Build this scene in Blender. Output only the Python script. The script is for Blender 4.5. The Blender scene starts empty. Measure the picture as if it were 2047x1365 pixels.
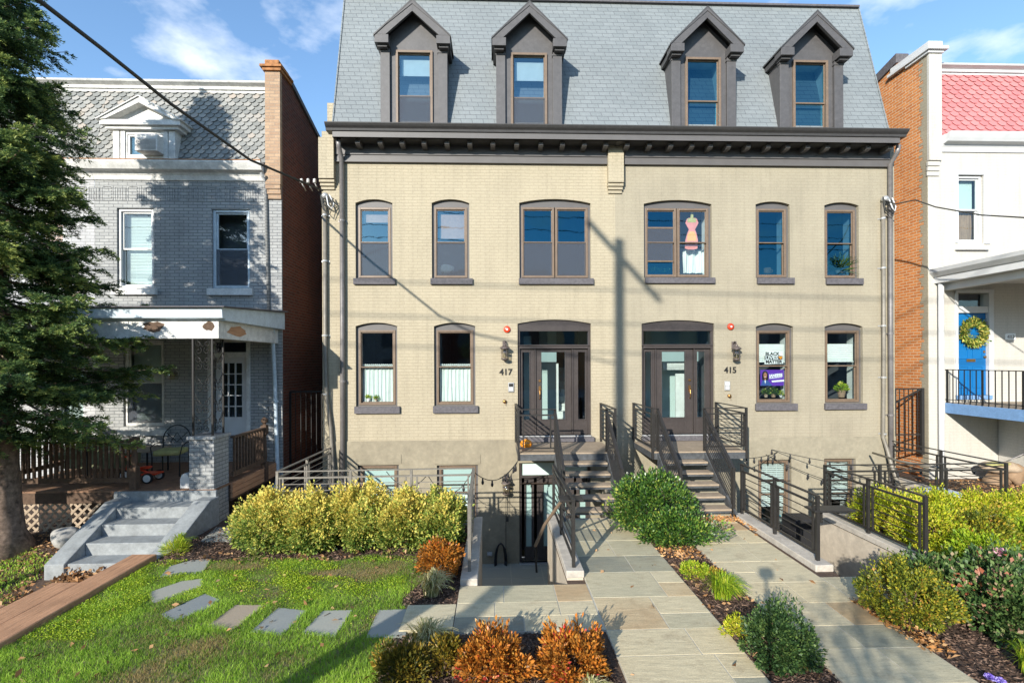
import bpy, bmesh, math, random
import numpy as np
from mathutils import Vector, Matrix
R = math.radians
rnd = random.Random(11)
scene = bpy.context.scene
col = scene.collection

# ------------------------------------------------------------------ camera
D, H, F, CX, CY = 12.05, 2.96, 1000.0, 1023.5, 722.0
PSI, ROLL = R(1.95), 0.004
fw = Vector((math.sin(PSI), math.cos(PSI), 0))
r0 = Vector((math.cos(PSI), -math.sin(PSI), 0)); u0 = Vector((0, 0, 1))
rt = r0 * math.cos(ROLL) - u0 * math.sin(ROLL)
up = u0 * math.cos(ROLL) + r0 * math.sin(ROLL)
cam_d = bpy.data.cameras.new('camera'); cam = bpy.data.objects.new('camera', cam_d); col.objects.link(cam)
m = Matrix.Identity(4)
for i in range(3):
    m[i][0] = rt[i]; m[i][1] = up[i]; m[i][2] = -fw[i]
m[0][3], m[1][3], m[2][3] = 0, -D, H
cam.matrix_world = m
cam_d.sensor_width = 36.0; cam_d.lens = 36.0 * F / 2047; cam_d.shift_y = (CY - 682.5) / 2047
cam_d.clip_start = 0.05; cam_d.clip_end = 1000
scene.camera = cam

def ray(px, py): return fw + rt * ((px - CX) / F) + up * ((CY - py) / F)
def at(px, py, Y=0.0):
    d = ray(px, py); t = (Y + D) / d.y
    return (d.x * t, H + d.z * t)
def onz(px, py, Z=0.0):
    d = ray(px, py); t = (Z - H) / d.z
    return (d.x * t, -D + d.y * t)
def ax(px, Y=0.0): return at(px, 640, Y)[0]
def az(py, Y=0.0, px=1000): return at(px, py, Y)[1]

# ------------------------------------------------------------------ light
SUN = Vector((0.80, 1.50, -0.63)).normalized()
elev = math.asin(-SUN.z); azim = math.atan2(-SUN.x, -SUN.y)
sd = bpy.data.lights.new('sun', 'SUN'); so = bpy.data.objects.new('sun', sd); col.objects.link(so)
sd.energy = 5.0; sd.angle = R(0.5); sd.color = (1.0, 0.945, 0.85)
so.rotation_euler = SUN.to_track_quat('-Z', 'Y').to_euler(); so.location = (-20, -40, 30)

world = bpy.data.worlds.new('World'); scene.world = world; world.use_nodes = True
wt = world.node_tree; wn = wt.nodes; wl = wt.links
for n in list(wn): wn.remove(n)
wo = wn.new('ShaderNodeOutputWorld'); bg = wn.new('ShaderNodeBackground'); wl.new(bg.outputs[0], wo.inputs[0])
bg.inputs[1].default_value = 0.145
sky = wn.new('ShaderNodeTexSky'); sky.sky_type = 'NISHITA'; sky.sun_disc = False
sky.sun_elevation = elev; sky.sun_rotation = azim; sky.air_density = 1.0; sky.dust_density = 0.25; sky.ozone_density = 1.6
tc = wn.new('ShaderNodeTexCoord'); sep = wn.new('ShaderNodeSeparateXYZ'); wl.new(tc.outputs['Generated'], sep.inputs[0])
def wmath(op, a, b):
    n = wn.new('ShaderNodeMath'); n.operation = op
    for i, v in enumerate((a, b)):
        if isinstance(v, (int, float)): n.inputs[i].default_value = v
        else: wl.new(v, n.inputs[i])
    return n.outputs[0]
zz = wmath('ADD', sep.outputs[2], 0.12)
cx_ = wmath('DIVIDE', sep.outputs[0], zz); cy_ = wmath('DIVIDE', sep.outputs[1], zz)
cmb = wn.new('ShaderNodeCombineXYZ'); wl.new(cx_, cmb.inputs[0]); wl.new(cy_, cmb.inputs[1]); cmb.inputs[2].default_value = 5.1
nz = wn.new('ShaderNodeTexNoise'); nz.inputs['Scale'].default_value = 3.2; nz.inputs['Detail'].default_value = 9; nz.inputs['Roughness'].default_value = 0.55
wl.new(cmb.outputs[0], nz.inputs['Vector'])
cr = wn.new('ShaderNodeValToRGB'); cr.color_ramp.elements[0].position = 0.54; cr.color_ramp.elements[1].position = 0.82
wl.new(nz.outputs['Fac'], cr.inputs[0])
mxw = wn.new('ShaderNodeMixRGB'); mxw.inputs[2].default_value = (6.2, 6.6, 7.2, 1)
wl.new(cr.outputs[0], mxw.inputs[0]); gain = wn.new('ShaderNodeMixRGB'); gain.blend_type = 'MULTIPLY'; gain.inputs[0].default_value = 1; gain.inputs[2].default_value = (1.10, 1.28, 1.40, 1); wl.new(sky.outputs[0], gain.inputs[1]); wl.new(gain.outputs[0], mxw.inputs[1]); wl.new(mxw.outputs[0], bg.inputs[0])

scene.view_settings.view_transform = 'Standard'; scene.view_settings.look = 'None'
scene.view_settings.exposure = 0.55; scene.view_settings.gamma = 1.0
scene.view_settings.use_curve_mapping = False
scene.cycles.max_bounces = 8; scene.cycles.transparent_max_bounces = 16

# ------------------------------------------------------------------ helpers
class MB:
    def __init__(s): s.v = []; s.f = []; s.a = []
    def add(s, vs, fs, a=0.5):
        b = len(s.v); s.v += [tuple(p) for p in vs]; s.a += [a] * len(vs)
        s.f += [tuple(b + i for i in f) for f in fs]; return s
    def box(s, x0, x1, y0, y1, z0, z1, a=0.5):
        if x0 > x1: x0, x1 = x1, x0
        if y0 > y1: y0, y1 = y1, y0
        if z0 > z1: z0, z1 = z1, z0
        v = [(x0,y0,z0),(x1,y0,z0),(x1,y1,z0),(x0,y1,z0),(x0,y0,z1),(x1,y0,z1),(x1,y1,z1),(x0,y1,z1)]
        return s.add(v, [(0,3,2,1),(4,5,6,7),(0,1,5,4),(1,2,6,5),(2,3,7,6),(3,0,4,7)], a)
    def prism(s, poly, axis, a0, a1, a=0.5):
        """poly: 2D points; axis 'x': (y,z) extruded in x; 'y': (x,z); 'z': (x,y)"""
        def mk(p, t):
            if axis == 'x': return (t, p[0], p[1])
            if axis == 'y': return (p[0], t, p[1])
            return (p[0], p[1], t)
        n = len(poly)
        v = [mk(p, a0) for p in poly] + [mk(p, a1) for p in poly]
        f = [tuple(range(n)), tuple(range(2 * n - 1, n - 1, -1))]
        for i in range(n):
            j = (i + 1) % n; f.append((i, i + n, j + n, j))
        return s.add(v, f, a)
    def quad(s, a_, b_, c_, d_, a=0.5): return s.add([a_, b_, c_, d_], [(0,1,2,3)], a)
    def bar(s, p, q, w=0.02, h=None, upv=(0,0,1), a=0.5):
        h = w if h is None else h
        p = Vector(p); q = Vector(q); d = (q - p).normalized(); U = Vector(upv)
        if abs(d.dot(U)) > 0.98: U = Vector((0, 1, 0))
        S = d.cross(U).normalized() * (w / 2); T = S.cross(d).normalized() * (h / 2)
        v = [p - S - T, p + S - T, p + S + T, p - S + T, q - S - T, q + S - T, q + S + T, q - S + T]
        return s.add(v, [(0,3,2,1),(4,5,6,7),(0,1,5,4),(1,2,6,5),(2,3,7,6),(3,0,4,7)], a)
    def tube(s, pts, r=0.02, n=8, a=0.5, r1=None, cap=True):
        pts = [Vector(p) for p in pts]; N = len(pts); rings = []
        prev = None; b = len(s.v)
        for i, p in enumerate(pts):
            d = (pts[min(i + 1, N - 1)] - pts[max(i - 1, 0)]).normalized()
            if prev is None:
                U = Vector((0, 0, 1)) if abs(d.z) < 0.9 else Vector((1, 0, 0))
                S = d.cross(U).normalized()
            else: S = (prev - d * prev.dot(d)).normalized()
            prev = S; T = d.cross(S)
            rr = (r[i] if isinstance(r, (list, tuple)) else (r if r1 is None else r + (r1 - r) * i / (N - 1)))
            rings.append([p + (S * math.cos(2*math.pi*k/n) + T * math.sin(2*math.pi*k/n)) * rr for k in range(n)])
        vs = [q for g in rings for q in g]; fs = []
        for i in range(N - 1):
            for k in range(n):
                k2 = (k + 1) % n; fs.append((i*n+k, i*n+k2, (i+1)*n+k2, (i+1)*n+k))
        if cap: fs += [tuple(range(n - 1, -1, -1)), tuple((N-1)*n + k for k in range(n))]
        return s.add(vs, fs, a)
    def lathe(s, c, prof, n=16, a=0.5):
        vs = []; fs = []
        for (r, z) in prof:
            for k in range(n):
                t = 2*math.pi*k/n; vs.append((c[0] + r*math.cos(t), c[1] + r*math.sin(t), c[2] + z))
        for i in range(len(prof) - 1):
            for k in range(n):
                k2 = (k+1) % n; fs.append((i*n+k, i*n+k2, (i+1)*n+k2, (i+1)*n+k))
        fs += [tuple(range(n-1, -1, -1)), tuple((len(prof)-1)*n + k for k in range(n))]
        return s.add(vs, fs, a)
    def disc_y(s, c, prof, n=16, a=0.5):
        """lathe around a Y axis; prof (r, dy)"""
        vs = []; fs = []
        for (r, dy) in prof:
            for k in range(n):
                t = 2*math.pi*k/n; vs.append((c[0] + r*math.cos(t), c[1] + dy, c[2] + r*math.sin(t)))
        for i in range(len(prof) - 1):
            for k in range(n):
                k2 = (k+1) % n; fs.append((i*n+k, i*n+k2, (i+1)*n+k2, (i+1)*n+k))
        fs += [tuple(range(n)), tuple((len(prof)-1)*n + k for k in range(n-1, -1, -1))]
        return s.add(vs, fs, a)
    def build(s, name, mat, parent=None, smooth=False, bevel=0, fix=True):
        me = bpy.data.meshes.new(name); me.from_pydata(s.v, [], s.f); me.update()
        at_ = me.attributes.new('rnd', 'FLOAT', 'POINT'); at_.data.foreach_set('value', np.array(s.a, dtype=np.float32))
        if fix:
            bm = bmesh.new(); bm.from_mesh(me); bmesh.ops.recalc_face_normals(bm, faces=bm.faces[:]); bm.to_mesh(me); bm.free()
        o = bpy.data.objects.new(name, me); col.objects.link(o)
        if mat: me.materials.append(mat)
        if smooth: me.polygons.foreach_set('use_smooth', [True] * len(me.polygons))
        if bevel:
            b = o.modifiers.new('bevel', 'BEVEL'); b.width = bevel; b.segments = 2; b.limit_method = 'ANGLE'
        link_parent(o, parent)
        return o

def link_parent(o, parent):
    if parent is not None:
        o.parent = parent
        if parent.type == 'EMPTY': o.matrix_parent_inverse = Matrix.Translation(-Vector(parent.location))

def tag(o, label=None, cat=None, group=None, kind=None):
    if label: o['label'] = label
    if cat: o['category'] = cat
    if group: o['group'] = group
    if kind: o['kind'] = kind
    return o
def thing(name, label, cat, loc=(0, 0, 0), group=None):
    o = bpy.data.objects.new(name, None); col.objects.link(o); o.location = loc; o.empty_display_size = 0.2
    return tag(o, label, cat, group)
def kids(o): return [c for c in bpy.data.objects if c.parent == o]
def copy_tree(o, parent=None):
    ch = kids(o); c = o.copy(); mpi = o.matrix_parent_inverse.copy(); col.objects.link(c)
    if parent is not None: c.parent = parent; c.matrix_parent_inverse = mpi
    for k in ch: copy_tree(k, c)
    return c

def npmesh(name, V, Fa, att, mat, parent=None, smooth=False):
    me = bpy.data.meshes.new(name)
    n = len(V); k = Fa.shape[1]; nf = len(Fa)
    me.vertices.add(n); me.vertices.foreach_set('co', V.astype(np.float32).ravel())
    me.loops.add(nf * k); me.loops.foreach_set('vertex_index', Fa.astype(np.int32).ravel())
    me.polygons.add(nf); me.polygons.foreach_set('loop_start', np.arange(0, nf * k, k, dtype=np.int32))
    me.update(calc_edges=True)
    at_ = me.attributes.new('rnd', 'FLOAT', 'POINT'); at_.data.foreach_set('value', att.astype(np.float32))
    o = bpy.data.objects.new(name, me); col.objects.link(o); me.materials.append(mat)
    link_parent(o, parent)
    return o
def leaf_arrays(P, N, L, W, rg, rv, lift=0.15):
    """diamond leaves folded on the midrib: P points, N directions of leaf axis"""
    n = len(P)
    N = N / (np.linalg.norm(N, axis=1, keepdims=True) + 1e-9)
    S = np.cross(N, rg.normal(size=(n, 3))); S /= (np.linalg.norm(S, axis=1, keepdims=True) + 1e-9)
    T = np.cross(S, N)
    L = np.broadcast_to(L, (n,))[:, None]; W = np.broadcast_to(W, (n,))[:, None]
    a = P; b = P + N * L * 0.55 + S * W * 0.5 + T * L * lift; c = P + N * L; d = P + N * L * 0.55 - S * W * 0.5 + T * L * lift
    V = np.stack([a, b, c, d], 1).reshape(-1, 3)
    Fa = np.arange(4 * n).reshape(n, 4)
    return V, Fa, np.repeat(rv, 4)

# ------------------------------------------------------------------ materials
def nodes(name):
    mt = bpy.data.materials.new(name); mt.use_nodes = True; t = mt.node_tree
    for n in list(t.nodes): t.nodes.remove(n)
    o = t.nodes.new('ShaderNodeOutputMaterial'); p = t.nodes.new('ShaderNodeBsdfPrincipled')
    t.links.new(p.outputs[0], o.inputs[0]); return mt, t, p, o
def c4(c): return (c[0], c[1], c[2], 1)
def setspec(p, v): p.inputs['Specular IOR Level'].default_value = v
def coords(t): return t.nodes.new('ShaderNodeTexCoord').outputs['Object']
def noise(t, vec, scale, detail=5, rough=0.6):
    n = t.nodes.new('ShaderNodeTexNoise'); n.inputs['Scale'].default_value = scale; n.inputs['Detail'].default_value = detail; n.inputs['Roughness'].default_value = rough
    if vec is not None: t.links.new(vec, n.inputs['Vector'])
    return n.outputs['Fac']
def ramp(t, fac, stops):
    r = t.nodes.new('ShaderNodeValToRGB'); e = r.color_ramp.elements
    while len(e) < len(stops): e.new(0.5)
    for i, (p, c) in enumerate(stops): e[i].position = p; e[i].color = c4(c)
    t.links.new(fac, r.inputs[0]); return r.outputs[0]
def mixc(t, fac, a, b, mode='MIX'):
    n = t.nodes.new('ShaderNodeMixRGB'); n.blend_type = mode
    for i, v in enumerate((fac, a, b)):
        if isinstance(v, (int, float)): n.inputs[i].default_value = v if i == 0 else (v, v, v, 1)
        elif isinstance(v, tuple): n.inputs[i].default_value = c4(v)
        else: t.links.new(v, n.inputs[i])
    return n.outputs[0]
def mth(t, op, a, b=0.0):
    n = t.nodes.new('ShaderNodeMath'); n.operation = op
    for i, v in enumerate((a, b)):
        if isinstance(v, (int, float)): n.inputs[i].default_value = v
        else: t.links.new(v, n.inputs[i])
    return n.outputs[0]
def bump(t, p, h, strength=0.3, dist=0.02):
    b = t.nodes.new('ShaderNodeBump'); b.inputs['Strength'].default_value = strength; b.inputs['Distance'].default_value = dist
    t.links.new(h, b.inputs['Height']); t.links.new(b.outputs[0], p.inputs['Normal'])
def sc(c, k): return tuple(min(1, x * k) for x in c)

def plain(name, c, rough=0.55, metal=0.0, var=0.12, nscale=6.0, bstr=0.08, bscale=60.0, spec=0.4):
    mt, t, p, o = nodes(name); v = coords(t)
    f = noise(t, v, nscale)
    cc = ramp(t, f, [(0.3, sc(c, 1 - var)), (0.7, sc(c, 1 + var))])
    if bstr and var >= .1:
        w2 = noise(t, v, nscale * 4.3, 10, .78)
        cc = mixc(t, 1.0, cc, ramp(t, w2, [(.30, (.80,)*3), (.52, (1,)*3), (.70, (1.22,)*3)]), 'MULTIPLY')
    t.links.new(cc, p.inputs['Base Color'])
    p.inputs['Roughness'].default_value = rough; p.inputs['Metallic'].default_value = metal; setspec(p, spec)
    if bstr: bump(t, p, noise(t, v, bscale), bstr, 0.004)
    return mt

def wallvec(t):
    v = coords(t); s = t.nodes.new('ShaderNodeSeparateXYZ'); t.links.new(v, s.inputs[0])
    c = t.nodes.new('ShaderNodeCombineXYZ'); t.links.new(mth(t, 'ADD', s.outputs[0], s.outputs[1]), c.inputs[0]); t.links.new(s.outputs[2], c.inputs[1])
    return v, c.outputs[0]
def brick(name, c1, c2, mortar, bw=0.215, bh=0.0735, ms=0.008, rough=0.75, painted=False, bstr=0.5, big=0.10, stain=None, bias=0.0):
    mt, t, p, o = nodes(name); v, w = wallvec(t)
    # slight waviness of the courses
    nn = t.nodes.new('ShaderNodeTexNoise'); nn.inputs['Scale'].default_value = 1.3; t.links.new(v, nn.inputs['Vector'])
    vm = t.nodes.new('ShaderNodeVectorMath'); vm.operation = 'MULTIPLY_ADD'; t.links.new(nn.outputs['Color'], vm.inputs[0]); vm.inputs[1].default_value = (0.02, 0.02, 0); t.links.new(w, vm.inputs[2])
    b = t.nodes.new('ShaderNodeTexBrick'); t.links.new(vm.outputs[0], b.inputs['Vector'])
    b.inputs['Scale'].default_value = 1.0; b.inputs['Brick Width'].default_value = bw; b.inputs['Row Height'].default_value = bh
    b.inputs['Mortar Size'].default_value = ms; b.inputs['Mortar Smooth'].default_value = 0.3; b.inputs['Bias'].default_value = bias
    b.inputs['Color1'].default_value = c4(c1); b.inputs['Color2'].default_value = c4(c2); b.inputs['Mortar'].default_value = c4(mortar)
    bigf = noise(t, v, 0.9, 4); fine = noise(t, v, 35, 4)
    col_ = mixc(t, 1.0, b.outputs['Color'], ramp(t, bigf, [(0.3, (1 - big,) * 3), (0.7, (1 + big * 0.5,) * 3)]), 'MULTIPLY')
    col_ = mixc(t, 1.0, col_, ramp(t, fine, [(0.25, (0.86,) * 3), (0.7, (1.05,) * 3)]), 'MULTIPLY')
    mp = t.nodes.new('ShaderNodeMapping'); mp.inputs['Scale'].default_value = (5, 5, .45); t.links.new(v, mp.inputs[0])
    stf = noise(t, mp.outputs[0], 1.2, 8, .7)
    col_ = mixc(t, 1.0, col_, ramp(t, stf, [(.28, (.86,)*3), (.5, (1.0,)*3), (.75, (1.04,)*3)]), 'MULTIPLY')
    chip = ramp(t, noise(t, v, 9, 10, .75), [(.69, (0, 0, 0)), (.73, (1, 1, 1))])
    if painted: col_ = mixc(t, mth(t, 'MULTIPLY', chip, .35), col_, (.52, .47, .38))
    if stain:
        sf = ramp(t, noise(t, v, 2.2, 8, 0.7), [(0.60, (0, 0, 0)), (0.74, (1, 1, 1))])
        col_ = mixc(t, sf, col_, stain)
    t.links.new(col_, p.inputs['Base Color']); p.inputs['Roughness'].default_value = rough; setspec(p, 0.3)
    hgt = mth(t, 'ADD', mth(t, 'MULTIPLY', b.outputs['Fac'], -1.0), mth(t, 'MULTIPLY', fine, 0.35))
    bump(t, p, hgt, bstr, 0.006)
    return mt
def slate(name, c1, c2, c3, bw=0.27, bh=0.118):
    mt, t, p, o = nodes(name); v, w = wallvec(t)
    b = t.nodes.new('ShaderNodeTexBrick'); t.links.new(w, b.inputs['Vector'])
    b.inputs['Scale'].default_value = 1.0; b.inputs['Brick Width'].default_value = bw; b.inputs['Row Height'].default_value = bh
    b.inputs['Mortar Size'].default_value = 0.005; b.inputs['Mortar Smooth'].default_value = 0.1
    b.inputs['Color1'].default_value = c4(c1); b.inputs['Color2'].default_value = c4(c2); b.inputs['Mortar'].default_value = c4(c3)
    fine = noise(t, v, 25, 5); big = noise(t, v, 0.6, 3)
    cc = mixc(t, 1.0, b.outputs['Color'], ramp(t, fine, [(0.3, (0.9,)*3), (0.7, (1.08,)*3)]), 'MULTIPLY')
    cc = mixc(t, 1.0, cc, ramp(t, big, [(0.3, (0.92,)*3), (0.7, (1.06,)*3)]), 'MULTIPLY')
    t.links.new(cc, p.inputs['Base Color']); p.inputs['Roughness'].default_value = 0.6; setspec(p, 0.4)
    # each course tilts outward: sawtooth height
    s = t.nodes.new('ShaderNodeSeparateXYZ'); t.links.new(w, s.inputs[0])
    saw = mth(t, 'FRACT', mth(t, 'DIVIDE', s.outputs[1], bh))
    hh = mth(t, 'ADD', mth(t, 'MULTIPLY', saw, -0.6), mth(t, 'MULTIPLY', b.outputs['Fac'], -1.0))
    bump(t, p, mth(t, 'ADD', hh, mth(t, 'MULTIPLY', fine, 0.25)), 0.5, 0.008)
    return mt
def attr_mat(name, stops, rough=0.6, trans=0.0, spec=0.35, nscale=1.5, namt=0.15, bstr=0.0):
    """colour from the per-piece 'rnd' value (each leaf, stone or tile keeps its own)"""
    mt, t, p, o = nodes(name)
    a = t.nodes.new('ShaderNodeAttribute'); a.attribute_name = 'rnd'
    v = coords(t); f = noise(t, v, nscale, 3)
    fac = mth(t, 'ADD', a.outputs['Fac'], mth(t, 'MULTIPLY', mth(t, 'SUBTRACT', f, 0.5), namt * 2))
    cc = ramp(t, fac, stops)
    t.links.new(cc, p.inputs['Base Color']); p.inputs['Roughness'].default_value = rough; setspec(p, spec)
    if bstr: bump(t, p, noise(t, v, 40, 6), bstr, 0.006)
    if trans:
        tr = t.nodes.new('ShaderNodeBsdfTranslucent'); t.links.new(cc, tr.inputs['Color'])
        mx = t.nodes.new('ShaderNodeMixShader'); mx.inputs[0].default_value = trans
        t.links.new(p.outputs[0], mx.inputs[1]); t.links.new(tr.outputs[0], mx.inputs[2]); t.links.new(mx.outputs[0], o.inputs[0])
    return mt
def glass_mat(name, refl=0.16, tint=(0.75, 0.82, 0.85), rough=0.02, wav=0.02, gc=(0.85, 0.93, 1)):
    mt, t, p, o = nodes(name); t.nodes.remove(p)
    g = t.nodes.new('ShaderNodeBsdfGlossy'); g.inputs['Roughness'].default_value = rough; g.inputs['Color'].default_value = c4(gc)
    tr = t.nodes.new('ShaderNodeBsdfTransparent'); tr.inputs['Color'].default_value = c4(tint)
    mx = t.nodes.new('ShaderNodeMixShader'); mx.inputs[0].default_value = refl
    t.links.new(tr.outputs[0], mx.inputs[1]); t.links.new(g.outputs[0], mx.inputs[2]); t.links.new(mx.outputs[0], o.inputs[0])
    if wav:
        v = coords(t); b = t.nodes.new('ShaderNodeBump'); b.inputs['Strength'].default_value = wav; b.inputs['Distance'].default_value = 0.05
        t.links.new(noise(t, v, 2.0, 2), b.inputs['Height']); t.links.new(b.outputs[0], g.inputs['Normal'])
    return mt
def screen_mat(name, c, fac):
    mt, t, p, o = nodes(name); p.inputs['Base Color'].default_value = c4(c); p.inputs['Roughness'].default_value = 0.8
    tr = t.nodes.new('ShaderNodeBsdfTransparent'); mx = t.nodes.new('ShaderNodeMixShader'); mx.inputs[0].default_value = fac
    t.links.new(tr.outputs[0], mx.inputs[1]); t.links.new(p.outputs[0], mx.inputs[2]); t.links.new(mx.outputs[0], o.inputs[0])
    return mt

M = {}
M['cream'] = brick('cream_painted_brick', (0.415,0.360,0.256), (0.404,0.350,0.248), (0.365,0.315,0.222), painted=True, bstr=0.65, big=0.09)
M['taupe'] = brick('taupe_painted_brick', (0.350,0.310,0.228), (0.338,0.299,0.22), (0.312,0.275,0.20), painted=True, bstr=0.4, big=0.11)
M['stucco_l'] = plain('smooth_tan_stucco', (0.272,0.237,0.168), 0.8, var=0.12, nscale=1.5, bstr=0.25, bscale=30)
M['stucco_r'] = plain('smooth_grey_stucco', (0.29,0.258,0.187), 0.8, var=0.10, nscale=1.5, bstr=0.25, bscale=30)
M['grey_brick'] = brick('grey_painted_brick', (0.375,0.38,0.37), (0.32,0.325,0.32), (0.17,0.175,0.18), bstr=0.6, big=0.12)
M['pale_brick'] = brick('pale_painted_brick', (0.48,0.48,0.48), (0.44,0.44,0.45), (0.3,0.3,0.3), bstr=0.5)
M['red_brick'] = brick('dark_red_brick', (0.15,0.04,0.022), (0.09,0.026,0.016), (0.13,0.10,0.08), bstr=0.8, big=0.2)
M['orange_brick'] = brick('orange_brick', (0.64,0.245,0.075), (0.50,0.17,0.05), (0.62,0.47,0.31), bstr=0.9, big=0.12, ms=0.010)
M['tan_brick'] = brick('tan_brick', (0.44,0.30,0.19), (0.34,0.22,0.14), (0.30,0.23,0.17), bstr=0.5)
M['white_wall'] = brick('white_painted_brick', (0.53,0.505,0.45), (0.515,0.49,0.44), (0.48,0.46,0.41), bstr=0.12, big=0.03)
M['slate'] = slate('grey_slate', (0.205,0.225,0.230), (0.182,0.202,0.208), (0.08,0.09,0.10))
M['trim'] = plain('charcoal_paint', (0.062,0.060,0.060), 0.42, var=0.10, nscale=3, bstr=0.06)
M['panel'] = plain('taupe_grey_paint', (0.108,0.101,0.098), 0.5, var=0.08, nscale=3, bstr=0.06)
M['dormer'] = plain('dormer_grey_paint', (0.084,0.080,0.081), 0.5, var=0.10, nscale=2.5, bstr=0.06)
M['bronze'] = plain('bronze_frame', (0.17,0.12,0.082), 0.4, var=0.10, nscale=5, bstr=0.03)
M['door'] = plain('dark_brown_door_paint', (0.055,0.046,0.043), 0.38, var=0.12, nscale=4, bstr=0.05)
M['sill'] = plain('grey_stone_sill', (0.105,0.098,0.105), 0.75, var=0.25, nscale=18, bstr=0.5, bscale=50)
M['metal'] = plain('dark_bronze_metal', (0.034,0.032,0.030), 0.42, 0.2, var=0.15, nscale=8, bstr=0.08)
M['metal_g'] = plain('weathered_grey_metal', (0.20,0.185,0.16), 0.5, 0.3, var=0.15, nscale=8, bstr=0.08)
M['iron'] = plain('black_wrought_iron', (0.02,0.02,0.02), 0.5, 0.4, bstr=0.1)
M['pipe'] = plain('grey_downpipe', (0.22,0.205,0.20), 0.42, 0.35, var=0.12, nscale=3)
M['conduit'] = plain('galvanised_conduit', (0.21,0.19,0.155), 0.5, 0.1, var=0.12, nscale=3)
M['white'] = plain('white_paint', (0.58,0.583,0.58), 0.5, var=0.06, nscale=3)
M['white_old'] = plain('weathered_white_paint', (0.62,0.61,0.58), 0.6, var=0.2, nscale=5, bstr=0.2)
M['blue_white'] = plain('pale_blue_grey_paint', (0.50,0.58,0.63), 0.55, var=0.12, nscale=5)
M['rust'] = plain('rusty_metal', (0.32,0.14,0.05), 0.8, var=0.4, nscale=10, bstr=0.3)
M['glass'] = glass_mat('window_glass', 0.34, (0.40,0.60,0.70), gc=(0.045,0.20,0.31))  # blue gloss colour puts a deeper reflected sky into the pane tint
M['glass_mid'] = glass_mat('pale_window_glass', 0.24, (0.62,0.72,0.78), gc=(0.35,0.60,0.72))
M['glass_low'] = glass_mat('clear_glass', 0.10, (0.82,0.88,0.88))
M['screen'] = screen_mat('insect_screen', (0.07,0.08,0.10), 0.62)
M['screen2'] = screen_mat('fine_screen', (0.16,0.17,0.18), 0.35)
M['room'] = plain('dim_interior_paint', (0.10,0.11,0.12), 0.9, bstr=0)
M['reveal'] = plain('white_interior_jamb', (0.66,0.70,0.66), 0.7, bstr=0)
M['curtain'] = plain('white_linen', (0.70,0.74,0.69), 0.9, var=0.05, bstr=0.1)
M['blind'] = plain('white_slat_blind', (0.66,0.72,0.68), 0.6, var=0.03, bstr=0)
M['salmon'] = plain('salmon_roller_blind', (0.62,0.36,0.24), 0.9, var=0.1, bstr=0.1)
M['frost'] = plain('pale_aqua_blind', (0.50,0.62,0.58), 0.8, var=0.04, nscale=1, bstr=0)
M['black'] = plain('black_paint', (0.015,0.015,0.015), 0.45, bstr=0)
M['brass'] = plain('aged_brass', (0.40,0.22,0.08), 0.35, 0.9, var=0.2, nscale=20)
M['red'] = plain('red_plastic', (0.62,0.06,0.02), 0.35, bstr=0)
M['orange'] = plain('pumpkin_skin', (0.85,0.30,0.02), 0.45, var=0.12, nscale=8, bstr=0.1)
M['silver'] = plain('silver_plastic', (0.45,0.45,0.44), 0.35, 0.4, bstr=0)
M['rubber'] = plain('black_rubber', (0.02,0.02,0.022), 0.6, bstr=0)
M['lantern'] = plain('bronze_lantern_metal', (0.13,0.105,0.095), 0.5, 0.3, var=0.2, nscale=20, bstr=0.2)
M['lglass'] = glass_mat('seeded_lantern_glass', 0.12, (0.85,0.82,0.74), 0.1, 0.3)
M['bulb'] = plain('frosted_bulb', (0.75,0.68,0.5), 0.2, bstr=0)
M['concrete'] = plain('weathered_concrete', (0.47,0.425,0.36), 0.85, var=0.14, nscale=3, bstr=0.4, bscale=40)
M['retain'] = plain('painted_concrete_wall', (0.50,0.43,0.335), 0.8, var=0.10, nscale=2, bstr=0.2, bscale=25)
M['blue_step'] = plain('blue_grey_painted_concrete', (0.255,0.27,0.272), 0.8, var=0.22, nscale=5, bstr=0.3, bscale=30)
M['platform'] = plain('tan_concrete_tread', (0.33,0.26,0.185), 0.85, var=0.14, nscale=4, bstr=0.3, bscale=60)
M['nosing'] = plain('dark_slate_nosing', (0.075,0.08,0.085), 0.5, var=0.35, nscale=12, bstr=0.3)
M['blue'] = plain('bright_blue_door', (0.004,0.13,0.36), 0.4, var=0.06, nscale=3)
M['blue_slab'] = plain('blue_painted_slab_edge', (0.16,0.29,0.50), 0.6, var=0.1)
M['pink_slate'] = attr_mat('red_painted_slate', [(0.1, (0.50,0.17,0.17)), (0.9, (0.55,0.21,0.205))], 0.7, bstr=0.2)
M['hex_slate'] = attr_mat('old_hexagonal_slate', [(0.05, (0.19,0.195,0.185)), (0.45, (0.26,0.262,0.245)), (0.85, (0.31,0.30,0.275)), (1.0, (0.36,0.31,0.26))], 0.75, nscale=3, bstr=0.4)
M['flag'] = attr_mat('bluestone_flags', [(0.04, (0.22,0.235,0.205)), (0.22, (0.37,0.365,0.295)), (0.5, (0.50,0.47,0.365)), (0.8, (0.55,0.505,0.37)), (0.97, (0.44,0.335,0.21))], 0.8, nscale=1.6, namt=0.22, bstr=0.35)
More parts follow.
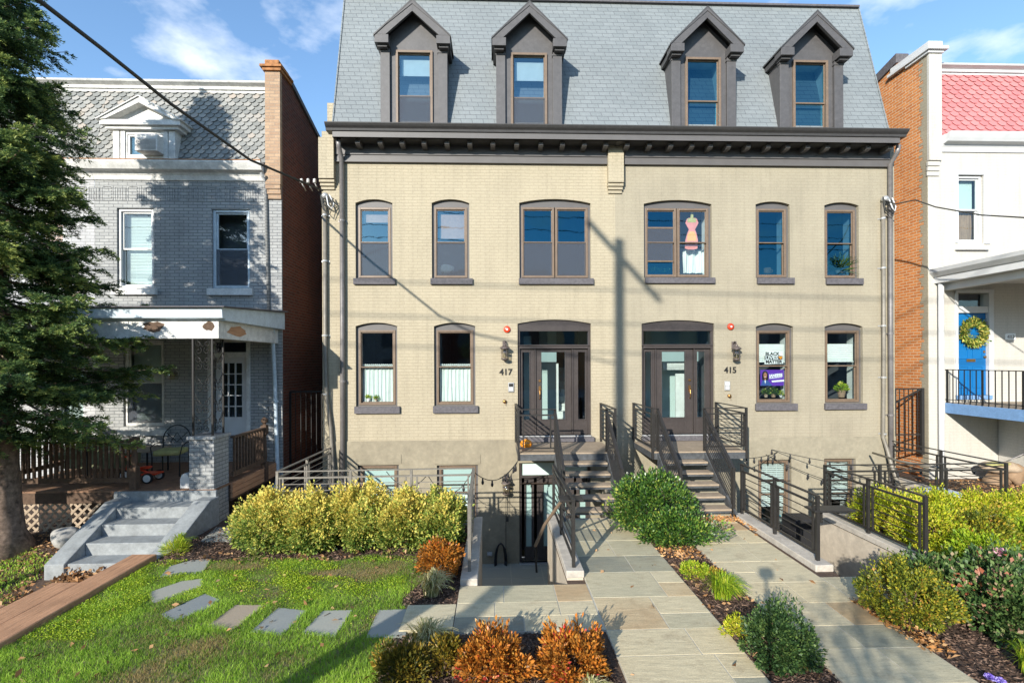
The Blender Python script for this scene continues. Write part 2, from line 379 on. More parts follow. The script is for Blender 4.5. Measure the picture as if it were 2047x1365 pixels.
def flag_mat(name, stops):
    mt, t, p, o = nodes(name); a = t.nodes.new('ShaderNodeAttribute'); a.attribute_name = 'rnd'; v = coords(t)
    cc = ramp(t, mth(t, 'ADD', a.outputs['Fac'], mth(t, 'MULTIPLY', mth(t, 'SUBTRACT', noise(t, v, 1.3, 4), .5), .35)), stops)
    mp = t.nodes.new('ShaderNodeMapping'); mp.inputs['Rotation'].default_value = (0, 0, .6); mp.inputs['Scale'].default_value = (3, 14, 3); t.links.new(v, mp.inputs[0])
    str_ = noise(t, mp.outputs[0], 1.5, 8, .7); fine = noise(t, v, 60, 5, .7); st = noise(t, v, 2.7, 9, .75)
    cc = mixc(t, 1.0, cc, ramp(t, str_, [(.3, (.84,)*3), (.7, (1.10,)*3)]), 'MULTIPLY')
    cc = mixc(t, 1.0, cc, ramp(t, fine, [(.3, (.86,)*3), (.7, (1.10,)*3)]), 'MULTIPLY')
    cc = mixc(t, mth(t, 'MULTIPLY', ramp(t, st, [(.54, (0,0,0)), (.70, (1,1,1))]), .55), cc, (0.27, 0.20, 0.12))
    t.links.new(cc, p.inputs['Base Color']); p.inputs['Roughness'].default_value = .8; setspec(p, .3)
    bump(t, p, mth(t, 'ADD', mth(t, 'MULTIPLY', str_, 1.0), mth(t, 'MULTIPLY', fine, .3)), .55, .012); return mt
M['flag'] = flag_mat('cleft_bluestone', [(0.04, (0.24,0.24,0.19)), (0.22, (0.42,0.385,0.26)), (0.5, (0.59,0.51,0.335)), (0.8, (0.62,0.52,0.325)), (0.97, (0.48,0.34,0.19))])
M['step_stone'] = attr_mat('stepping_stone', [(0.1, (0.22,0.24,0.24)), (0.5, (0.34,0.34,0.29)), (0.9, (0.36,0.29,0.21))], 0.8, nscale=3, namt=0.1, bstr=0.4)
M['joint'] = plain('pale_mortar', (0.46,0.43,0.35), 0.9, bstr=0.2)
M['soil'] = plain('dark_brown_soil', (0.085,0.055,0.038), 0.95, var=0.45, nscale=30, bstr=1.0, bscale=60)
M['mulch'] = attr_mat('bark_mulch_chips', [(0.1, (0.025,0.016,0.012)), (0.55, (0.11,0.065,0.045)), (0.95, (0.26,0.17,0.12))], 0.9)
M['asphalt'] = plain('asphalt', (0.05,0.05,0.052), 0.9, var=0.2, nscale=20, bstr=0.5)
M['paving'] = plain('sidewalk_concrete', (0.36,0.35,0.32), 0.9, var=0.1, nscale=2, bstr=0.3)
M['dirt_grass'] = plain('lawn_soil', (0.22,0.185,0.085), 0.95, var=0.5, nscale=6, bstr=1.0, bscale=50)
M['grass'] = attr_mat('grass_blades', [(0.0, (0.42,0.32,0.14)), (0.15, (0.34,0.30,0.10)), (0.24, (0.13,0.24,0.03)), (0.6, (0.34,0.54,0.06)), (1.0, (0.56,0.72,0.11))], 0.55, 0.5, nscale=2.2, namt=0.5)
M['timber'] = plain('weathered_timber', (0.40,0.25,0.155), 0.85, var=0.30, nscale=9, bstr=0.6, bscale=25)
M['deck'] = plain('brown_deck_boards', (0.22,0.125,0.075), 0.8, var=0.25, nscale=8, bstr=0.3)
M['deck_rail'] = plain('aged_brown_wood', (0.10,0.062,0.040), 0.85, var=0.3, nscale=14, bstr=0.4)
M['lattice'] = plain('weathered_lattice', (0.36,0.28,0.20), 0.85, var=0.2, nscale=10)
M['bark'] = plain('rough_brown_bark', (0.20,0.145,0.11), 0.95, var=0.6, nscale=14, bstr=1.0, bscale=18)
M['needles'] = attr_mat('conifer_needles', [(0.0, (0.024,0.055,0.028)), (0.30, (0.065,0.125,0.050)), (0.62, (0.15,0.24,0.07)), (1.0, (0.46,0.52,0.14))], 0.5, 0.40, nscale=1.1, namt=0.42)
M['euon'] = attr_mat('gold_variegated_leaves', [(0.0, (0.04,0.10,0.02)), (0.35, (0.18,0.28,0.05)), (0.62, (0.46,0.50,0.11)), (1.0, (0.74,0.58,0.13))], 0.45, 0.25, nscale=3, namt=0.1)
M['holly'] = attr_mat('glossy_green_leaves', [(0.0, (0.015,0.045,0.012)), (0.5, (0.05,0.13,0.022)), (0.85, (0.16,0.27,0.04)), (1.0, (0.42,0.45,0.08))], 0.35, 0.2, spec=0.6)
M['box'] = attr_mat('dark_box_leaves', [(0.0, (0.012,0.035,0.012)), (0.6, (0.05,0.105,0.032)), (1.0, (0.16,0.24,0.06))], 0.45, 0.2)
M['ybox'] = attr_mat('yellow_green_box_leaves', [(0.0, (0.04,0.075,0.015)), (0.45, (0.16,0.20,0.025)), (0.8, (0.42,0.38,0.03)), (1.0, (0.55,0.28,0.06))], 0.45, 0.25, nscale=3)
M['azalea'] = attr_mat('copper_orange_leaves', [(0.0, (0.10,0.055,0.015)), (0.35, (0.34,0.145,0.025)), (0.72, (0.66,0.22,0.03)), (0.95, (0.62,0.36,0.08)), (1.0, (0.75,0.07,0.06))], 0.4, 0.3, nscale=5)
M['brownaz'] = attr_mat('bronze_green_leaves', [(0.0, (0.05,0.06,0.012)), (0.5, (0.20,0.16,0.02)), (1.0, (0.45,0.27,0.04))], 0.45, 0.25, nscale=4)
M['cover'] = attr_mat('yellow_green_cover', [(0.0, (0.08,0.14,0.012)), (0.35, (0.30,0.39,0.02)), (0.72, (0.58,0.58,0.03)), (1.0, (0.62,0.46,0.09))], 0.5, 0.3, nscale=1.2, namt=0.25)
M['lime'] = attr_mat('lime_green_leaves', [(0.0, (0.09,0.18,0.01)), (0.6, (0.30,0.44,0.02)), (1.0, (0.55,0.55,0.06))], 0.5, 0.3)
M['rose'] = attr_mat('dark_rose_leaves', [(0.0, (0.02,0.05,0.016)), (0.5, (0.075,0.14,0.04)), (0.85, (0.17,0.25,0.07)), (0.93, (0.45,0.30,0.22)), (1.0, (0.40,0.12,0.06))], 0.45, 0.2)
M['varie'] = attr_mat('cream_striped_blades', [(0.0, (0.20,0.24,0.06)), (0.4, (0.48,0.44,0.20)), (1.0, (0.72,0.62,0.36))], 0.5, 0.3)
M['litter'] = attr_mat('fallen_leaf_brown', [(0.0, (0.16,0.075,0.03)), (0.5, (0.40,0.21,0.09)), (1.0, (0.60,0.38,0.20))], 0.8, 0.2)
M['litter_o'] = attr_mat('fallen_leaf_orange', [(0.0, (0.30,0.12,0.03)), (0.5, (0.55,0.27,0.09)), (1.0, (0.68,0.42,0.20))], 0.8, 0.2)
M['stem'] = plain('shrub_stem', (0.12,0.08,0.05), 0.9)
M['pink'] = attr_mat('pink_petals', [(0.0, (0.75,0.30,0.42)), (1.0, (0.88,0.62,0.66))], 0.6, 0.3)
M['violet'] = attr_mat('violet_petals', [(0.0, (0.16,0.07,0.55)), (1.0, (0.55,0.48,0.85))], 0.6, 0.2)
M['olive'] = plain('olive_cushion', (0.20,0.21,0.12), 0.9, var=0.15)
M['yelcush'] = plain('yellow_green_cushion', (0.42,0.40,0.16), 0.9, var=0.2, nscale=8)
M['terra'] = plain('terracotta', (0.42,0.16,0.08), 0.8)
M['clay'] = plain('brown_clay_pot', (0.27,0.18,0.11), 0.8)
M['purple'] = plain('purple_sign', (0.11,0.03,0.36), 0.5, var=0.03, bstr=0)
M['sign_white'] = plain('white_sign', (0.80,0.82,0.80), 0.6, var=0.02, bstr=0)
M['skin'] = plain('printed_skin_tone', (0.36,0.16,0.09), 0.6, bstr=0)
M['navy'] = plain('printed_blue_jacket', (0.03,0.08,0.26), 0.6, bstr=0)
M['honey'] = plain('honey_gold_card', (0.75,0.40,0.14), 0.6, var=0.1, nscale=10, bstr=0)
M['honeyp'] = plain('pink_card', (0.70,0.25,0.22), 0.6, bstr=0)
M['teal'] = plain('teal_plastic', (0.01,0.22,0.30), 0.4, bstr=0)
M['foil'] = plain('silver_watering_can', (0.6,0.6,0.6), 0.3, 0.8, bstr=0)
M['yg'] = plain('lime_plastic', (0.45,0.55,0.02), 0.4, bstr=0)
M['wire'] = plain('black_cable', (0.04,0.04,0.035), 0.6, bstr=0)
M['pole'] = plain('creosote_pole', (0.12,0.08,0.05), 0.9)
M['rock'] = plain('grey_rock', (0.35,0.34,0.32), 0.9, var=0.2, bstr=0.6)

def timber_mat(name, c):
    mt, t, p, o = nodes(name); v = coords(t)
    mp = t.nodes.new('ShaderNodeMapping'); mp.inputs['Scale'].default_value = (16, 1.1, 16); t.links.new(v, mp.inputs[0])
    f = noise(t, mp.outputs[0], 1.6, 7, .65); big = noise(t, v, 3, 4)
    cc = ramp(t, f, [(.30, sc(c, .45)), (.40, sc(c, .9)), (.62, sc(c, 1.05)), (.75, sc(c, 1.3))])
    cc = mixc(t, 1.0, cc, ramp(t, big, [(.3, (.82,)*3), (.7, (1.1,)*3)]), 'MULTIPLY')
    t.links.new(cc, p.inputs['Base Color']); p.inputs['Roughness'].default_value = .85; setspec(p, .3); bump(t, p, f, .9, .015); return mt
M['timber'] = timber_mat('weathered_timber', (0.50, 0.27, 0.15))
# ------------------------------------------------------------------ text
def text_obj(s, size, mat, loc, parent=None, extrude=0.008, name='lettering', align='CENTER', bold=0.0, rot=0.0, width=None):
    cu = bpy.data.curves.new('t', 'FONT'); cu.body = s; cu.size = size; cu.extrude = extrude; cu.align_x = align; cu.offset = bold
    cu.resolution_u = 3
    to = bpy.data.objects.new('t', cu); col.objects.link(to)
    dg = bpy.context.evaluated_depsgraph_get(); me = bpy.data.meshes.new_from_object(to.evaluated_get(dg))
    bpy.data.objects.remove(to); bpy.data.curves.remove(cu)
    xs = [v.co.x for v in me.vertices]; w = max(xs) - min(xs)
    k = width / w if width else 1.0
    me.transform(Matrix.Translation(loc) @ Matrix.Rotation(rot, 4, 'Y') @ Matrix.Rotation(R(90), 4, 'X') @ Matrix.Diagonal((k, 1, 1, 1)))
    me.name = name; me.materials.clear(); me.materials.append(mat)
    o = bpy.data.objects.new(name, me); col.objects.link(o); link_parent(o, parent)
    return o

# ------------------------------------------------------------------ walls with openings
def arch_z(x, x0, x1, zs, zc):
    if zc - zs < 1e-4: return zs
    w = (x1 - x0) / 2; h = zc - zs; Rr = (w*w + h*h) / (2*h); xm = (x0 + x1) / 2
    return zc - Rr + math.sqrt(max(0, Rr*Rr - (x - xm)**2))
def wall_with_openings(mb, x0, x1, z0, z1, Y, ops, th=0.28):
    """ops: (xa, xb, zb, zs, zc). front sheet at Y, reveals back to Y+th"""
    xs = sorted({x0, x1} | {o[0] for o in ops if x0 < o[0] < x1} | {o[1] for o in ops if x0 < o[1] < x1})
    zs_ = sorted({z0, z1} | {o[2] for o in ops if z0 < o[2] < z1} | {o[4] for o in ops if z0 < o[4] < z1})
    for i in range(len(xs) - 1):
        for j in range(len(zs_) - 1):
            xm = (xs[i] + xs[i+1]) / 2; zm = (zs_[j] + zs_[j+1]) / 2
            if any(o[0] < xm < o[1] and o[2] < zm < o[4] for o in ops): continue
            a, b, c, d = xs[i], xs[i+1], zs_[j], zs_[j+1]
            mb.quad((a, Y, c), (b, Y, c), (b, Y, d), (a, Y, d))
    for (xa, xb, zb, zs, zc) in ops:
        n = 14 if zc - zs > 1e-3 else 1
        X = [xa + (xb - xa) * k / n for k in range(n + 1)]; Z = [arch_z(x, xa, xb, zs, zc) for x in X]
        for k in range(n):
            if n > 1: mb.quad((X[k], Y, Z[k]), (X[k+1], Y, Z[k+1]), (X[k+1], Y, zc), (X[k], Y, zc))
            mb.quad((X[k], Y, Z[k]), (X[k], Y+th, Z[k]), (X[k+1], Y+th, Z[k+1]), (X[k+1], Y, Z[k+1]))
        mb.quad((xa, Y, zb), (xa, Y+th, zb), (xa, Y+th, zs), (xa, Y, zs))
        mb.quad((xb, Y, zb), (xb, Y, zs), (xb, Y+th, zs), (xb, Y+th, zb))
        mb.quad((xa, Y, zb), (xb, Y, zb), (xb, Y+th, zb), (xa, Y+th, zb))
def arch_poly(xa, xb, zl, zs, zc, n=14):
    X = [xa + (xb - xa) * k / n for k in range(n + 1)]
    return [(xa, zl), (xb, zl)] + [(x, arch_z(x, xa, xb, zs, zc)) for x in reversed(X)]
def frame(mb, xa, xb, za, zb, w, y0, y1, wb=None, wt=None):
    wb = w if wb is None else wb; wt = w if wt is None else wt
    mb.box(xa, xa + w, y0, y1, za, zb); mb.box(xb - w, xb, y0, y1, za, zb)
    mb.box(xa + w, xb - w, y0, y1, za, za + wb); mb.box(xa + w, xb - w, y0, y1, zb - wt, zb)

def wavy(xa, xb, za, zb, Y, amp=0.015, k=9, seed=0):
    rg = random.Random(seed); n = 60; mb = MB(); ph = rg.random() * 6
    pts = []
    for i in range(n + 1):
        t = i / n; x = xa + (xb - xa) * t
        y = Y + amp * math.sin(t * k * 6.28 + ph) + amp * 0.5 * math.sin(t * k * 14 + 1)
        pts.append((x, y))
    b = len(mb.v); V = []; Fc = []
    for j in range(5):
        z = za + (zb - za) * j / 4
        for (x, y) in pts: V.append((x + 0.01 * math.sin(x * 40 + j), Y + (y - Y) * (1.3 - 0.12 * j), z))
    for j in range(4):
        for i in range(n): Fc.append((j*(n+1)+i, j*(n+1)+i+1, (j+1)*(n+1)+i+1, (j+1)*(n+1)+i))
    return mb.add(V, Fc)

def sash_window(house, xa, xb, zb, zs, zc, Y=0.0, double=False, screen=True, glass='glass', arch=True, casing='panel', fr='bronze', sill=None, sillmat='sill', opts=(), label=None, mid=None, extra=None, glass2=None):
    """xa..xb opening; returns window mesh; sub-parts go under it"""
    ztop = zs if not arch else zs - 0.012
    zh = zs - 0.06 if arch else zs          # underside of arched header panel
    w = MB()
    if arch: w.prism(arch_poly(xa, xb, zh, zs, zc), 'y', Y + 0.085, Y + 0.12)
    cw = 0.055
    frame(w, xa, xb, zb, zh, cw, Y + 0.075, Y + 0.14, wb=0.03, wt=0.03)
    win = w.build('window', M[casing], house)
    if label: win['label'] = label
    f = MB(); halves = [(xa + cw, xb - cw)]
    if double:
        xm = (xa + xb) / 2 if mid is None else mid
        halves = [(xa + cw, xm - 0.012), (xm + 0.012, xb - cw)]
    zm = zb + (zh - zb) * 0.505
    for hi, (a, b) in enumerate(halves):
        f = MB()
        frame(f, a, b, zb + 0.03, zh - 0.03, 0.05, Y + 0.055, Y + 0.15)
        A, B, Zb, Zt = a + 0.05, b - 0.05, zb + 0.08, zh - 0.08
        frame(f, A, B, zm - 0.02, Zt, 0.022, Y + 0.085, Y + 0.115, wb=0.035)
        frame(f, A, B, Zb, zm + 0.015, 0.022, Y + 0.12, Y + 0.15)
        f.box(A, B, Y + 0.062, Y + 0.084, zm - 0.012, zm + 0.012)
        f.build('frame', M[fr], win, bevel=0.004)
    for hi, (a, b) in enumerate(halves):
        if hi == 1 and glass2: glass = glass2
        A, B, Zb, Zt = a + 0.055, b - 0.055, zb + 0.085, zh - 0.085
        MB().quad((A, Y + 0.10, zm), (B, Y + 0.10, zm), (B, Y + 0.10, Zt), (A, Y + 0.10, Zt)).build('pane', M[glass], win, fix=False)
        MB().quad((A, Y + 0.135, Zb), (B, Y + 0.135, Zb), (B, Y + 0.135, zm), (A, Y + 0.135, zm)).build('pane', M[glass], win, fix=False)
        if screen: MB().quad((A, Y + 0.075, Zb), (B, Y + 0.075, Zb), (B, Y + 0.075, zm), (A, Y + 0.075, zm)).build('insect_screen', M['screen'], win, fix=False)
    if sill:
        sx0, sx1, sz0, sz1 = sill
        MB().box(sx0, sx1, Y - 0.07, Y + 0.10, sz0, sz1).build('sill', M[sillmat], win, bevel=0.006)
    j = MB()   # inside jamb lining
    j.quad((xa + .03, Y + .281, zb), (xa + .03, Y + .52, zb), (xa + .03, Y + .52, zh), (xa + .03, Y + .281, zh))
    j.quad((xb - .03, Y + .281, zb), (xb - .03, Y + .52, zb), (xb - .03, Y + .52, zh), (xb - .03, Y + .281, zh))
    j.quad((xa, Y + .281, zb + .01), (xb, Y + .281, zb + .01), (xb, Y + .52, zb + .01), (xa, Y + .52, zb + .01))
    j.build('inner_jamb', M['reveal'], win, fix=False)
    return win, zm, zh

# ================================================================== GROUND
g = MB()
holes = [(-3.98, 2.55, -2.8, 0.0), (-0.24, 0.95, -5.5, -2.8), (3.35, 9.78, -2.8, 0.0), (4.72, 6.08, -5.43, -2.8)]
gx = [-5.1, -3.98, -0.24, 0.95, 2.55, 3.35, 4.72, 6.08, 9.78, 40]
gy = [-13.5, -5.5, -5.43, -2.8, 0.0, 40]
for i in range(len(gx) - 1):
    for j in range(len(gy) - 1):
        xm = (gx[i] + gx[i+1]) / 2; ym = (gy[j] + gy[j+1]) / 2
        if any(h[0] < xm < h[1] and h[2] < ym < h[3] for h in holes): continue
        if ym > 0 and -4.1 < xm < 9.78 and False: continue
        g.quad((gx[i], gy[j], 0), (gx[i+1], gy[j], 0), (gx[i+1], gy[j+1], 0), (gx[i], gy[j+1], 0))
tag(g.build('ground', M['soil'], fix=False), kind='structure')
def yard_z(y): return -0.12 if y > -2.6 else max(-0.42, -0.12 - (-2.6 - y) * 0.155)
g = MB()
ys = [40, 0, -2.6, -3.2, -3.8, -4.4, -5.0, -6, -8, -13.5]
for i in range(len(ys) - 1):
    g.quad((-60, ys[i+1], yard_z(ys[i+1])), (-5.09, ys[i+1], yard_z(ys[i+1])), (-5.09, ys[i], yard_z(ys[i])), (-60, ys[i], yard_z(ys[i])))
tag(g.build('left_ground', M['soil'], fix=False), kind='structure')
g = MB().box(-60, 60, -17, -13.5, -0.6, -0.05)
tag(g.build('sidewalk', M['paving']), kind='structure')
g = MB().box(-60, 60, -29, -17, -0.7, -0.2)
tag(g.build('road', M['asphalt']), kind='structure')
g = MB().box(-60, 60, -60, -29, -0.6, -0.06)
tag(g.build('far_sidewalk', M['paving']), kind='structure')
# sunken courts
g = MB()
for (x0, x1, y0, y1) in ((-3.98, 2.55, -2.8, 0.25), (3.35, 9.78, -2.8, 0.25)):
    g.box(x0, x1, y0, y1, -2.1, -1.9)
court = g.build('court_floor', M['step_stone']); tag(court, kind='structure')
j = MB()
for k in range(9): j.box(-3.98 + k*0.72, -3.965 + k*0.72, -2.8, 0, -1.9, -1.897)
for k in range(5): j.box(-3.98, 2.55, -2.5 + k*.55, -2.485 + k*.55, -1.9, -1.8965)
tag(j.build('court_joints', M['joint']), kind='structure')
# passages: steps down
def passage(x0, x1, yf, label):
    s = MB(); n = 10
    for k in range(n):
        y0 = yf + (k) * (2.7 / n)
        s.box(x0, x1, y0 + 0.05, y0 + 2.7 / n + 0.05, -2.1, -0.19 * (k + 1))
    return tag(s.build('sunken_steps', M['concrete'], bevel=0.006), label, 'steps', 'steps down to the basements')
passage(-0.24, 0.95, -5.5, 'concrete steps dropping to the basement door on the left house')
passage(4.72, 6.08, -5.43, 'concrete steps dropping to the basement court on the right house')

# ------------------------------------------------------------------ flagstone paving
def stones(x0, x1, y0, y1, seed, rows=(0.38, 0.75), cols=(0.4, 1.0), clip=None, gap=0.006, name='flagstone_path', z=0.03):
    rg = random.Random(seed); mb = MB(); y = y0
    while y < y1 - 0.05:
        h = min(rg.uniform(*rows), y1 - y)
        if y1 - (y + h) < 0.25: h = y1 - y
        x = x0
        while x < x1 - 0.02:
            w = min(rg.uniform(*cols), x1 - x)
            if x1 - (x + w) < 0.28: w = x1 - x
            subs = [(y, y + h)]
            if h > 0.6 and w < 0.62 and rg.random() < 0.6:
                t = rg.uniform(0.4, 0.6); subs = [(y, y + h*t), (y + h*t, y + h)]
            for (ya, yb) in subs:
                a = min(1, max(0, rg.gauss(0.5, 0.16)))
                r = rg.random()
                if r < 0.09: a = rg.uniform(0, 0.18)
                elif r > 0.93: a = rg.uniform(0.85, 1)
                zt = z + rg.uniform(-0.001, 0.0015)
                mb.box(x + gap, x + w - gap, ya + gap, yb - gap, -0.02, zt, a)
            x += w
        y += h
    return mb
p = stones(1.20, 2.50, -11.0, -2.79, 3)
path1 = tag(p.build('left_path', M['flag'], bevel=0.002), kind='structure')
p2 = stones(-0.47, 1.19, -6.62, -5.50, 8, rows=(0.30, 0.42), cols=(0.45, 0.8))
p2.box(-1.06, -0.48, -6.55, -5.98, -0.02, 0.03, 0.48)
tag(p2.build('left_landing', M['flag'], bevel=0.002), kind='structure')
p3 = stones(3.16, 4.38, -11.0, -2.79, 21)
tag(p3.build('right_path', M['flag'], bevel=0.002), kind='structure')
p4 = stones(4.385, 5.95, -6.25, -5.43, 31, rows=(0.3, 0.45), cols=(0.5, 0.9))
tag(p4.build('right_landing', M['flag'], bevel=0.002), kind='structure')
b = MB().box(1.2, 2.5, -11, -2.79, -0.03, 0.0265).box(-0.47, 1.2, -6.62, -5.5, -0.03, 0.0262).box(3.16, 4.38, -11, -2.79, -0.03, 0.0265).box(4.38, 5.95, -6.25, -5.43, -0.03, 0.0262)
tag(b.build('mortar_bed', M['joint']), kind='structure')

# stepping stones
SS = [([(339,1131),(381,1119),(423,1116),(406,1143),(319,1152)], 0.42, 'grey stepping stone nearest the timber edging, first in the curve'),
      ([(303,1181),(361,1161),(405,1155),(405,1172),(306,1203),(297,1189)], 0.55, 'brownish grey stepping stone with worn corners, second in the curve'),
      ([(322,1226),(410,1185),(440,1197),(419,1214),(345,1241)], 0.12, 'blue grey stepping stone with a pale crack line'),
      ([(471,1208),(529,1208),(466,1260),(414,1250)], 0.9, 'brown stepping stone right of the cracked blue grey one'),
      ([(556,1213),(614,1219),(564,1268),(500,1261)], 0.25, 'blue grey stepping stone right of the brown one'),
      ([(645,1219),(705,1218),(669,1272),(603,1264)], 0.5, 'pale grey stepping stone left of the shaded one'),
      ([(756,1218),(824,1216),(810,1272),(732,1272)], 0.4, 'grey stepping stone crossed by a shadow beside the mulch bed'),
      ([(400,1081),(432,1053),(468,1055),(462,1081)], 0.5, 'tan grey stepping stone between the brick pier and the hedge')]
stone_polys = []
for poly, a, lab in SS:
    P = [onz(x, y, 0.018) for x, y in poly]; cxy = (sum(p[0] for p in P) / len(P), sum(p[1] for p in P) / len(P)); stone_polys.append([(cxy[0] + (p[0] - cxy[0]) * .93, cxy[1] + (p[1] - cxy[1]) * .93) for p in P])
    mb = MB().prism(P, 'z', -0.03, 0.018, a)
    tag(mb.build('stepping_stone', M['step_stone'], bevel=0.006), lab, 'stepping stone', 'stepping stones set in the lawn')

# ================================================================== THE PAIR OF ROW HOUSES
def zf(y): return az(y)
Zbase = 1.07
def OP(xl, xr, yc, ys_, yb):
    xm = (xl + xr) / 2
    return (at(xl, yb)[0], at(xr, yb)[0], at(xm, yb)[1], at(xm, ys_)[1], at(xm, yc)[1])
W417 = dict(a=OP(711, 785, 398.5, 406, 557), b=OP(863.5, 938.5, 398.5, 406, 557), c=OP(1038.5, 1181, 398, 406, 557),
            d=OP(711.5, 794.5, 645, 652, 812), e=OP(868, 950.6, 645, 652, 811), door=OP(1035.4, 1182, 639, 647, 870),
            f=OP(716, 798, 929, 929, 1042), g=OP(874, 956, 929, 929, 1042), bdoor=OP(1038.5, 1181, 924, 924, 1122))
W415 = dict(c=OP(1287.5, 1423, 400, 408, 555.5), b=OP(1511, 1579, 403, 409, 556), a=OP(1648.5, 1717, 404.6, 411, 557),
            e=OP(1511.5, 1586, 646, 653, 806.5), d=OP(1649, 1725, 646, 653, 806), door=OP(1283.4, 1428.5, 640, 647, 868),
            g=OP(1515, 1581.5, 918.7, 918.7, 1060), f=OP(1647, 1710, 916, 916, 1060))
XL, XM, XR = -4.10, 2.93, 9.89
ZT = 8.45
h417 = thing('row_house', 'cream painted brick row house numbered 417, with dark mansard dormers', 'row house', (-0.6, 0, 0), 'the pair of mansard row houses')
h415 = thing('row_house', 'taupe painted brick row house numbered 415, right half of the mansard pair', 'row house', (6.4, 0, 0), 'the pair of mansard row houses')
def facade(house, x0, x1, ops, mat, stucco, sides):
    up_ = [o for o in ops if o[4] > Zbase + 0.3]
    lo = [o for o in ops if o[4] <= Zbase + 0.3]
    mb = MB(); wall_with_openings(mb, x0, x1, Zbase, ZT, 0.0, up_)
    for xs_ in sides: mb.quad((xs_, 0, Zbase), (xs_, 12, Zbase), (xs_, 12, ZT), (xs_, 0, ZT))
    mb.build('wall', M[mat], house, fix=False)
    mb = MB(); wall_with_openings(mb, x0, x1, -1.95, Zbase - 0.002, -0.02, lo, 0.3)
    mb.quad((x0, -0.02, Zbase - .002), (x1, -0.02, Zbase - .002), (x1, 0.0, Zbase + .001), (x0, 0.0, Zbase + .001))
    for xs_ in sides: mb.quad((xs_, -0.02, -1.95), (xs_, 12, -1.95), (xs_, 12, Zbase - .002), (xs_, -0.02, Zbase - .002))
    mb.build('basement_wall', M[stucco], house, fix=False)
facade(h417, XL, XM, list(W417.values()), 'cream', 'stucco_l', [XL])
facade(h415, XM, XR, list(W415.values()), 'taupe', 'stucco_r', [XR])
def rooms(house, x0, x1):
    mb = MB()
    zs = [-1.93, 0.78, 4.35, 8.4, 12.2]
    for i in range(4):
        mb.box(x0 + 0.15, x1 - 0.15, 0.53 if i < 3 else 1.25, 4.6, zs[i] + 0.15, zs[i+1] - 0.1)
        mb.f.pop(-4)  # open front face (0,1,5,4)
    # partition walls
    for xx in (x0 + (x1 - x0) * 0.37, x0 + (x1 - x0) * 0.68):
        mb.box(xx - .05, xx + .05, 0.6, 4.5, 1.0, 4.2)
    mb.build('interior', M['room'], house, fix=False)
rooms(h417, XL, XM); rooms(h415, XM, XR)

def sl(xl, xr, y0, y1):
    return (at(xl, y1)[0], at(xr, y1)[0], at((xl+xr)/2, y1)[1], at((xl+xr)/2, y0)[1])
wins = {}
def W(h, o, **k): return sash_window(h, *o, **k)
wins['a'] = W(h417, W417['a'], glass='glass_mid', sill=sl(707.5, 791, 557, 569))
wins['b'] = W(h417, W417['b'], glass='glass_mid', sill=sl(861, 945, 557, 569))
wins['c'] = W(h417, W417['c'], sill=sl(1037, 1186, 557, 569), double=True)
wins['d'] = W(h417, W417['d'], sill=sl(709.5, 800, 812, 826), screen=False, glass='glass_low')
wins['e'] = W(h417, W417['e'], sill=sl(866, 956, 811, 825), screen=False, glass='glass_low')
wins['C'] = W(h415, W415['c'], sill=sl(1289, 1428, 555.5, 567), double=True, screen=False, glass2='glass_low')
wins['B'] = W(h415, W415['b'], sill=sl(1512.5, 1586, 556, 568), screen=False)
wins['A'] = W(h415, W415['a'], sill=sl(1650, 1723, 557, 569), screen=False)
wins['E'] = W(h415, W415['e'], sill=sl(1509, 1592, 806.5, 820), screen=False, glass='glass_low')
wins['D'] = W(h415, W415['d'], sill=sl(1647, 1730, 806, 818), screen=False, glass='glass_low')
for k in ('f', 'g'): wins['0' + k] = sash_window(h417, *W417[k], Y=-0.02, arch=False, screen=False, glass='glass_low')
for k in ('f', 'g'): wins['1' + k] = sash_window(h415, *W415[k], Y=-0.02, arch=False, screen=False, glass='glass_low')
# lintels over basement windows
for h, wd, st in ((h417, W417, 'stucco_l'), (h415, W415, 'stucco_r')):
    for k in ('f', 'g'):
        o = wd[k]; MB().box(o[0] - 0.06, o[1] + 0.06, -0.032, -0.0, o[4] + 0.03, o[4] + 0.25).build('lintel', M[st], h, bevel=0.004)
# curtains, blinds
def inside(o, pad=0.10): return o[0] + pad, o[1] - pad
def blind_box(win, o, z0, z1, Y, mat, nm='roller_blind', t=0.01):
    a, b = inside(o); MB().box(a, b, Y, Y + t, z0, z1).build(nm, M[mat], win[0])
def slats(win, a, b, z0, z1, Y, step=0.045, tilt=0.35, mat='blind'):
    mb = MB(); z = z1
    while z > z0:
        mb.quad((a, Y - .018, z - .018*tilt*2), (b, Y - .018, z - .018*tilt*2), (b, Y + .018, z + .012), (a, Y + .018, z + .012)); z -= step
    mb.bar((a + (b-a)*.3, Y, z0), (a + (b-a)*.3, Y, z1), .006); mb.bar((b - (b-a)*.3, Y, z0), (b - (b-a)*.3, Y, z1), .006)
    mb.build('slat_blind', M[mat], win[0])
for k, sd_ in (('d', 1), ('e', 2)):
    o = W417[k]; zm = wins[k][1]; a, b = inside(o, .11)
    w = wavy(a, b, o[2] + .07, zm + 0.02, 0.19, 0.014, 8, sd_); w.build('cafe_curtain', M['curtain'], wins[k][0], smooth=True, fix=False)
    rf = MB(); rg = random.Random(sd_)
    n = 16
    for i in range(n): rf.lathe((a + (b-a)*(i+.5)/n, 0.18, zm + .02), [(0.004,0),(0.02,0.015),(0.024,0.03+rg.random()*.015),(0.005,0.055)], 6)
    rf.build('curtain_ruffle', M['curtain'], wins[k][0])
    MB().tube([(a - .01, .18, zm + .03), (b + .01, .18, zm + .03)], 0.008).build('curtain_rod', M['white'], wins[k][0])
blind_box(wins['a'], (W417['a'][0] + .05, W417['a'][1], 0, 0, 0), at(720, 440)[1], at(720, 424)[1], .22, 'salmon')
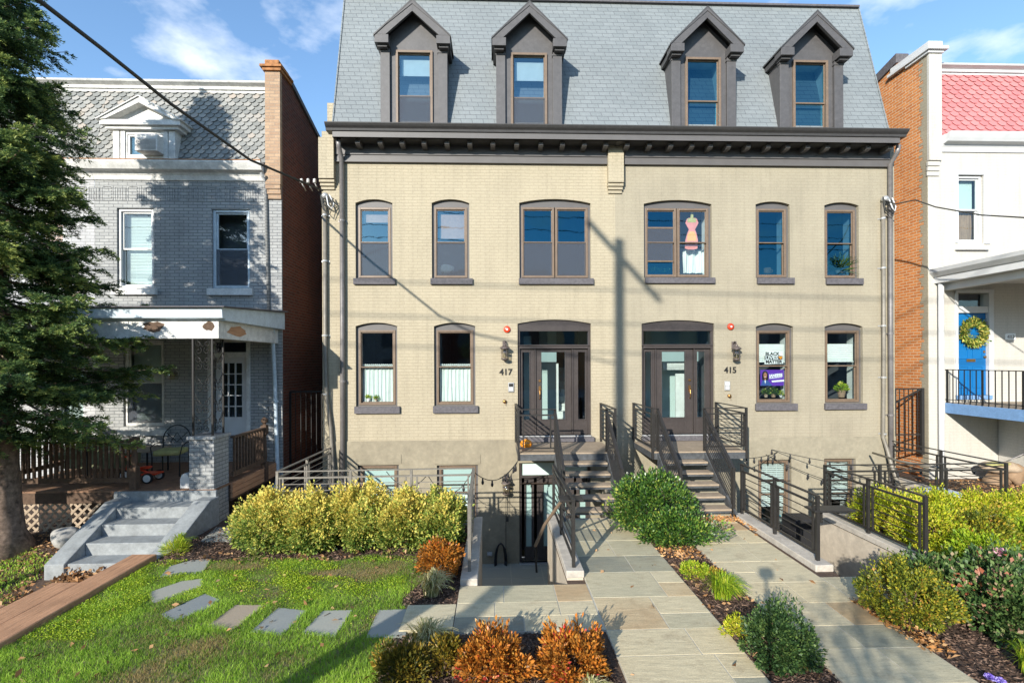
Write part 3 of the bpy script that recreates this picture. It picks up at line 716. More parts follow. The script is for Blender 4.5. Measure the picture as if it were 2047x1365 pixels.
blind_box(wins['b'], (W417['b'][0] + .06, W417['b'][1] - .02, 0, 0, 0), at(900, 473)[1], at(900, 424)[1], .22, 'salmon')
for k in ('f', 'g'):
    o = W417[k]; blind_box(wins['0' + k], o, o[2] + .12, o[4] - .06, .10, 'frost')
    o = W415[k]; slats(wins['1' + k], o[0] + .10, o[1] - .10, o[2] + (0.55 if k == 'g' else .75), o[4] - .08, .13)
for k in ('E', 'D'):
    o = W415['e' if k == 'E' else 'd']; a, b = inside(o, .1)
    mb = MB(); z0, z1 = at(1550, 722)[1], at(1550, 687)[1]; n = 9
    for i in range(n):
        za = z0 + (z1 - z0) * i / n; zb = z0 + (z1 - z0) * (i+1) / n
        mb.quad((a, .20, za), (b, .20, za), (b, .215, (za+zb)/2), (a, .215, (za+zb)/2)); mb.quad((a, .215, (za+zb)/2), (b, .215, (za+zb)/2), (b, .20, zb), (a, .20, zb))
    mb.box(a, b, .18, .22, z0 - .025, z0)
    mb.build('cellular_shade', M['curtain'], wins[k][0], fix=False)
# extra rails and half-open sash in the taupe house's double window (left leaf)
o = W415['c']; xm_ = at(1353, 480)[0]
mb = MB(); A_, B_ = o[0] + .11, xm_ - .07
for yy in (454, 521):
    z = at(1320, yy)[1]; mb.box(A_, B_, .07, .10, z - .018, z + .018)
mb.build('extra_rail', M['bronze'], wins['C'][0])
MB().quad((A_, .076, at(1320, 521)[1]), (B_, .076, at(1320, 521)[1]), (B_, .076, at(1320, 454)[1]), (A_, .076, at(1320, 454)[1])).build('insect_screen', M['screen'], wins['C'][0], fix=False)

# ---- party pier and left corner pilaster, corbelled
def pier(house, x0, x1, yt, y1, mat, name='corbelled_pier'):
    zt, z1 = zf(yt), zf(y1); mb = MB()
    mb.box(x0, x1, -0.16, 0.0, z1, zt)
    for i, (d, hgt) in enumerate(((0.12, .07), (0.08, .06), (0.04, .06))):
        mb.box(x0 + 0.01 * i, x1 - 0.01 * i, -d, 0.0, z1 - 0.075 * (i + 1), z1 - 0.075 * i - 0.012)
    mb.build(name, M[mat], house, bevel=0.003)
pier(h417, ax(1217.5, -.16), ax(1248.5, -.16), 294, 367, 'cream')
pier(h417, ax(637.5, -.16), ax(668, -.16), 284, 364, 'cream', 'corner_pilaster')
# ---- cornice
def cornice(house, x0, x1, left_end, right_end, brx):
    zt = 8.38
    gprof = [(-0.50, zt - .15), (-0.53, zt - .15), (-0.545, zt - .10), (-0.60, zt - .06), (-0.635, zt - .02), (-0.64, zt), (-0.30, zt + .02), (-0.30, zt - .15)]
    mb = MB().prism(gprof, 'x', x0 - (.0 if not left_end else .0), x1)
    mb.build('gutter', M['trim'], house, bevel=0.003)
    a = x0 + (0.14 if left_end else 0); b_ = x1 - (0.13 if right_end else 0)
    mb = MB().box(a, b_, -0.50, -0.44, 8.09, zt - .151)
    mb.box(a, b_, -0.515, -0.44, 8.09, 8.105)
    mb.build('fascia', M['panel'], house, bevel=0.003)
    MB().box(a, b_, -0.44, 0.0, 8.11, 8.14).box(a, a+.06, -.44, 0, 8.09, 8.3).box(b_-.06, b_, -.44, 0, 8.09, 8.3).build('soffit', M['trim'], house)
    for px in brx:
        x = ax(px, -.36)
        MB().prism([(-.36, 8.108), (-.36, 8.02), (-.30, 7.99), (-.05, 7.99), (-.05, 8.108)], 'x', x - .055, x + .055).build('bracket', M['panel'], house, bevel=.004)
z1_, z2_, z3_, z4_ = zf(295.5), zf(314), zf(318), zf(327)
cornice(h417, -3.83, 2.935, True, False, [v / 3.149 + 600 for v in (365,507,645,783,928,1072,1218,1368,1521,1657,1795,1930)])
cornice(h415, 2.937, 9.76, False, True, [v / 3.149 + 1200 for v in (175,315,450,583,700,815,938,1065,1188,1313,1437,1566,1695,1830)])
for h, xa, xb in ((h417, at(672, 310)[0], ax(1217, -.04)), (h415, ax(1249, -.04), at(1775, 310)[0])):
    mb = MB().box(xa, xb, -.07, 0, z2_, z1_).box(xa, xb, -.045, 0, z3_, z2_ - .004).box(xa, xb, -.06, 0, z4_, z3_).box(xa, xb, -.085, 0, z1_ + .003, z1_ + .03).box(xa, xb, -.03, 0, z1_ + .03, 8.10)
    mb.box(xa, xb, -.075, 0, z4_ - .02, z4_ - .002)
    mb.build('frieze', M['panel'], h, bevel=.003)
# ---- mansard
RX0, RX1 = -3.86, 9.81
def roofy(z): return 0.02 + (z - 8.40) / (12.42 - 8.40) * 1.08
for h, xa, xb, e in ((h417, RX0, 2.93, -1), (h415, 2.93, RX1, 1)):
    mb = MB()
    mb.quad((xa, roofy(8.38), 8.38), (xb, roofy(8.38), 8.38), (xb, roofy(12.42), 12.42), (xa, roofy(12.42), 12.42))
    mb.quad((xa, roofy(12.42), 12.42), (xb, roofy(12.42), 12.42), (xb, 12, 12.5), (xa, 12, 12.5))
    xs_ = xa if e < 0 else xb
    mb.quad((xs_, roofy(8.38), 8.38), (xs_, 12, 8.38), (xs_, 12, 12.5), (xs_, roofy(12.42), 12.42))
    mb.build('mansard_roof', M['slate'], h, fix=False)
    MB().bar((xa, roofy(12.42) - .02, 12.44), (xb, roofy(12.42) - .02, 12.44), .10, .05).build('ridge_flashing', M['sill'], h)
    mb = MB()
    if e > 0: mb.bar((xs_ + .01, roofy(8.4) - .01, 8.4), (xs_ + .01, roofy(12.42) - .01, 12.42), .03, .03)
    else: mb.bar((xs_ - .01, roofy(8.4) - .01, 8.4), (xs_ - .01, roofy(12.42) - .01, 12.42), .03, .03)
    mb.build('edge_flashing', M['slate'], h)
MB().box(1.1, 3.4, 1.6, 1.7, 12.45, 13.02).build('skylight_curb', M['trim'], h417)
MB().box(-4.05, -3.87, 0.25, 0.6, 8.4, 9.25).build('party_wall_stub', M['cream'], h417)

# ---- dormers
def dormer(house, pc, ybase, wtop, apex, eave_y, scale=1.0, lit=False):
    Yf = 0.02; xc = ax(pc, Yf)
    z0 = 8.42; zw = at(pc, wtop, Yf)[1]; zE = at(pc, eave_y, Yf - .22)[1]; zA = at(pc, apex, Yf - .22)[1]
    hw = 0.795; ow = 0.885; zeb = zE - .19
    b = MB()
    # face with window hole
    wx = 0.44
    b.quad((xc - hw + .02, Yf + .04, z0), (xc - wx, Yf + .04, z0), (xc - wx, Yf + .04, zw), (xc - hw + .02, Yf + .04, zw))
    b.quad((xc + wx, Yf + .04, z0), (xc + hw - .02, Yf + .04, z0), (xc + hw - .02, Yf + .04, zw), (xc + wx, Yf + .04, zw))
    b.add([(xc - hw + .02, Yf + .04, zw), (xc + hw - .02, Yf + .04, zw), (xc + hw - .02, Yf + .04, zE), (xc, Yf + .04, zA - .12), (xc - hw + .02, Yf + .04, zE)], [(0, 1, 2, 3, 4)])
    # cheeks down to slate
    for s in (-1, 1):
        x = xc + s * (hw - .015)
        b.add([(x, Yf + .03, z0), (x, 1.4, z0), (x, 1.4, zE), (x, Yf + .03, zE)], [(0, 1, 2, 3)])
    d = b.build('dormer', M['dormer'], house, fix=False)
    for s in (-1, 1):   # pilasters with caps
        x = xc + s * (hw - .11)
        MB().box(x - .11, x + .11, Yf - .04, Yf + .04, z0, zeb - .10).box(x - .125, x + .125, Yf - .055, Yf + .04, zeb - .10, zeb - .06).box(x - .11, x + .11, Yf - .045, Yf + .04, zeb - .06, zeb).build('pilaster', M['dormer'], d, bevel=.004)
        # eave return block
        xo = xc + s * ow; xi = xc + s * (hw - .235)
        MB().box(min(xo, xi), max(xo, xi), Yf - .26, Yf + .04, zeb, zE + .0).box(min(xo, xi) + .05, max(xo, xi) - .05, Yf - .18, Yf + .04, zeb - .05, zeb - .001).build('eave_return', M['dormer'], d, bevel=.004)
        # raking bargeboard
        t = (zA - zE) / ow; hb = .23
        xe = xc + s * ow
        poly = [(xe, zE), (xc, zA), (xc, zA - hb * 1.15), (xc + s * (ow - .26), zE - .0)]
        MB().prism(poly, 'y', Yf - .26, Yf - .19).prism([(xe, zE), (xc, zA), (xc, zA - .10), (xe, zE - .0)], 'y', Yf - .275, Yf - .261).build('bargeboard', M['dormer'], d, bevel=.003)
        # gable roof slope and eave side
        off = .035
        MB().add([(xe + s*.02, Yf - .28, zE - .005), (xc, Yf - .28, zA + .02), (xc, 1.75, zA + .02), (xe + s*.02, 1.75, zE - .005),
                  (xe + s*.02, Yf - .28, zE - .045), (xc, Yf - .28, zA - .02), (xc, 1.75, zA - .02), (xe + s*.02, 1.75, zE - .045)],
                 [(0,1,2,3), (4,7,6,5), (0,4,5,1), (0,3,7,4), (2,6,7,3)]).build('roof', M['trim'], d, fix=True)
        xo2 = xc + s * (ow - .02)
        MB().box(min(xo2, xc + s*hw), max(xo2, xc + s*hw), Yf + .041, 1.5, zeb, zE - .05).build('side_eave', M['trim'], d)
        # soffit under the gable
    # window
    f = MB(); frame(f, xc - wx, xc + wx, z0 + .02, zw, .055, Yf - .01, Yf + .12)
    a, b2 = xc - wx + .055, xc + wx - .055; zm = z0 + (zw - z0) * .465
    frame(f, a, b2, zm - .02, zw - .055, .025, Yf + .05, Yf + .08, wb=.035); frame(f, a, b2, z0 + .05, zm + .015, .025, Yf + .085, Yf + .115)
    wn_ = f.build('window', M['bronze'], d, bevel=.003)
    # panes: sub-parts of the dormer
    MB().quad((a, Yf + .065, zm), (b2, Yf + .065, zm), (b2, Yf + .065, zw - .06), (a, Yf + .065, zw - .06)).build('pane', M['glass' if lit else 'glass_mid'], d, fix=False)
    MB().quad((a, Yf + .10, z0 + .06), (b2, Yf + .10, z0 + .06), (b2, Yf + .10, zm), (a, Yf + .10, zm)).build('pane', M['glass'], d, fix=False)
    if not lit: MB().quad((a, Yf + .04, z0 + .06), (b2, Yf + .04, z0 + .06), (b2, Yf + .04, zm), (a, Yf + .04, zm)).build('insect_screen', M['screen'], d, fix=False)
    # interior reveal
    j = MB(); 
    for s in (-1, 1):
        x = xc + s * (wx - .01); j.quad((x, Yf + .13, z0), (x, 1.3, z0), (x, 1.3, zw), (x, Yf + .13, zw))
    j.quad((xc - wx, Yf + .13, zw + .005), (xc + wx, Yf + .13, zw + .005), (xc + wx, 1.3, zw + .005), (xc - wx, 1.3, zw + .005))
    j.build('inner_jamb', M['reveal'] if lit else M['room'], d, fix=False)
    return d, xc, a, b2, z0, zm, zw
d1 = dormer(h417, 830, 240, 101, 2, 72)
d2 = dormer(h417, 1059.5, 245, 106, 6, 78)
d3 = dormer(h415, 1407.8, 253, 115, 16, 89, lit=True)
d4 = dormer(h415, 1622.5, 256, 121, 24, 97, lit=True)
for d_, y0, y1 in ((d1, 154, 121), (d2, 160, 123)):
    dd, xc, a, b2, z0, zm, zw = d_
    MB().box(a + .05, b2 - .02, .20, .21, at(900, y0, .2)[1], at(900, y1, .2)[1]).build('roller_blind', M['curtain'], dd)
# little pine figurine inside the rightmost dormer
t_ = MB(); dd, xc, a, b2, z0, zm, zw = d4
t_.lathe((a + .14, .22, z0 + .1), [(.09, 0), (.04, .10), (.075, .10), (.035, .2), (.06, .2), (.02, .3), (.035, .3), (.002, .42)], 10)
tag(t_.build('tabletop_tree', M['curtain']), 'small white tabletop tree standing behind the rightmost dormer window', 'ornament')

# ------------------------------------------------------------------ front doors
def front_door(house, o, yg, s_l, slab, glassx, s_r, handle_right, lab):
    xa, xb, zb, zs, zc = o; P = lambda v: ax(v, 0.12)
    zhd = zf(662); ztr = zf(690); 
    d = MB().prism(arch_poly(xa, xb, zhd, zs, zc), 'y', .05, .10)
    d.box(xa, xa + .06, .06, .22, zb, zhd); d.box(xb - .06, xb, .06, .22, zb, zhd)
    d.box(xa + .06, xb - .06, .05, .2, ztr - .085, ztr)     # transom bar
    d.box(xa + .02, xb - .02, .03, .2, ztr - .02, ztr + .012)
    dd = d.build('door_surround', M['door'], house, bevel=.004)
    MB().quad((xa + .06, .13, ztr), (xb - .06, .13, ztr), (xb - .06, .13, zhd), (xa + .06, .13, zhd)).build('transom_pane', M['glass_mid'], dd, fix=False)
    zt = ztr - .085; z0 = zb
    def leaf(x0, x1, g0, g1, gz0, gz1, nm, y0=.12):
        m_ = MB(); m_.box(x0, g0, y0, y0 + .05, z0, zt); m_.box(g1, x1, y0, y0 + .05, z0, zt); m_.box(g0, g1, y0, y0 + .05, z0, gz0); m_.box(g0, g1, y0, y0 + .05, gz1, zt)
        frame(m_, g0 - .025, g1 + .025, gz0 - .025, gz1 + .025, .025, y0 - .012, y0 - .001)
        p_ = m_.build(nm, M['door'], house, bevel=.004)
        MB().quad((g0, y0 + .025, gz0), (g1, y0 + .025, gz0), (g1, y0 + .025, gz1), (g0, y0 + .025, gz1)).build('pane', M['glass_low'], p_, fix=False)
        return p_
    gz0, gz1 = at(1100, yg, .12)[1], at(1100, 704, .12)[1]
    leaf(xa + .06, P(slab[0]) - .035, P(s_l[0]), P(s_l[1]), gz0, gz1, 'sidelight')
    leaf(P(slab[1]) + .035, xb - .06, P(s_r[0]), P(s_r[1]), gz0, gz1, 'sidelight')
    MB().box(P(slab[0]) - .034, P(slab[0]) - .004, .09, .2, z0, zt).box(P(slab[1]) + .004, P(slab[1]) + .034, .09, .2, z0, zt).build('mullion', M['door'], dd)
    s = leaf(P(slab[0]), P(slab[1]), P(glassx[0]), P(glassx[1]), gz0, gz1, 'door', .13)
    s['label'] = lab
    hx = P(slab[1]) - .09 if handle_right else P(slab[0]) + .09
    hd = MB(); zc_ = at(1100, 783, .12)[1]
    hd.box(hx - .025, hx + .025, .115, .13, zc_ - .02, zc_ + .14); hd.tube([(hx, .115, zc_ + .06), (hx, .07, zc_ + .03), (hx, .06, zc_ - .06), (hx, .075, zc_ - .16), (hx, .12, zc_ - .18)], .011, 8)
    hd.disc_y((hx, .10, zc_ + .27), [(.001, 0), (.028, 0), (.028, .03)], 14); hd.box(hx - .03, hx + .05, .10, .115, zc_ + .05, zc_ + .065)
    hd.build('handle', M['brass'], s)
    # sill and step
    MB().box(xa - .0, xb + .0, -.03, .2, zb - .035, zb).build('threshold', M['silver'], dd, bevel=.004)
    MB().box(xa - .03, xb + .06, -.10, .05, 1.02, zb - .036).build('door_step', M['sill'], dd, bevel=.006)
    return s
front_door(h417, W417['door'], 838, (1044, 1058), (1071, 1142), (1082, 1129), (1155, 1169), False, 'dark brown door with one tall pane, brass handle on its left')
front_door(h415, W415['door'], 836, (1289, 1301), (1311, 1385), (1323, 1369), (1393, 1408), True, 'dark brown door with one tall pane, brass handle on its right')
# glimpses of the halls: stair flight inside 417, white panel inside 415
mb = MB(); xs0, xs1 = ax(1113, .6), ax(1130, .6)
for k in range(8):
    z = 1.25 + k * .19; mb.box(xs0 - .02, xs1 + .25, .9 + k * .22, 2.9, z, z + .03, 0); mb.box(xs0 - .02, xs1 + .25, .92 + k*.22, 2.9, z + .031, z + .188)
mb.build('hall_stairs', M['reveal'], h417)
MB().box(ax(1112, .6) - .0, ax(1112, .6) + .05, .6, .7, 1.15, 2.9).build('newel_post', M['reveal'], h417)
MB().box(ax(1350, .8), ax(1372, .8), .8, .84, 1.15, 2.62).box(ax(1325, .8), ax(1372, .8), .8, .84, 2.72, 2.9).build('hall_door', M['reveal'], h415)
MB().box(ax(1078, 1.2), ax(1112, 1.2), 1.2, 1.3, 1.1, 3.9).box(ax(1040, .7), ax(1062, .7), .7, .8, 1.1, 3.6).build('hall_wall', M['frost'], h417)
MB().box(ax(1290, 1.2), ax(1425, 1.2), 1.2, 1.3, 1.1, 4.0).build('hall_wall', M['frost'], h415)
# basement door in 417
o = W417['bdoor']; xa, xb, zb, zs, zc = o
bd = MB(); zt = at(1100, 955)[1]
bd.box(xa, xa + .06, .03, .2, zb, zs); bd.box(xb - .06, xb, .03, .2, zb, zs); bd.box(xa + .06, xb - .06, .03, .2, zt, zt + .06)
bds = bd.build('basement_door_surround', M['door'], h417, bevel=.004)
MB().box(xa + .06, xb - .06, .08, .2, zt + .061, zs - .001).build('boarded_transom', M['frost'], bds)
gz0, gz1 = at(1100, 1095)[1], at(1100, 966)[1]
for nm, x0, x1, g0, g1 in (('sidelight', 1047, 1066, 1050, 1061), ('basement_door', 1072, 1146, 1085, 1130), ('sidelight', 1151, 1176, 1157, 1169)):
    x0, x1, g0, g1 = [ax(v, .1) for v in (x0, x1, g0, g1)]
    m_ = MB().box(x0, g0, .1, .15, zb, zt - .001).box(g1, x1, .1, .15, zb, zt - .001).box(g0, g1, .1, .15, zb, gz0).box(g0, g1, .1, .15, gz1, zt - .001)
    p_ = m_.build(nm, M['door'], h417, bevel=.004)
    MB().quad((g0, .125, gz0), (g1, .125, gz0), (g1, .125, gz1), (g0, .125, gz1)).build('pane', M['glass_low'], p_, fix=False)
    MB().box(g0, g1, .14, .15, gz0, gz1).build('door_blind', M['frost'], p_)
MB().box(xa, xb, -.12, .08, zb - .09, zb).build('basement_sill', M['silver'], bds, bevel=.005)

# ------------------------------------------------------------------ wall fittings of the pair
def alarm(px, py, lab):
    x, z = at(px, py)
    t = MB().disc_y((x, 0, z), [(.001, -.05), (.06, -.05), (.078, -.035), (.085, -.015), (.06, 0), (.001, 0)], 20)
    o_ = thing('fire_bell', lab, 'bell', (x, 0, z), 'round red alarm bells')
    t.build('bell_body', M['red'], o_, smooth=True)
    MB().disc_y((x, -.052, z), [(.001, -.004), (.024, -.004), (.024, 0)], 14).build('centre_cap', M['sign_white'], o_)
alarm(1013.5, 658.5, 'round red alarm bell above the lantern left of door 417')
alarm(1460, 653, 'round red alarm bell above the lantern right of door 415')

def make_lantern(x, z, lab):
    L = thing('wall_lantern', lab, 'lantern', (x, 0, z), 'bronze wall lanterns')
    MB().box(x - .05, x + .05, -.025, 0, z + .08, z + .26).build('backplate', M['lantern'], L, bevel=.008)
    MB().tube([(x, -.02, z + .20), (x, -.07, z + .26), (x, -.14, z + .25), (x, -.16, z + .18)], .012, 8).tube([(x + .0, -.02, z + .12), (x, -.06, z + .10), (x, -.10, z + .13)], .007, 6).build('arm', M['lantern'], L, smooth=True)
    MB().lathe((x, -.16, z), [(.004, .19), (.03, .18), (.035, .15), (.06, .135), (.115, .09), (.12, .075), (.09, .07)], 14).build('lantern_roof', M['lantern'], L, smooth=False)
    cg = MB()
    for k in range(6):
        t = k * math.pi / 3; cg.bar((x + .083*math.cos(t), -.16 + .083*math.sin(t), z + .07), (x + .075*math.cos(t), -.16 + .075*math.sin(t), z - .16), .009)
    for zz_, r_ in ((-.02, .084), (-.165, .085), (.065, .09)):
        cg.lathe((x, -.16, z + zz_), [(r_ - .006, -.006), (r_ + .004, -.006), (r_ + .004, .006), (r_ - .006, .006)], 18)
    cg.lathe((x, -.16, z - .20), [(.02, -.02), (.06, .0), (.085, .02), (.085, .03)], 14)
    cg.build('cage', M['lantern'], L)
    MB().lathe((x, -.16, z), [(.07, -.155), (.075, .06)], 16).build('glass_chimney', M['lglass'], L, smooth=True)
    MB().lathe((x, -.16, z - .1), [(.004, -.04), (.014, -.03), (.012, .03), (.002, .06)], 8).build('bulb', M['bulb'], L, smooth=True)
    return L
xl, zl = at(1012, 703); lan = make_lantern(xl - .04, zl, 'bronze wall lantern left of door 417, above its house number')
x2, z2 = at(1466, 704); l2 = copy_tree(lan); l2.location = (x2, 0, z2); l2['label'] = 'bronze wall lantern right of door 415, above its house number'
x3, z3 = at(1014, 968); l3 = copy_tree(lan); l3.location = (x3 - .03, -.02, z3); l3['label'] = 'bronze wall lantern low on the stucco beside the sunken basement door'

for s_, px, py, h_ in (('417', 1011, 749, h417), ('415', 1459.5, 745, h415)):
    x, z = at(px, py)
    t = text_obj(s_, .205, M['black'], (x, -.012, z), None, .008, 'house_number', bold=.004)
    tag(t, 'black metal house number %s on the %s wall' % (s_, 'cream' if s_ == '417' else 'taupe'), 'house number', 'black house numbers')
def intercom(px, py, lab, dark):
    x, z = at(px, py); t = thing('door_intercom', lab, 'intercom', (x, 0, z), 'door intercoms')
    MB().box(x - .07, x + .07, -.035, 0, z - .115, z + .115).build('housing', M['silver'], t, bevel=.01)
    MB().box(x - .05, x + .05, -.04, -.036, z + .02, z + .09).build('display', M['black'] if dark else M['blind'], t)
    MB().box(x - .04, x + .04, -.042, -.036, z - .08, z - .005).build('keypad', M['white'], t)
intercom(1021.5, 774, 'silver intercom with dark display left of door 417', True)
intercom(1453, 771, 'silver intercom with pale display right of door 415', False)
for px, py, lab in ((1008.5, 802, 'small round brass vent cap left of door 417'), (1457, 791, 'small round brass vent cap right of door 415')):
    x, z = at(px, py)
    tag(MB().disc_y((x, 0, z), [(.001, -.07), (.035, -.065), (.045, -.05), (.042, 0), (.001, 0)], 14).tube([(x + .02, -.05, z - .03), (x + .025, -.055, z - .10)], .004, 6).build('vent_cap', M['brass'], smooth=True), lab, 'vent cap', 'small brass wall caps')

# ------------------------------------------------------------------ downpipes and conduits
def pipe(name, lab, cat, pts, r, mat, clamps=(), group=None, clampmat=None):
    t = thing(name, lab, cat, pts[-1], group)
    MB().tube(pts, r, 10).build('pipe', M[mat], t, smooth=True)
    for c in clamps:
        MB().lathe((c[0], c[1], c[2] - .02), [(r + .012, 0), (r + .012, .04)], 12).box(c[0] - r - .05, c[0] + r + .05, -.01, .0, c[2] - .015, c[2] + .015).build('clamp', M[clampmat or mat], t)
    return t
xd = ax(684, -.1)
pipe('downpipe', 'tall grey downpipe at the left edge of the cream front', 'downpipe', [(xd, -.35, 8.12), (xd, -.30, 7.95), (xd, -.09, 7.75), (xd, -.08, 4), (xd - .02, -.08, -1.3)], .055, 'pipe', [(xd, -.08, 6.3), (xd, -.08, 2.5)], 'grey downpipes')
xd = ax(1781.5, -.1)
pipe('downpipe', 'tall grey downpipe at the right edge of the taupe front', 'downpipe', [(xd, -.35, 8.12), (xd, -.30, 7.95), (xd, -.09, 7.75), (xd, -.08, 4), (xd, -.08, -1.3)], .055, 'pipe', [(xd, -.08, 6.5), (xd, -.08, 3.6), (xd, -.08, 1.6)], 'grey downpipes')
xc_ = ax(652, -.1)
P_ = [(ax(652), -.07, zf(402)), (ax(652), -.07, zf(700)), (ax(654), -.07, zf(790)), (ax(662), -.07, zf(850)), (ax(667), -.09, zf(925)), (ax(668), -.1, zf(1000))]
pipe('electric_conduit', 'galvanised conduit running down the left corner of the cream front', 'conduit', P_, .045, 'conduit', [(ax(652), -.07, zf(v)) for v in (434, 524, 670, 785)], 'electric conduits', 'silver')
P_ = [(ax(1762), -.07, zf(402)), (ax(1762), -.07, zf(700)), (ax(1760), -.07, zf(880)), (ax(1765), -.12, zf(905)), (ax(1783, -.3), -.3, az(945, -.3)), (ax(1797, -.5), -.5, az(985, -.5))]
pipe('electric_conduit', 'galvanised conduit beside the right downpipe, bending outward low down', 'conduit', P_, .045, 'conduit', [(ax(1762), -.07, zf(v)) for v in (434, 535, 653, 758, 873)], 'electric conduits', 'silver')
def weatherhead(px, py, lab, sgn):
    x, z = at(px, py); t = thing('electric_mast', lab, 'service head', (x, -.1, z), 'electric service heads')
    MB().lathe((x, -.1, z), [(.05, -.08), (.085, -.04), (.09, 0), (.06, .05), (.01, .075)], 12).build('hood', M['silver'], t, smooth=True)
    cb = MB(); rg = random.Random(px)
    for k in range(5):
        a = rg.uniform(.05, .25); dn = rg.uniform(.12, .5)
        cb.tube([(x + sgn*.03, -.14, z - .03), (x + sgn*a, -.18, z - dn*.5), (x + sgn*(a*.6), -.16, z - dn), (x - sgn*.04, -.15, z - dn*.7), (x - sgn*.10, -.16, z + .03)], .011, 6)
    cb.build('drip_loops', M['wire'], t, smooth=True)
    lw = MB().tube([(x + sgn*.05, -.16, z - .03), (x + sgn*.10, -.2, z - .25), (x + sgn*.17, -.18, z - .34), (x + sgn*.22, -.16, z - .22), (x + sgn*.12, -.17, z)], .016, 6)
    lw.build('pale_loop', M['white'], t, smooth=True)
weatherhead(653, 394, 'grey service head with looped cables beside the left downpipe', 1)
weatherhead(1763, 400, 'grey service head with looped cables beside the right downpipe', 1)
# insulators on the alley
for k, px in enumerate((603, 616, 629)):
    x, z = at(px, 362, .35)
    tag(MB().lathe((x, .35, z), [(.02, -.05), (.045, -.04), (.03, -.01), (.045, .0), (.03, .03), (.04, .04), (.01, .06)], 10).bar((x, .35, z - .04), (x + .01, .6, z - .16), .02).build('insulator', M['white'], smooth=True),
        'small white porcelain insulator in the alley above the thick cable', 'insulator', 'white insulators in the left alley')

# cables
def sag(a, b, s, n=14):
    a = Vector(a); b = Vector(b); return [a.lerp(b, t / n) - Vector((0, 0, s * 4 * (t / n) * (1 - t / n))) for t in range(n + 1)]
x, z = at(645, 381, -.1)
p1 = Vector((x, -.1, z)); 
def onray(px, py, d): v = ray(px, py); return Vector((0, -D, H)) + v * d
pts = [p1, onray(500, 320, 10.2), onray(343, 209, 7.9), onray(200, 95, 6.4), onray(70, -5, 5.3), Vector((-5.5, -9.5, 7.6)), Vector((-5.5, -16, 9.6))]
tag(MB().tube(pts, .026, 8).build('service_cable', M['wire'], smooth=True), 'thick dark cable sloping from the upper left down to the corner of the cream front', 'cable', 'overhead cables')
x, z = at(1768, 401, -.12)
pts = [Vector((x, -.12, z)), onray(1790, 408, 11.9), onray(1830, 400, 11.4), onray(1870, 414, 11.0), onray(1960, 430, 10.0), onray(2060, 436, 9.2), onray(2400, 420, 7.5)]
tag(MB().tube(pts, .014, 8).build('service_cable', M['wire'], smooth=True), 'thin dark cable running right from the taupe front past the white house', 'cable', 'overhead cables')
# utility pole and lines of the street behind the camera
t = thing('utility_pole', 'tall wooden utility pole with a long bracket arm by the street', 'utility pole', (-5.51, -16.2, -.1))
MB().tube([(-5.61, -16.2, -.1), (-5.61, -16.2, 12.7)], .14, 12, r1=.11).build('pole', M['pole'], t, smooth=True)
MB().tube([(-5.51, -17.84, 11.92), (-5.51, -14.56, 12.47)], .07, 8).build('bracket_arm', M['metal'], t)
for k, (zz1, zz2) in enumerate(((11.3, 10.6), (10.4, 9.9), (9.6, 9.3))):
    tag(MB().tube(sag((-60, -16.1, zz1 + 3), (60, -16.1, zz2), 1.2, 30), .018, 6).build('power_line', M['wire']), ['topmost', 'middle', 'lowest'][k] + ' of the three street power lines on the utility pole', 'power line', 'street power lines')
t2 = thing('leaning_pole', 'short leaning post near the left yard', 'post', (-4.35, -11.1, -.1))
MB().tube([(-4.35, -11.1, -.1), (-3.45, -11.1, 2.7)], .14, 10).build('pole', M['pole'], t2, smooth=True)

# ================================================================== STEEL STAIRS AND GUARDS
def rail_run(parent, A, B, h=0.92, posts=(1, 1), mids=(), mat='metal', pw=0.05, drop=(0, 0), nr=7, pick=None, post_h=0.0, plate=False):
    """railing following base points A -> B (rail height h above them)"""
    A = Vector(A); B = Vector(B); U = Vector((0, 0, 1)); d = B - A; dn = d.normalized(); L = d.length
    hd = Vector((d.x, d.y, 0)).normalized()
    tr = MB().bar(A + U*h - dn*.02, B + U*h + dn*.02, pw, .018)
    tr.build('top_rail', M[mat], parent)
    for k, P, dr in ((0, A, drop[0]), (1, B, drop[1])):
        if posts[k]: MB().bar(P - U*dr, P + U*(h - .01), pw * .9, pw * .9, upv=hd).build('post', M[mat], parent)
    stops = [0.0] + list(mids) + [1.0]
    for mm in mids: P = A + d*mm; MB().bar(P - U*.0, P + U*(h - .01), pw * .9, pw * .9, upv=hd).build('post', M[mat], parent)
    f = MB()
    for i in range(len(stops) - 1):
        a = A + d * stops[i] + dn * .10; b = A + d * stops[i+1] - dn * .10
        if (b - a).length < .08: a = A + d*stops[i] + dn*.04; b = A + d*stops[i+1] - dn*.04
        f.bar(A + d*stops[i] + U*(h - .12), A + d*stops[i+1] + U*(h - .12), .03, .03)
        f.bar(A + d*stops[i] + U*.10, A + d*stops[i+1] + U*.10, .03, .03)
        f.bar(a + U*.10, a + U*(h - .12), .028, .028, upv=hd); f.bar(b + U*.10, b + U*(h - .12), .028, .028, upv=hd)
        for k in range(1, nr):
            z = .10 + (h - .22) * k / nr; f.bar(a + U*z, b + U*z, .012, .012)
    f.build('infill_rods', M[mat], parent)

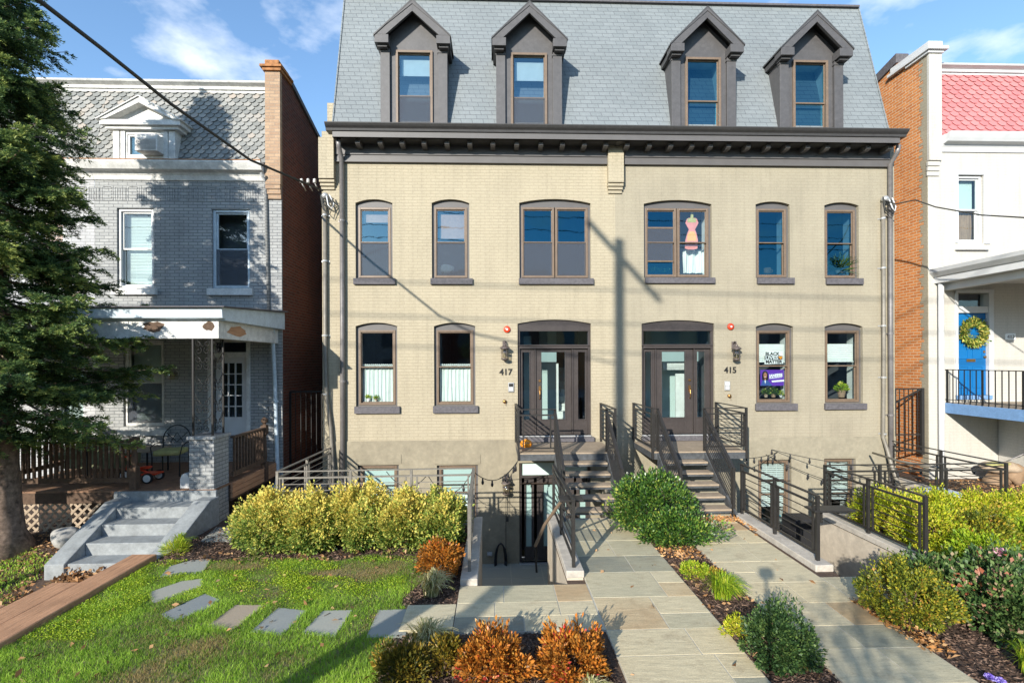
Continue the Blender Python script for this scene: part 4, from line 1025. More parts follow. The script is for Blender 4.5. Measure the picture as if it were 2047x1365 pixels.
ZP = 1.02
def entry_stairs(px0, px1, sx0, sx1, cap0, cap1, lab, mirror):
    """px0..px1 platform in x; sx0..sx1 stair in x"""
    t = thing('entry_stairs', lab, 'stairs', ((sx0 + sx1) / 2, -2.2, 0), 'steel stairs up to the front doors')
    Yf = -1.50; Yb = -2.80
    MB().box(px0, px1, Yf, -0.12, ZP - .03, ZP).build('platform', M['platform'], t, bevel=.004)
    MB().box(px0, px1, Yf, Yf + .06, ZP - .165, ZP - .031).box(px0, px0 + .06, Yf + .06, -.0, ZP - .165, ZP - .031).box(px1 - .06, px1, Yf + .06, -.0, ZP - .165, ZP - .031).build('platform_edge', M['nosing'], t, bevel=.003)
    run = (Yf - Yb) / 5.0
    for k in range(5):
        z = ZP - .17 * (k + 1); y1 = Yf - run * k + .03; y0 = Yf - run * (k + 1)
        tr = MB().box(sx0 + .045, sx1 - .045, y0, y1, z - .035, z).build('tread', M['platform'], t, bevel=.004)
        MB().box(sx0 + .045, sx1 - .045, y0 + .01, y0 + .05, z - .075, z - .036).box(sx0 + .12, sx0 + .16, y0 + .05, y1, z - .07, z - .036).box(sx1 - .16, sx1 - .12, y0 + .05, y1, z - .07, z - .036).build('tread_angle', M['nosing'], tr)
    for x in (sx0, sx1):
        s = MB().prism([(Yf, ZP - .02), (Yf, ZP - .30), (Yb + .02, 0.0), (Yb - .16, 0.0), (Yb - .12, .10)], 'x', x - .02, x + .02).build('stringer', M['nosing'], t, bevel=.003)
    # stair rails (sloping), posts at top and bottom
    for x in (sx0, sx1):
        rail_run(t, (x, Yf + .03, ZP), (x, Yb + .02, ZP - .98), .90, posts=(1, 1), nr=8)
        MB().bar((x, Yb + .02, 0.0), (x, Yb + .02, .94), .05).build('post', M['metal'], t)
    # platform guards
    rail_run(t, (px0, -.03, ZP), (px0, Yf, ZP), .92, posts=(1, 1), nr=7, drop=(0, .16))
    rail_run(t, (px1, -.03, ZP), (px1, Yf, ZP), .92, posts=(1, 1), nr=7, drop=(0, .16))
    if sx0 - px0 > .08: rail_run(t, (px0, Yf, ZP), (sx0, Yf, ZP), .92, posts=(0, 0), nr=6)
    if px1 - sx1 > .08: rail_run(t, (sx1, Yf, ZP), (px1, Yf, ZP), .92, posts=(0, 0), nr=6)
    return t
entry_stairs(0.49, 2.55, 1.27, 2.37, 0, 0, 'steel stairs and platform at door 417, with a pumpkin on the landing', False)
entry_stairs(3.35, 5.38, 3.47, 4.48, 0, 0, 'steel stairs and platform at door 415, flanked by a green bush', True)

def wall_thing(name, lab, boxes, mat, cat='retaining wall', group='low retaining walls', bev=.012):
    mb = MB()
    for b_ in boxes: mb.box(*b_)
    o_ = mb.build(name, M[mat], None, bevel=bev); return tag(o_, lab, cat, group)
# retaining walls round the sunken courts
def cheek(x0, x1, y0, y1, zt, lab, capmat='concrete'):
    t = thing('retaining_wall', lab, 'retaining wall', ((x0+x1)/2, y0, 0), 'low walls round the sunken courts')
    MB().box(x0 + .01, x1 - .01, y0 + .01, y1, -2.0, zt - .10).build('wall', M['retain'], t, bevel=.006)
    MB().box(x0, x1, y0, y1, zt - .099, zt).build('coping', M[capmat], t, bevel=.012)
cheek(-.47, -.24, -5.45, -2.8, .10, 'low wall with a railing at the left of the sunken basement passage')
cheek(.95, 1.195, -5.33, -2.8, .13, 'low wall between the basement passage and the left flagstone path')
cheek(4.46, 4.72, -5.22, -2.8, .10, 'low wall between the right flagstone path and the sunken court')
cheek(6.08, 6.34, -5.42, -2.8, .10, 'low wall with a railing against the yellow green shrubs')
cheek(-4.10, -.471, -2.99, -2.8, .06, 'low court wall hidden behind the variegated hedge')
cheek(6.341, 9.90, -2.99, -2.8, .06, 'low court wall behind the yellow green shrubs')
cheek(-4.18, -3.98, -2.8, 0.0, .06, 'left side wall of the cream house court')
cheek(9.78, 9.98, -2.8, 0.0, .06, 'right side wall of the taupe house court')
cheek(2.55, 3.35, -2.8, -.03, .02, 'earth filled wall between the two courts under the stairs')
cheek(1.196, 2.55, -2.86, -2.75, .03, 'court edge wall beneath the left steel stairs', 'retain')
cheek(3.35, 4.459, -2.86, -2.75, .03, 'court edge wall beneath the right steel stairs', 'retain')

def guard(lab, pts, mat='metal', mids=(), zb=.06, h=.92, cat='railing', group='metal guard railings round the courts', posts=None):
    t = thing('guard_railing', lab, cat, pts[0], group)
    for i in range(len(pts) - 1):
        rail_run(t, pts[i], pts[i+1], h, posts=(1 if i == 0 else 0, 1), mids=mids[i] if i < len(mids) else (), mat=mat, nr=6)
    return t
guard('weathered railing behind the variegated hedge, round the left court', [(-3.83, -.30, .05), (-3.95, -2.84, .06), (-.40, -2.84, .08), (-.36, -5.2, .10)], 'metal_g', mids=((.5,), (.37, .68), ()))
guard('dark railing on the wall between the passage and the left path', [(1.07, -2.86, .13), (1.07, -5.2, .13)], 'metal', mids=((.45,),))
guard('dark sloping railing on the wall beside the right flagstone path', [(4.60, -2.86, .10), (4.60, -5.05, .10)], 'metal', mids=((.5,),))
guard('dark railing in front of the yellow green shrubs, round the right court', [(9.73, -.05, .05), (9.73, -2.84, .06), (6.20, -2.84, .06), (6.10, -5.15, .10)], 'metal', mids=((.5,), (.36, .7), (.5,)))
# landing plates at rail ends
for x, y, z, lab in ((1.07, -4.95, 1.0, 'flat metal shelf plate at the end of the railing left of the left path'), (4.72, -4.95, .80, 'flat metal shelf plate on the railing beside the right path')):
    tag(MB().box(x - .17, x + .17 + (.25 if x > 3 else 0), y - .13, y + .13, z - .015, z + .015).bar((x, y, z - .02), (x, y, z - .2), .03).build('shelf_plate', M['metal'], bevel=.004), lab, 'shelf', 'metal shelf plates')
# inner handrail of the passage
t = thing('handrail', 'brown metal handrail slanting down into the basement passage', 'handrail', (.86, -5.0, 0))
MB().tube([(.93, -5.0, .98), (.72, -4.7, .55), (.60, -4.45, .15)], .024, 8).build('rail', M['bronze'], t)
MB().bar((.60, -4.45, .15), (.62, -4.45, -.25), .03).build('post', M['iron'], t)
# things in the left court
t = thing('garden_hose', 'dark garden hose hung on the basement wall left of the sunken door', 'hose', (.12, -.1, -1.0))
xh, zh_ = at(1001, 1120, -.1)
hp = MB()
for k in range(4):
    w_ = .10 + .015 * k; hp.tube([(xh + w_ * math.cos(a_) , -.10 - .02*k, zh_ + .42 * math.sin(a_)) for a_ in [i * math.pi / 8 for i in range(17)]], .014, 6)
hp.build('coil', M['rubber'], t, smooth=True)
hp = MB().tube([(xh - .9 + .25 * math.cos(i*.7) , -1.0 + .25*math.sin(i*.7), -1.87 + .004*i) for i in range(30)], .016, 6)
tag(hp.build('coiled_hose', M['rubber'], smooth=True), 'coil of black hose lying on the floor of the sunken left court', 'hose')
xh, zh_ = at(979, 1106, 0)
tag(MB().box(xh - .06, xh + .06, -.07, -.02, zh_ - .04, zh_ + .04).prism([(-.12, zh_ + .0), (-.02, zh_ + .05), (-.02, zh_ + .04)], 'x', xh - .06, xh + .06).build('outlet_cover', M['silver'], bevel=.005), 'small grey outlet cover low on the shaded basement wall', 'outlet cover')
t = thing('pull_cord', 'thin dark cord hanging from the low lantern to the court floor', 'cord', (.12, -.06, .0))
xh = ax(1010, -.1); MB().tube([(xh, -.1, az(985, -.1)), (xh, -.1, az(1030, -.1)), (xh - .01, -.1, az(1130, -.1))], .008, 6).tube([(xh + .05, -.1, az(985, -.1)), (xh + .05, -.1, az(1030, -.1))], .006, 6).box(xh - .01, xh + .06, -.12, -.09, az(1042, -.1), az(1028, -.1)).build('cord', M['wire'], t)
# pumpkin
px_, pz_ = at(1052, 862, -1.0)
t = thing('pumpkin', 'small orange pumpkin at the left of the cream house landing', 'pumpkin', (px_, -.95, ZP))
pm = MB(); n = 32; V = []; Fc = []
for i in range(9):
    th = math.pi * i / 8
    for k in range(n):
        ph = 2*math.pi*k/n; r_ = .135 * math.sin(th) * (1 - .09 * (abs(math.cos(ph * 4)) < .35)); V.append((px_ + r_*math.cos(ph), -.95 + r_*math.sin(ph), ZP + .105 - .105*math.cos(th)))
for i in range(8):
    for k in range(n): Fc.append((i*n+k, i*n+(k+1)%n, (i+1)*n+(k+1)%n, (i+1)*n+k))
pm.add(V, Fc).build('rind', M['orange'], t, smooth=True)
MB().tube([(px_, -.95, ZP + .19), (px_ + .01, -.95, ZP + .24), (px_ + .03, -.95, ZP + .26)], .016, 8).build('stalk', M['stem'], t)

# string lights
def lights(lab, spans, nb, seed):
    rg = random.Random(seed); t = thing('string_lights', lab, 'string lights', spans[0][0], 'dark festoon light strings')
    cb = MB()
    for a, b, s_ in spans:
        cb.tube(sag(a, b, s_, 10), .008, 5)
    cb.build('cable', M['wire'], t)
    for a, b, s_ in spans:
        P = sag(a, b, s_, 10); m_ = max(1, int((Vector(b) - Vector(a)).length / .38))
        for k in range(m_):
            q = P[int((k + .5) * 10 / m_)]
            bb = MB().lathe((q.x, q.y, q.z - .13), [(.004, 0), (.022, .02), (.026, .05), (.016, .085), (.014, .13)], 8).build('bulb', M['rubber'], t, smooth=True)
g1 = (0.47, -1.45, ZP - .18)
lights('festoon lights draped from the left platform to the court railing', [(g1, (-.42, -2.82, .95), .28), (g1, (.10, -.2, .2), .05), ((-.42, -2.82, .95), (-1.25, -2.8, .88), .38), ((-1.25, -2.8, .88), (-2.0, -2.8, .95), .25), (g1, (.30, -.6, .25), .02)], 4, 1)
lights('festoon lights hung across the taupe house court', [((5.35, -1.4, .85), (6.9, -.05, .72), .05), ((6.75, -.05, .78), (9.7, -2.8, .93), .22), ((6.6, -.05, .66), (8.2, -.3, .0), .05), ((6.2, -2.8, .9), (8.0, -2.8, .95), .15)], 4, 2)
# bits in the right court
bx_, bz_ = 6.55, -1.6
tag(MB().box(bx_ - .35, bx_ + .15, -1.9, -1.4, -1.9, -.35).build('storage_bin', M['rubber'], bevel=.02), 'black storage bin standing in the sunken right court', 'bin')
t = thing('watering_can', 'silver watering can lying in the sunken right court', 'watering can', (5.5, -1.9, -1))
MB().lathe((5.75, -1.3, -1.0), [(.10, 0), (.12, .02), (.11, .24), (.06, .3)], 14).tube([(5.65, -1.35, -.95), (5.5, -1.5, -.75)], .02, 8).build('body', M['foil'], t, smooth=True)
MB().box(5.55, 6.0, -1.5, -1.1, -1.9, -1.0).build('crate', M['clay'], None); bpy.data.objects['crate']['label'] = 'low brown crate holding the watering can in the right court'; bpy.data.objects['crate']['category'] = 'crate'
tag(MB().lathe((5.35, -1.25, -1.9), [(.13, 0), (.18, .8), (.19, .85)], 14).build('toy_bucket', M['yg']), 'lime green bucket in the sunken right court', 'bucket')
t = thing('toy_trike', 'teal plastic ride-on toy in the sunken right court', 'toy', (6.7, -.5, -1.9))
MB().box(6.55, 6.95, -.6, -.4, -1.3, -1.12).tube([(6.6, -.5, -1.2), (6.55, -.5, -.75), (6.7, -.5, -.7)], .03, 8).tube([(6.9, -.5, -1.2), (7.0, -.5, -.8)], .04, 8).build('body', M['teal'], t, bevel=.02)
for dx in (0, .4): MB().disc_y((6.58 + dx, -.5, -1.4), [(.001, -.14), (.14, -.14), (.14, -.08), (.001, -.08)], 16).build('wheel', M['teal'], t)
MB().box(6.5, 7.1, -.75, -.25, -1.9, -1.55).build('stand', M['rubber'], t)

# ================================================================== GREY NEIGHBOUR (left)
GL, GR = -9.36, -5.03
hg = thing('row_house', 'grey painted brick row house with fish scale slate mansard behind the conifer', 'row house', (-7.2, 0, 0), 'older neighbour row houses')
def OPr(xl, xr, yt, yb):
    xm = (xl + xr) / 2; a = at(xl, yb); b = at(xr, yb); zt = at(xm, yt)[1]
    return (a[0], b[0], a[1], zt, zt)
GA, GB = OPr(234, 308, 416, 577), OPr(424, 500, 418, 577)
GC, GD = OPr(247, 328, 680, 852), OPr(416, 501, 680, 870)
mb = MB(); wall_with_openings(mb, GL, GR, -.45, zf(360), 0.0, [GA, GB, GC, GD], .25)
mb.build('wall', M['grey_brick'], hg, fix=False)
# side wall in dark red brick and stepped parapet
mb = MB(); SW = [(0.0, -.45), (14, -.45), (14, 8.2), (3.0, 9.15), (.75, 9.72), (.45, 9.9), (0.0, 9.9)]
mb.add([(GR, y, z) for y, z in SW], [tuple(range(len(SW)))])
mb.build('side_wall', M['red_brick'], hg, fix=False)
MB().prism([(.5, 9.82), (.75, 9.76), (3.0, 9.19), (14, 8.24), (14, 8.36), (3.0, 9.31), (.75, 9.88), (.5, 9.93)], 'x', GR - .25, GR + .04).build('parapet_coping', M['trim'], hg)
x0, x1 = ax(532, -.1), ax(562, -.1)
MB().box(x0, x1, -.12, .0, az(372, -.12), az(150, -.12)).build('corner_pilaster', M['tan_brick'], hg)
zc0 = az(150, -.12)
cp = MB().box(x0 - .04, x1 + .04, -.17, .5, zc0, zc0 + .07).box(x0 - .09, x1 + .07, -.21, .52, zc0 + .07, zc0 + .13).box(x0 + .0, x1 - .02, -.13, .46, zc0 + .13, zc0 + .27)
cp.build('pilaster_cap', M['rust'], hg, bevel=.01)
mb = MB()
for i, d in enumerate((.11, .085, .06)): mb.box(x0, x1 - .01, -d, 0, az(372, -.1) - .11 * (i+1), az(372, -.1) - .11 * i - .012)
mb.build('corbel', M['tan_brick'], hg)
MB().box(ax(538), ax(565), -.04, 0, -.4, az(376, -.05) - .33).build('corner_strip', M['grey_brick'], hg)
# cornice + mansard of hexagonal slates, shared by both grey houses
def neighbour_roof(house, xa, xb, mat, zb, zt, yoff, wmat, hexw=.187, rowh=.107, topw=.13, seed=1):
    MB().prism([(0, zb - .36), (-.03, zb - .36), (-.06, zb - .26), (-.10, zb - .20), (-.22, zb - .17), (-.26, zb - .10), (-.30, zb - .02), (-.30, zb + .015), (0, zb + .03)], 'x', xa, xb).build('cornice', M[wmat], house, bevel=.004)
    MB().box(xa, xb, -.306, -.24, zb + .016, zb + .035).build('gutter_edge', M['rust'] if wmat == 'white_old' else M['white'], house)
    slope = yoff / (zt - zb)
    mb = MB(); mb.quad((xa, -.02, zb), (xb, -.02, zb), (xb, yoff, zt), (xa, yoff, zt)); 
    mb.quad((xa, yoff + .1, zt + .1), (xb, yoff + .1, zt + .1), (xb, 12, zt - .6), (xa, 12, zt - .6)).build('roof', M['sill'], house, fix=False)
    rg = random.Random(seed); t = MB(); r = 0; z = zb + .02
    while z < zt + .02:
        x = xa - (hexw/2 if r % 2 else 0)
        while x < xb:
            w = hexw; c = .30 * w; zz0 = z - .012; y = (z - zb) * slope - .045; a = rg.random() ** 1.1
            e_ = .007; pts = [(x + e_, z + rowh*.45), (x + e_, z), (x + c, z - rowh*.55), (x + w - c, z - rowh*.55), (x + w - e_, z), (x + w - e_, z + rowh*.45), (x + w - e_, z + rowh*1.3), (x + e_, z + rowh*1.3)]
            pts = [(min(max(p[0], xa), xb), min(p[1], zt)) for p in pts]
            if pts[4][0] - pts[1][0] > .02:
                jy = rg.uniform(-.002, .002)
                def yy(p, jy=jy): return (p[1] - zb) * slope - .03 - .042 * (1 - (p[1] - (z - rowh*.55)) / (rowh * 1.85)) + jy
                top = [(p[0], yy(p), p[1]) for p in pts]; bot = [(p[0], yy(p) + .011, p[1]) for p in pts]
                n = len(pts); t.add(top + bot, [tuple(range(n))] + [(i, i + n, (i+1) % n + n, (i+1) % n) for i in range(n)], a)
            x += hexw
        z += rowh; r += 1
    t.build('slates', M[mat], house, fix=False)
    MB().box(xa, xb, yoff - .06, yoff + .12, zt, zt + topw*.45).box(xa, xb, yoff - .10, yoff + .1, zt + topw*.45, zt + topw).prism([(yoff - .1, zt + topw), (yoff - .20, zt + topw + .05), (yoff - .22, zt + topw + .09), (yoff + .1, zt + topw + .09)], 'x', xa, xb).build('top_coping', M[wmat], house, bevel=.004)
zb_ = az(327, -.3)
neighbour_roof(hg, GL, ax(533), 'hex_slate', zb_, az(196, .45), .45, 'white_old', seed=3)
# pedimented attic window
Yd = -.10; xa, xb = ax(229, Yd), ax(353, Yd); zb = az(325, Yd); ze = az(270, Yd); za2 = az(256, Yd); zap = az(212, Yd)
d = MB().box(xa, xb, Yd, .5, zb, ze)
dm = MB(); wx0, wx1, wz0, wz1 = ax(256, Yd), ax(331, Yd), az(319, Yd), az(277, Yd)
dm.box(xa, wx0, Yd, .4, zb, ze).box(wx1, xb, Yd, .4, zb, ze).box(wx0, wx1, Yd, .4, wz1, ze).box(wx0, wx1, Yd, .4, zb, wz0)
dmo = dm.build('attic_dormer', M['white_old'], hg, bevel=.004)
for a_, b_ in ((xa, xa + .14), (xa + .17, xa + .27), (xb - .14, xb), (xb - .27, xb - .17)): MB().box(a_, b_, Yd - .03, Yd, zb, ze - .01).build('pilaster', M['white_old'], dmo, bevel=.004)
MB().box(xa - .12, xb + .12, Yd - .10, .45, ze, ze + .07).box(xa - .20, xb + .20, Yd - .17, .5, ze + .07, za2 + .02).build('entablature', M['white_old'], dmo, bevel=.006)
xm = (xa + xb) / 2; eL, eR = xa - .24, xb + .24
MB().prism([(eL + .15, za2 + .021), (eR - .15, za2 + .021), (xm, zap - .10)], 'y', Yd - .02, .6).build('tympanum', M['white_old'], dmo)
for s, ex in ((-1, eL), (1, eR)):
    MB().prism([(ex, za2 + .0), (xm, zap), (xm, zap - .13), (ex - s*.20, za2 + .021)], 'y', Yd - .20, Yd + .0).prism([(ex + s*.02, za2 + .01), (xm, zap + .03), (xm, zap), (ex, za2 - .01)], 'y', Yd - .23, .75).build('raking_cornice', M['white_old'], dmo, bevel=.005)
f = MB(); frame(f, wx0, wx1, wz0, wz1, .04, Yd + .02, Yd + .08); f.build('window', M['white'], dmo)
MB().quad((wx0, Yd + .06, wz0), (wx1, Yd + .06, wz0), (wx1, Yd + .06, wz1), (wx0, Yd + .06, wz1)).build('pane', M['glass_mid'], dmo, fix=False)
t = thing('air_conditioner', 'small white window air conditioner in the slate roof dormer', 'air conditioner', (xm, Yd - .2, wz0))
ax0, ax1 = ax(268, Yd - .3), ax(313, Yd - .3)
MB().box(ax0, ax1, Yd - .26, Yd + .1, wz0 + .02, wz1 - .10).build('casing', M['white_old'], t, bevel=.012)
mb = MB()
for k in range(9): z = wz0 + .05 + k * .028; mb.box(ax0 + .03, ax1 - .03, Yd - .267, Yd - .261, z, z + .010)
mb.build('grille', M['pipe'], t)
# soldier-course panels under the cornice
mb = MB(); z1 = az(376), 
zt_, zb2 = az(377), az(411)
k = 0; x = ax(150)
while x < ax(536):
    w_ = .30
    frame(mb, x + .02, x + w_ - .02, zb2 + .05, zt_ - .03, .012, -.008, 0.0)
    if k % 2 == 0:
        for q in range(4): mb.box(x + .06, x + w_ - .06, -.008, 0, zb2 + .10 + q * .075, zb2 + .155 + q * .075)
    else:
        for q in range(4): mb.box(x + .045 + q * .058, x + .085 + q * .058, -.008, 0, zb2 + .08, zt_ - .06)
    x += w_; k += 1
mb.build('brick_panel_band', M['grey_brick'], hg)
def white_sash(house, o, mat='white', blinds=True, sill=None, fr=None, screen=False, seed=0, slat=(0, 1)):
    xa, xb, zb, zt, _ = o
    w = MB(); frame(w, xa, xb, zb, zt, .07, .05, .16); win = w.build('window', M[fr or mat], house, bevel=.005)
    zm = zb + (zt - zb) * .5; f = MB(); a, b = xa + .07, xb - .07
    frame(f, a, b, zm - .02, zt - .07, .04, .08, .11); frame(f, a, b, zb + .07, zm + .02, .04, .115, .145); frame(f, xa + .03, xb - .03, zb + .03, zt - .03, .04, .035, .05)
    f.build('sash', M[mat], win, bevel=.003)
    for (z0, z1, y) in ((zm, zt - .08, .095), (zb + .08, zm, .13)):
        MB().quad((a, y, z0), (b, y, z0), (b, y, z1), (a, y, z1)).build('pane', M['glass_low'], win, fix=False)
    if screen: MB().quad((a, .06, zb + .08), (b, .06, zb + .08), (b, .06, zm), (a, .06, zm)).build('insect_screen', M['screen'], win, fix=False)
    if blinds: slats((win,), a + .03, b - .03, zb + .08 + (zt - zb) * slat[0], zb + (zt - zb) * slat[1] - .1, .22, .035, .9)
    if sill: MB().box(xa - .08, xb + .08, -.09, .06, sill[1], sill[0]).build('sill', M['white_old'], win, bevel=.006)
    return win
white_sash(hg, GA, 'white', sill=(az(578), az(590)))
white_sash(hg, GB, 'blue_white', sill=(az(578), az(591)), screen=True, blinds=False)
white_sash(hg, GC, 'white_old', sill=(az(853, -.09), az(865, -.09)), screen=True)
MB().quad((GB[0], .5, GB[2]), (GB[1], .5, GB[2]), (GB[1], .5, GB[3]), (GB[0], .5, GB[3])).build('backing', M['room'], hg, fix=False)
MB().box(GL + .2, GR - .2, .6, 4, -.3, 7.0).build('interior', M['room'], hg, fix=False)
# glazed door
xa, xb, zb, zt, _ = GD
dz = az(712)
MB().box(xa, xa + .09, -.02, .2, zb, zt).box(xb - .09, xb, -.02, .2, zb, zt).box(xa + .09, xb - .09, -.02, .2, dz, dz + .12).box(xa + .09, xb - .09, .1, .15, zt - .05, zt).build('door_frame', M['white_old'], hg, bevel=.004)
a, b = xa + .16, xb - .10
ga, gb, gz0, gz1 = a + .12, b - .12, zb + .42, dz - .14
dr = MB().box(a, ga, .05, .1, zb, dz).box(gb, b, .05, .1, zb, dz).box(ga, gb, .05, .1, zb, gz0).box(ga, gb, .05, .1, gz1, dz)
for i in range(1, 3): x = ga + (gb - ga) * i / 3; dr.box(x - .012, x + .012, .055, .095, gz0, gz1)
for i in range(1, 5): z = gz0 + (gz1 - gz0) * i / 5; dr.box(ga, gb, .056, .094, z - .012, z + .012)
dro = dr.build('glazed_door', M['white'], hg)
MB().quad((ga, .08, gz0), (gb, .08, gz0), (gb, .08, gz1), (ga, .08, gz1)).build('pane', M['glass_low'], dro, fix=False)
x, z = at(354, 748); MB().box(x - .02, x + .02, -.08, 0, z - .05, z + .05).lathe((x, -.14, z), [(.10, -.12), (.13, -.02), (.12, .08), (.05, .14)], 8).build('porch_light', M['lglass'], hg)

# the twin further left
hg2 = thing('row_house', 'pale grey row house at the far left, mostly hidden by the conifer', 'row house', (-11.5, 0, 0), 'older neighbour row houses')
tw = [OPr(60, 130, 416, 577), OPr(-120, -50, 416, 577), OPr(108, 170, 680, 850)]
mb = MB(); wall_with_openings(mb, -13.9, GL - .002, -.45, zf(360), 0.0, tw, .25); mb.build('wall', M['pale_brick'], hg2, fix=False)
neighbour_roof(hg2, -13.9, GL - .002, 'hex_slate', zb_, az(196, .45), .45, 'white_old', seed=5)
for k, o in enumerate(tw):
    w_ = white_sash(hg2, o, 'white', sill=(o[2] - .01, o[2] - .15), blinds=(k == 2))
    if k < 2: MB().box(o[0] + .08, o[1] - .08, .2, .21, o[2] + .1, o[3] - .1).build('salmon_curtain', M['salmon'], w_)
MB().box(-13.8, GL - .2, .6, 4, -.3, 7.0).build('interior', M['room'], hg2, fix=False)

# ---- grey porch: roof, pier, deck
YP = -2.62
po = thing('porch', 'white edged porch with peeling beam on the grey house', 'porch', (-7, -1.3, 0))
pr = at(432, 619, YP)[0]
zr0, zr1 = az(638, YP), az(619, YP)
MB().prism([(YP - .12, zr1), (YP - .10, zr0 + .02), (YP, zr0), (YP, zr0 - .02), (0, zr0 - .02), (0, zr1 + .20), (YP - .12, zr1 + .03)], 'x', -13.8, -4.98).build('porch_roof', M['blue_white'], po, bevel=.006)
MB().prism([(YP - .20, zr1 + .031), (YP - .20, zr1 + .05), (0, zr1 + .24), (0, zr1 + .205)], 'x', -13.8, -4.90).build('roofing', M['sill'], po)
zbm0 = az(675, YP)
MB().box(-13.8, -5.12, YP + .03, YP + .20, zbm0, zr0 - .021).box(-5.30, -5.12, YP + .20, 0, zbm0, zr0 - .021).build('porch_beam', M['white_old'], po, bevel=.006)
for xx, ww in ((-6.3, .22), (-5.30, .12)):
    mb = MB(); rg = random.Random(int(xx * 10)); n = 12
    mb.add([(xx + ww * math.cos(k * 6.28 / n) * rg.uniform(.6, 1.1), YP + .026, (zbm0 + zr0) / 2 + .05 + .10 * math.sin(k * 6.28 / n) * rg.uniform(.6, 1.2)) for k in range(n)], [tuple(range(n))])
    mb.build('rotten_patch', M['deck_rail'], po, fix=False)
mb = MB(); rg = random.Random(4); n = 14
mb.add([(-5.117, YP + .7 + .45 * math.cos(k * 6.28 / n) * rg.uniform(.6, 1.1), (zbm0 + zr0) / 2 + .10 * math.sin(k * 6.28 / n) * rg.uniform(.7, 1.2)) for k in range(n)], [tuple(range(n))])
mb.build('rotten_patch', M['timber'], po, fix=False)
zd = .62
# brick pier
pi = thing('brick_pier', 'grey painted brick pier at the right of the porch steps', 'pier', (-5.42, -2.4, -.2))
MB().box(-5.65, -5.20, YP, YP + .52, -.3, 1.53).build('shaft', M['grey_brick'], pi, bevel=.005)
MB().box(-5.68, -5.17, YP - .03, YP + .55, 1.531, 1.60).build('cap', M['grey_brick'], pi, bevel=.01)
# scroll iron post
ip = thing('iron_post', 'black wrought iron corner post with scrolls standing on the grey pier', 'iron post', (-5.4, -2.4, 1.6))
px1, px2, px3 = (-5.60, YP + .05), (-5.25, YP + .05), (-5.25, YP + .42)
for p in (px1, px2, px3): MB().bar((p[0], p[1], 1.6), (p[0], p[1], zbm0), .028).build('upright', M['iron'], ip)
def scroll(mb, o, u, s, zc, k):
    """a C scroll in the plane of u, centred zc"""
    pts = []
    for i in range(26):
        t = i / 25; r_ = .012 + .055 * (t); a_ = k * (t * 2.3 * math.pi) + (0 if k > 0 else math.pi)
        c_ = (.0, 0); pts.append((u + s * r_ * math.cos(a_), zc + r_ * math.sin(a_)))
    return pts
for (A_, B_) in ((px1, px2), (px2, px3)):
    sc_ = MB(); A2 = Vector((A_[0], A_[1], 0)); B2 = Vector((B_[0], B_[1], 0)); dd_ = B2 - A2; L = dd_.length; dn = dd_ / L
    for zc in (1.80, 2.15, 2.55, 2.95, 3.25):
        for s in (-1, 1):
            for k in (1, -1):
                pts = [A2 + dn * (L/2 + s * .075 + (p[0]) * .9) + Vector((0, 0, zc + k * .07 + (p[1] - zc))) for p in scroll(None, None, 0, s, zc, k)]
                sc_.tube(pts, .006, 5)
        sc_.tube([A2 + dn*.02 + Vector((0,0,zc + .2)), A2 + dn*L*.5 + Vector((0,0,zc)), A2 + dn*(L - .02) + Vector((0,0,zc + .2))], .006, 5)
    sc_.build('scrollwork', M['iron'], ip, smooth=True)
# deck
dk = thing('porch_deck', 'brown board porch deck of the grey house', 'deck', (-7, -1.3, .6))
mb = MB(); n = 20; y = YP - .02
while y < -.02:
    mb.box(-9.4, -5.16, y, y + .135, zd - .03, zd, rnd.random()); y += .14
mb.build('deck_boards', M['deck'], dk)
MB().box(-9.4, -6.66, YP - .03, YP + .01, zd - .22, zd - .031).build('front_fascia', M['deck_rail'], dk)
mb = MB(); 
for k in range(3): mb.box(-5.16, -5.12, YP + .5, -.05, zd - .30 + k * .10, zd - .21 + k * .10)
mb.build('side_fascia', M['timber'], dk)
MB().box(-9.4, -5.2, -.3, -.05, -.4, zd - .3).box(-5.3, -5.16, YP + .5, -.05, zd - .36, zd - .04).build('joist', M['deck_rail'], dk)
def wood_rail(lab, A, B, zt, zb, nb, posts=()):
    t = thing('deck_railing', lab, 'railing', (A[0], A[1], zd), 'wooden deck railings')
    A3, B3 = Vector((A[0], A[1], 0)), Vector((B[0], B[1], 0)); U = Vector((0, 0, 1))
    MB().bar(A3 + U*zt, B3 + U*zt, .09, .035).build('top_rail', M['deck_rail'], t)
    MB().bar(A3 + U*zb, B3 + U*zb, .04, .09).build('bottom_rail', M['deck_rail'], t)
    for k in range(nb):
        p = A3.lerp(B3, (k + .5) / nb); MB().bar(p + U*zb, p + U*(zt - .02), .038).build('baluster', M['deck_rail'], t)
    for (px_, py_, h0, h1, knob) in posts:
        pb = MB().box(px_ - .06, px_ + .06, py_ - .06, py_ + .06, h0, h0 + .42).box(px_ - .06, px_ + .06, py_ - .06, py_ + .06, h1 - .20, h1)
        pb.lathe((px_, py_, h0 + .42), [(.055, 0), (.04, .03), (.055, .12), (.05, .25), (.035, h1 - h0 - .66), (.055, h1 - h0 - .62)], 12)
        if knob: pb.lathe((px_, py_, h1), [(.06, 0), (.03, .03), (.065, .06), (.07, .13), (.03, .17)], 12)
        pb.build('post', M['deck_rail'], t)
wood_rail('brown wooden railing along the front of the grey porch, left of the steps', (-9.3, YP + .04), (-6.72, YP + .04), 1.50, .80, 26, [(-6.66, YP + .04, zd, 1.58, False)])
wood_rail('brown wooden railing at the left end of the grey porch with a knobbed post', (-9.36, YP), (-9.36, -.1), 1.50, .80, 16, [(-9.36, -.25, zd, 1.52, True)])
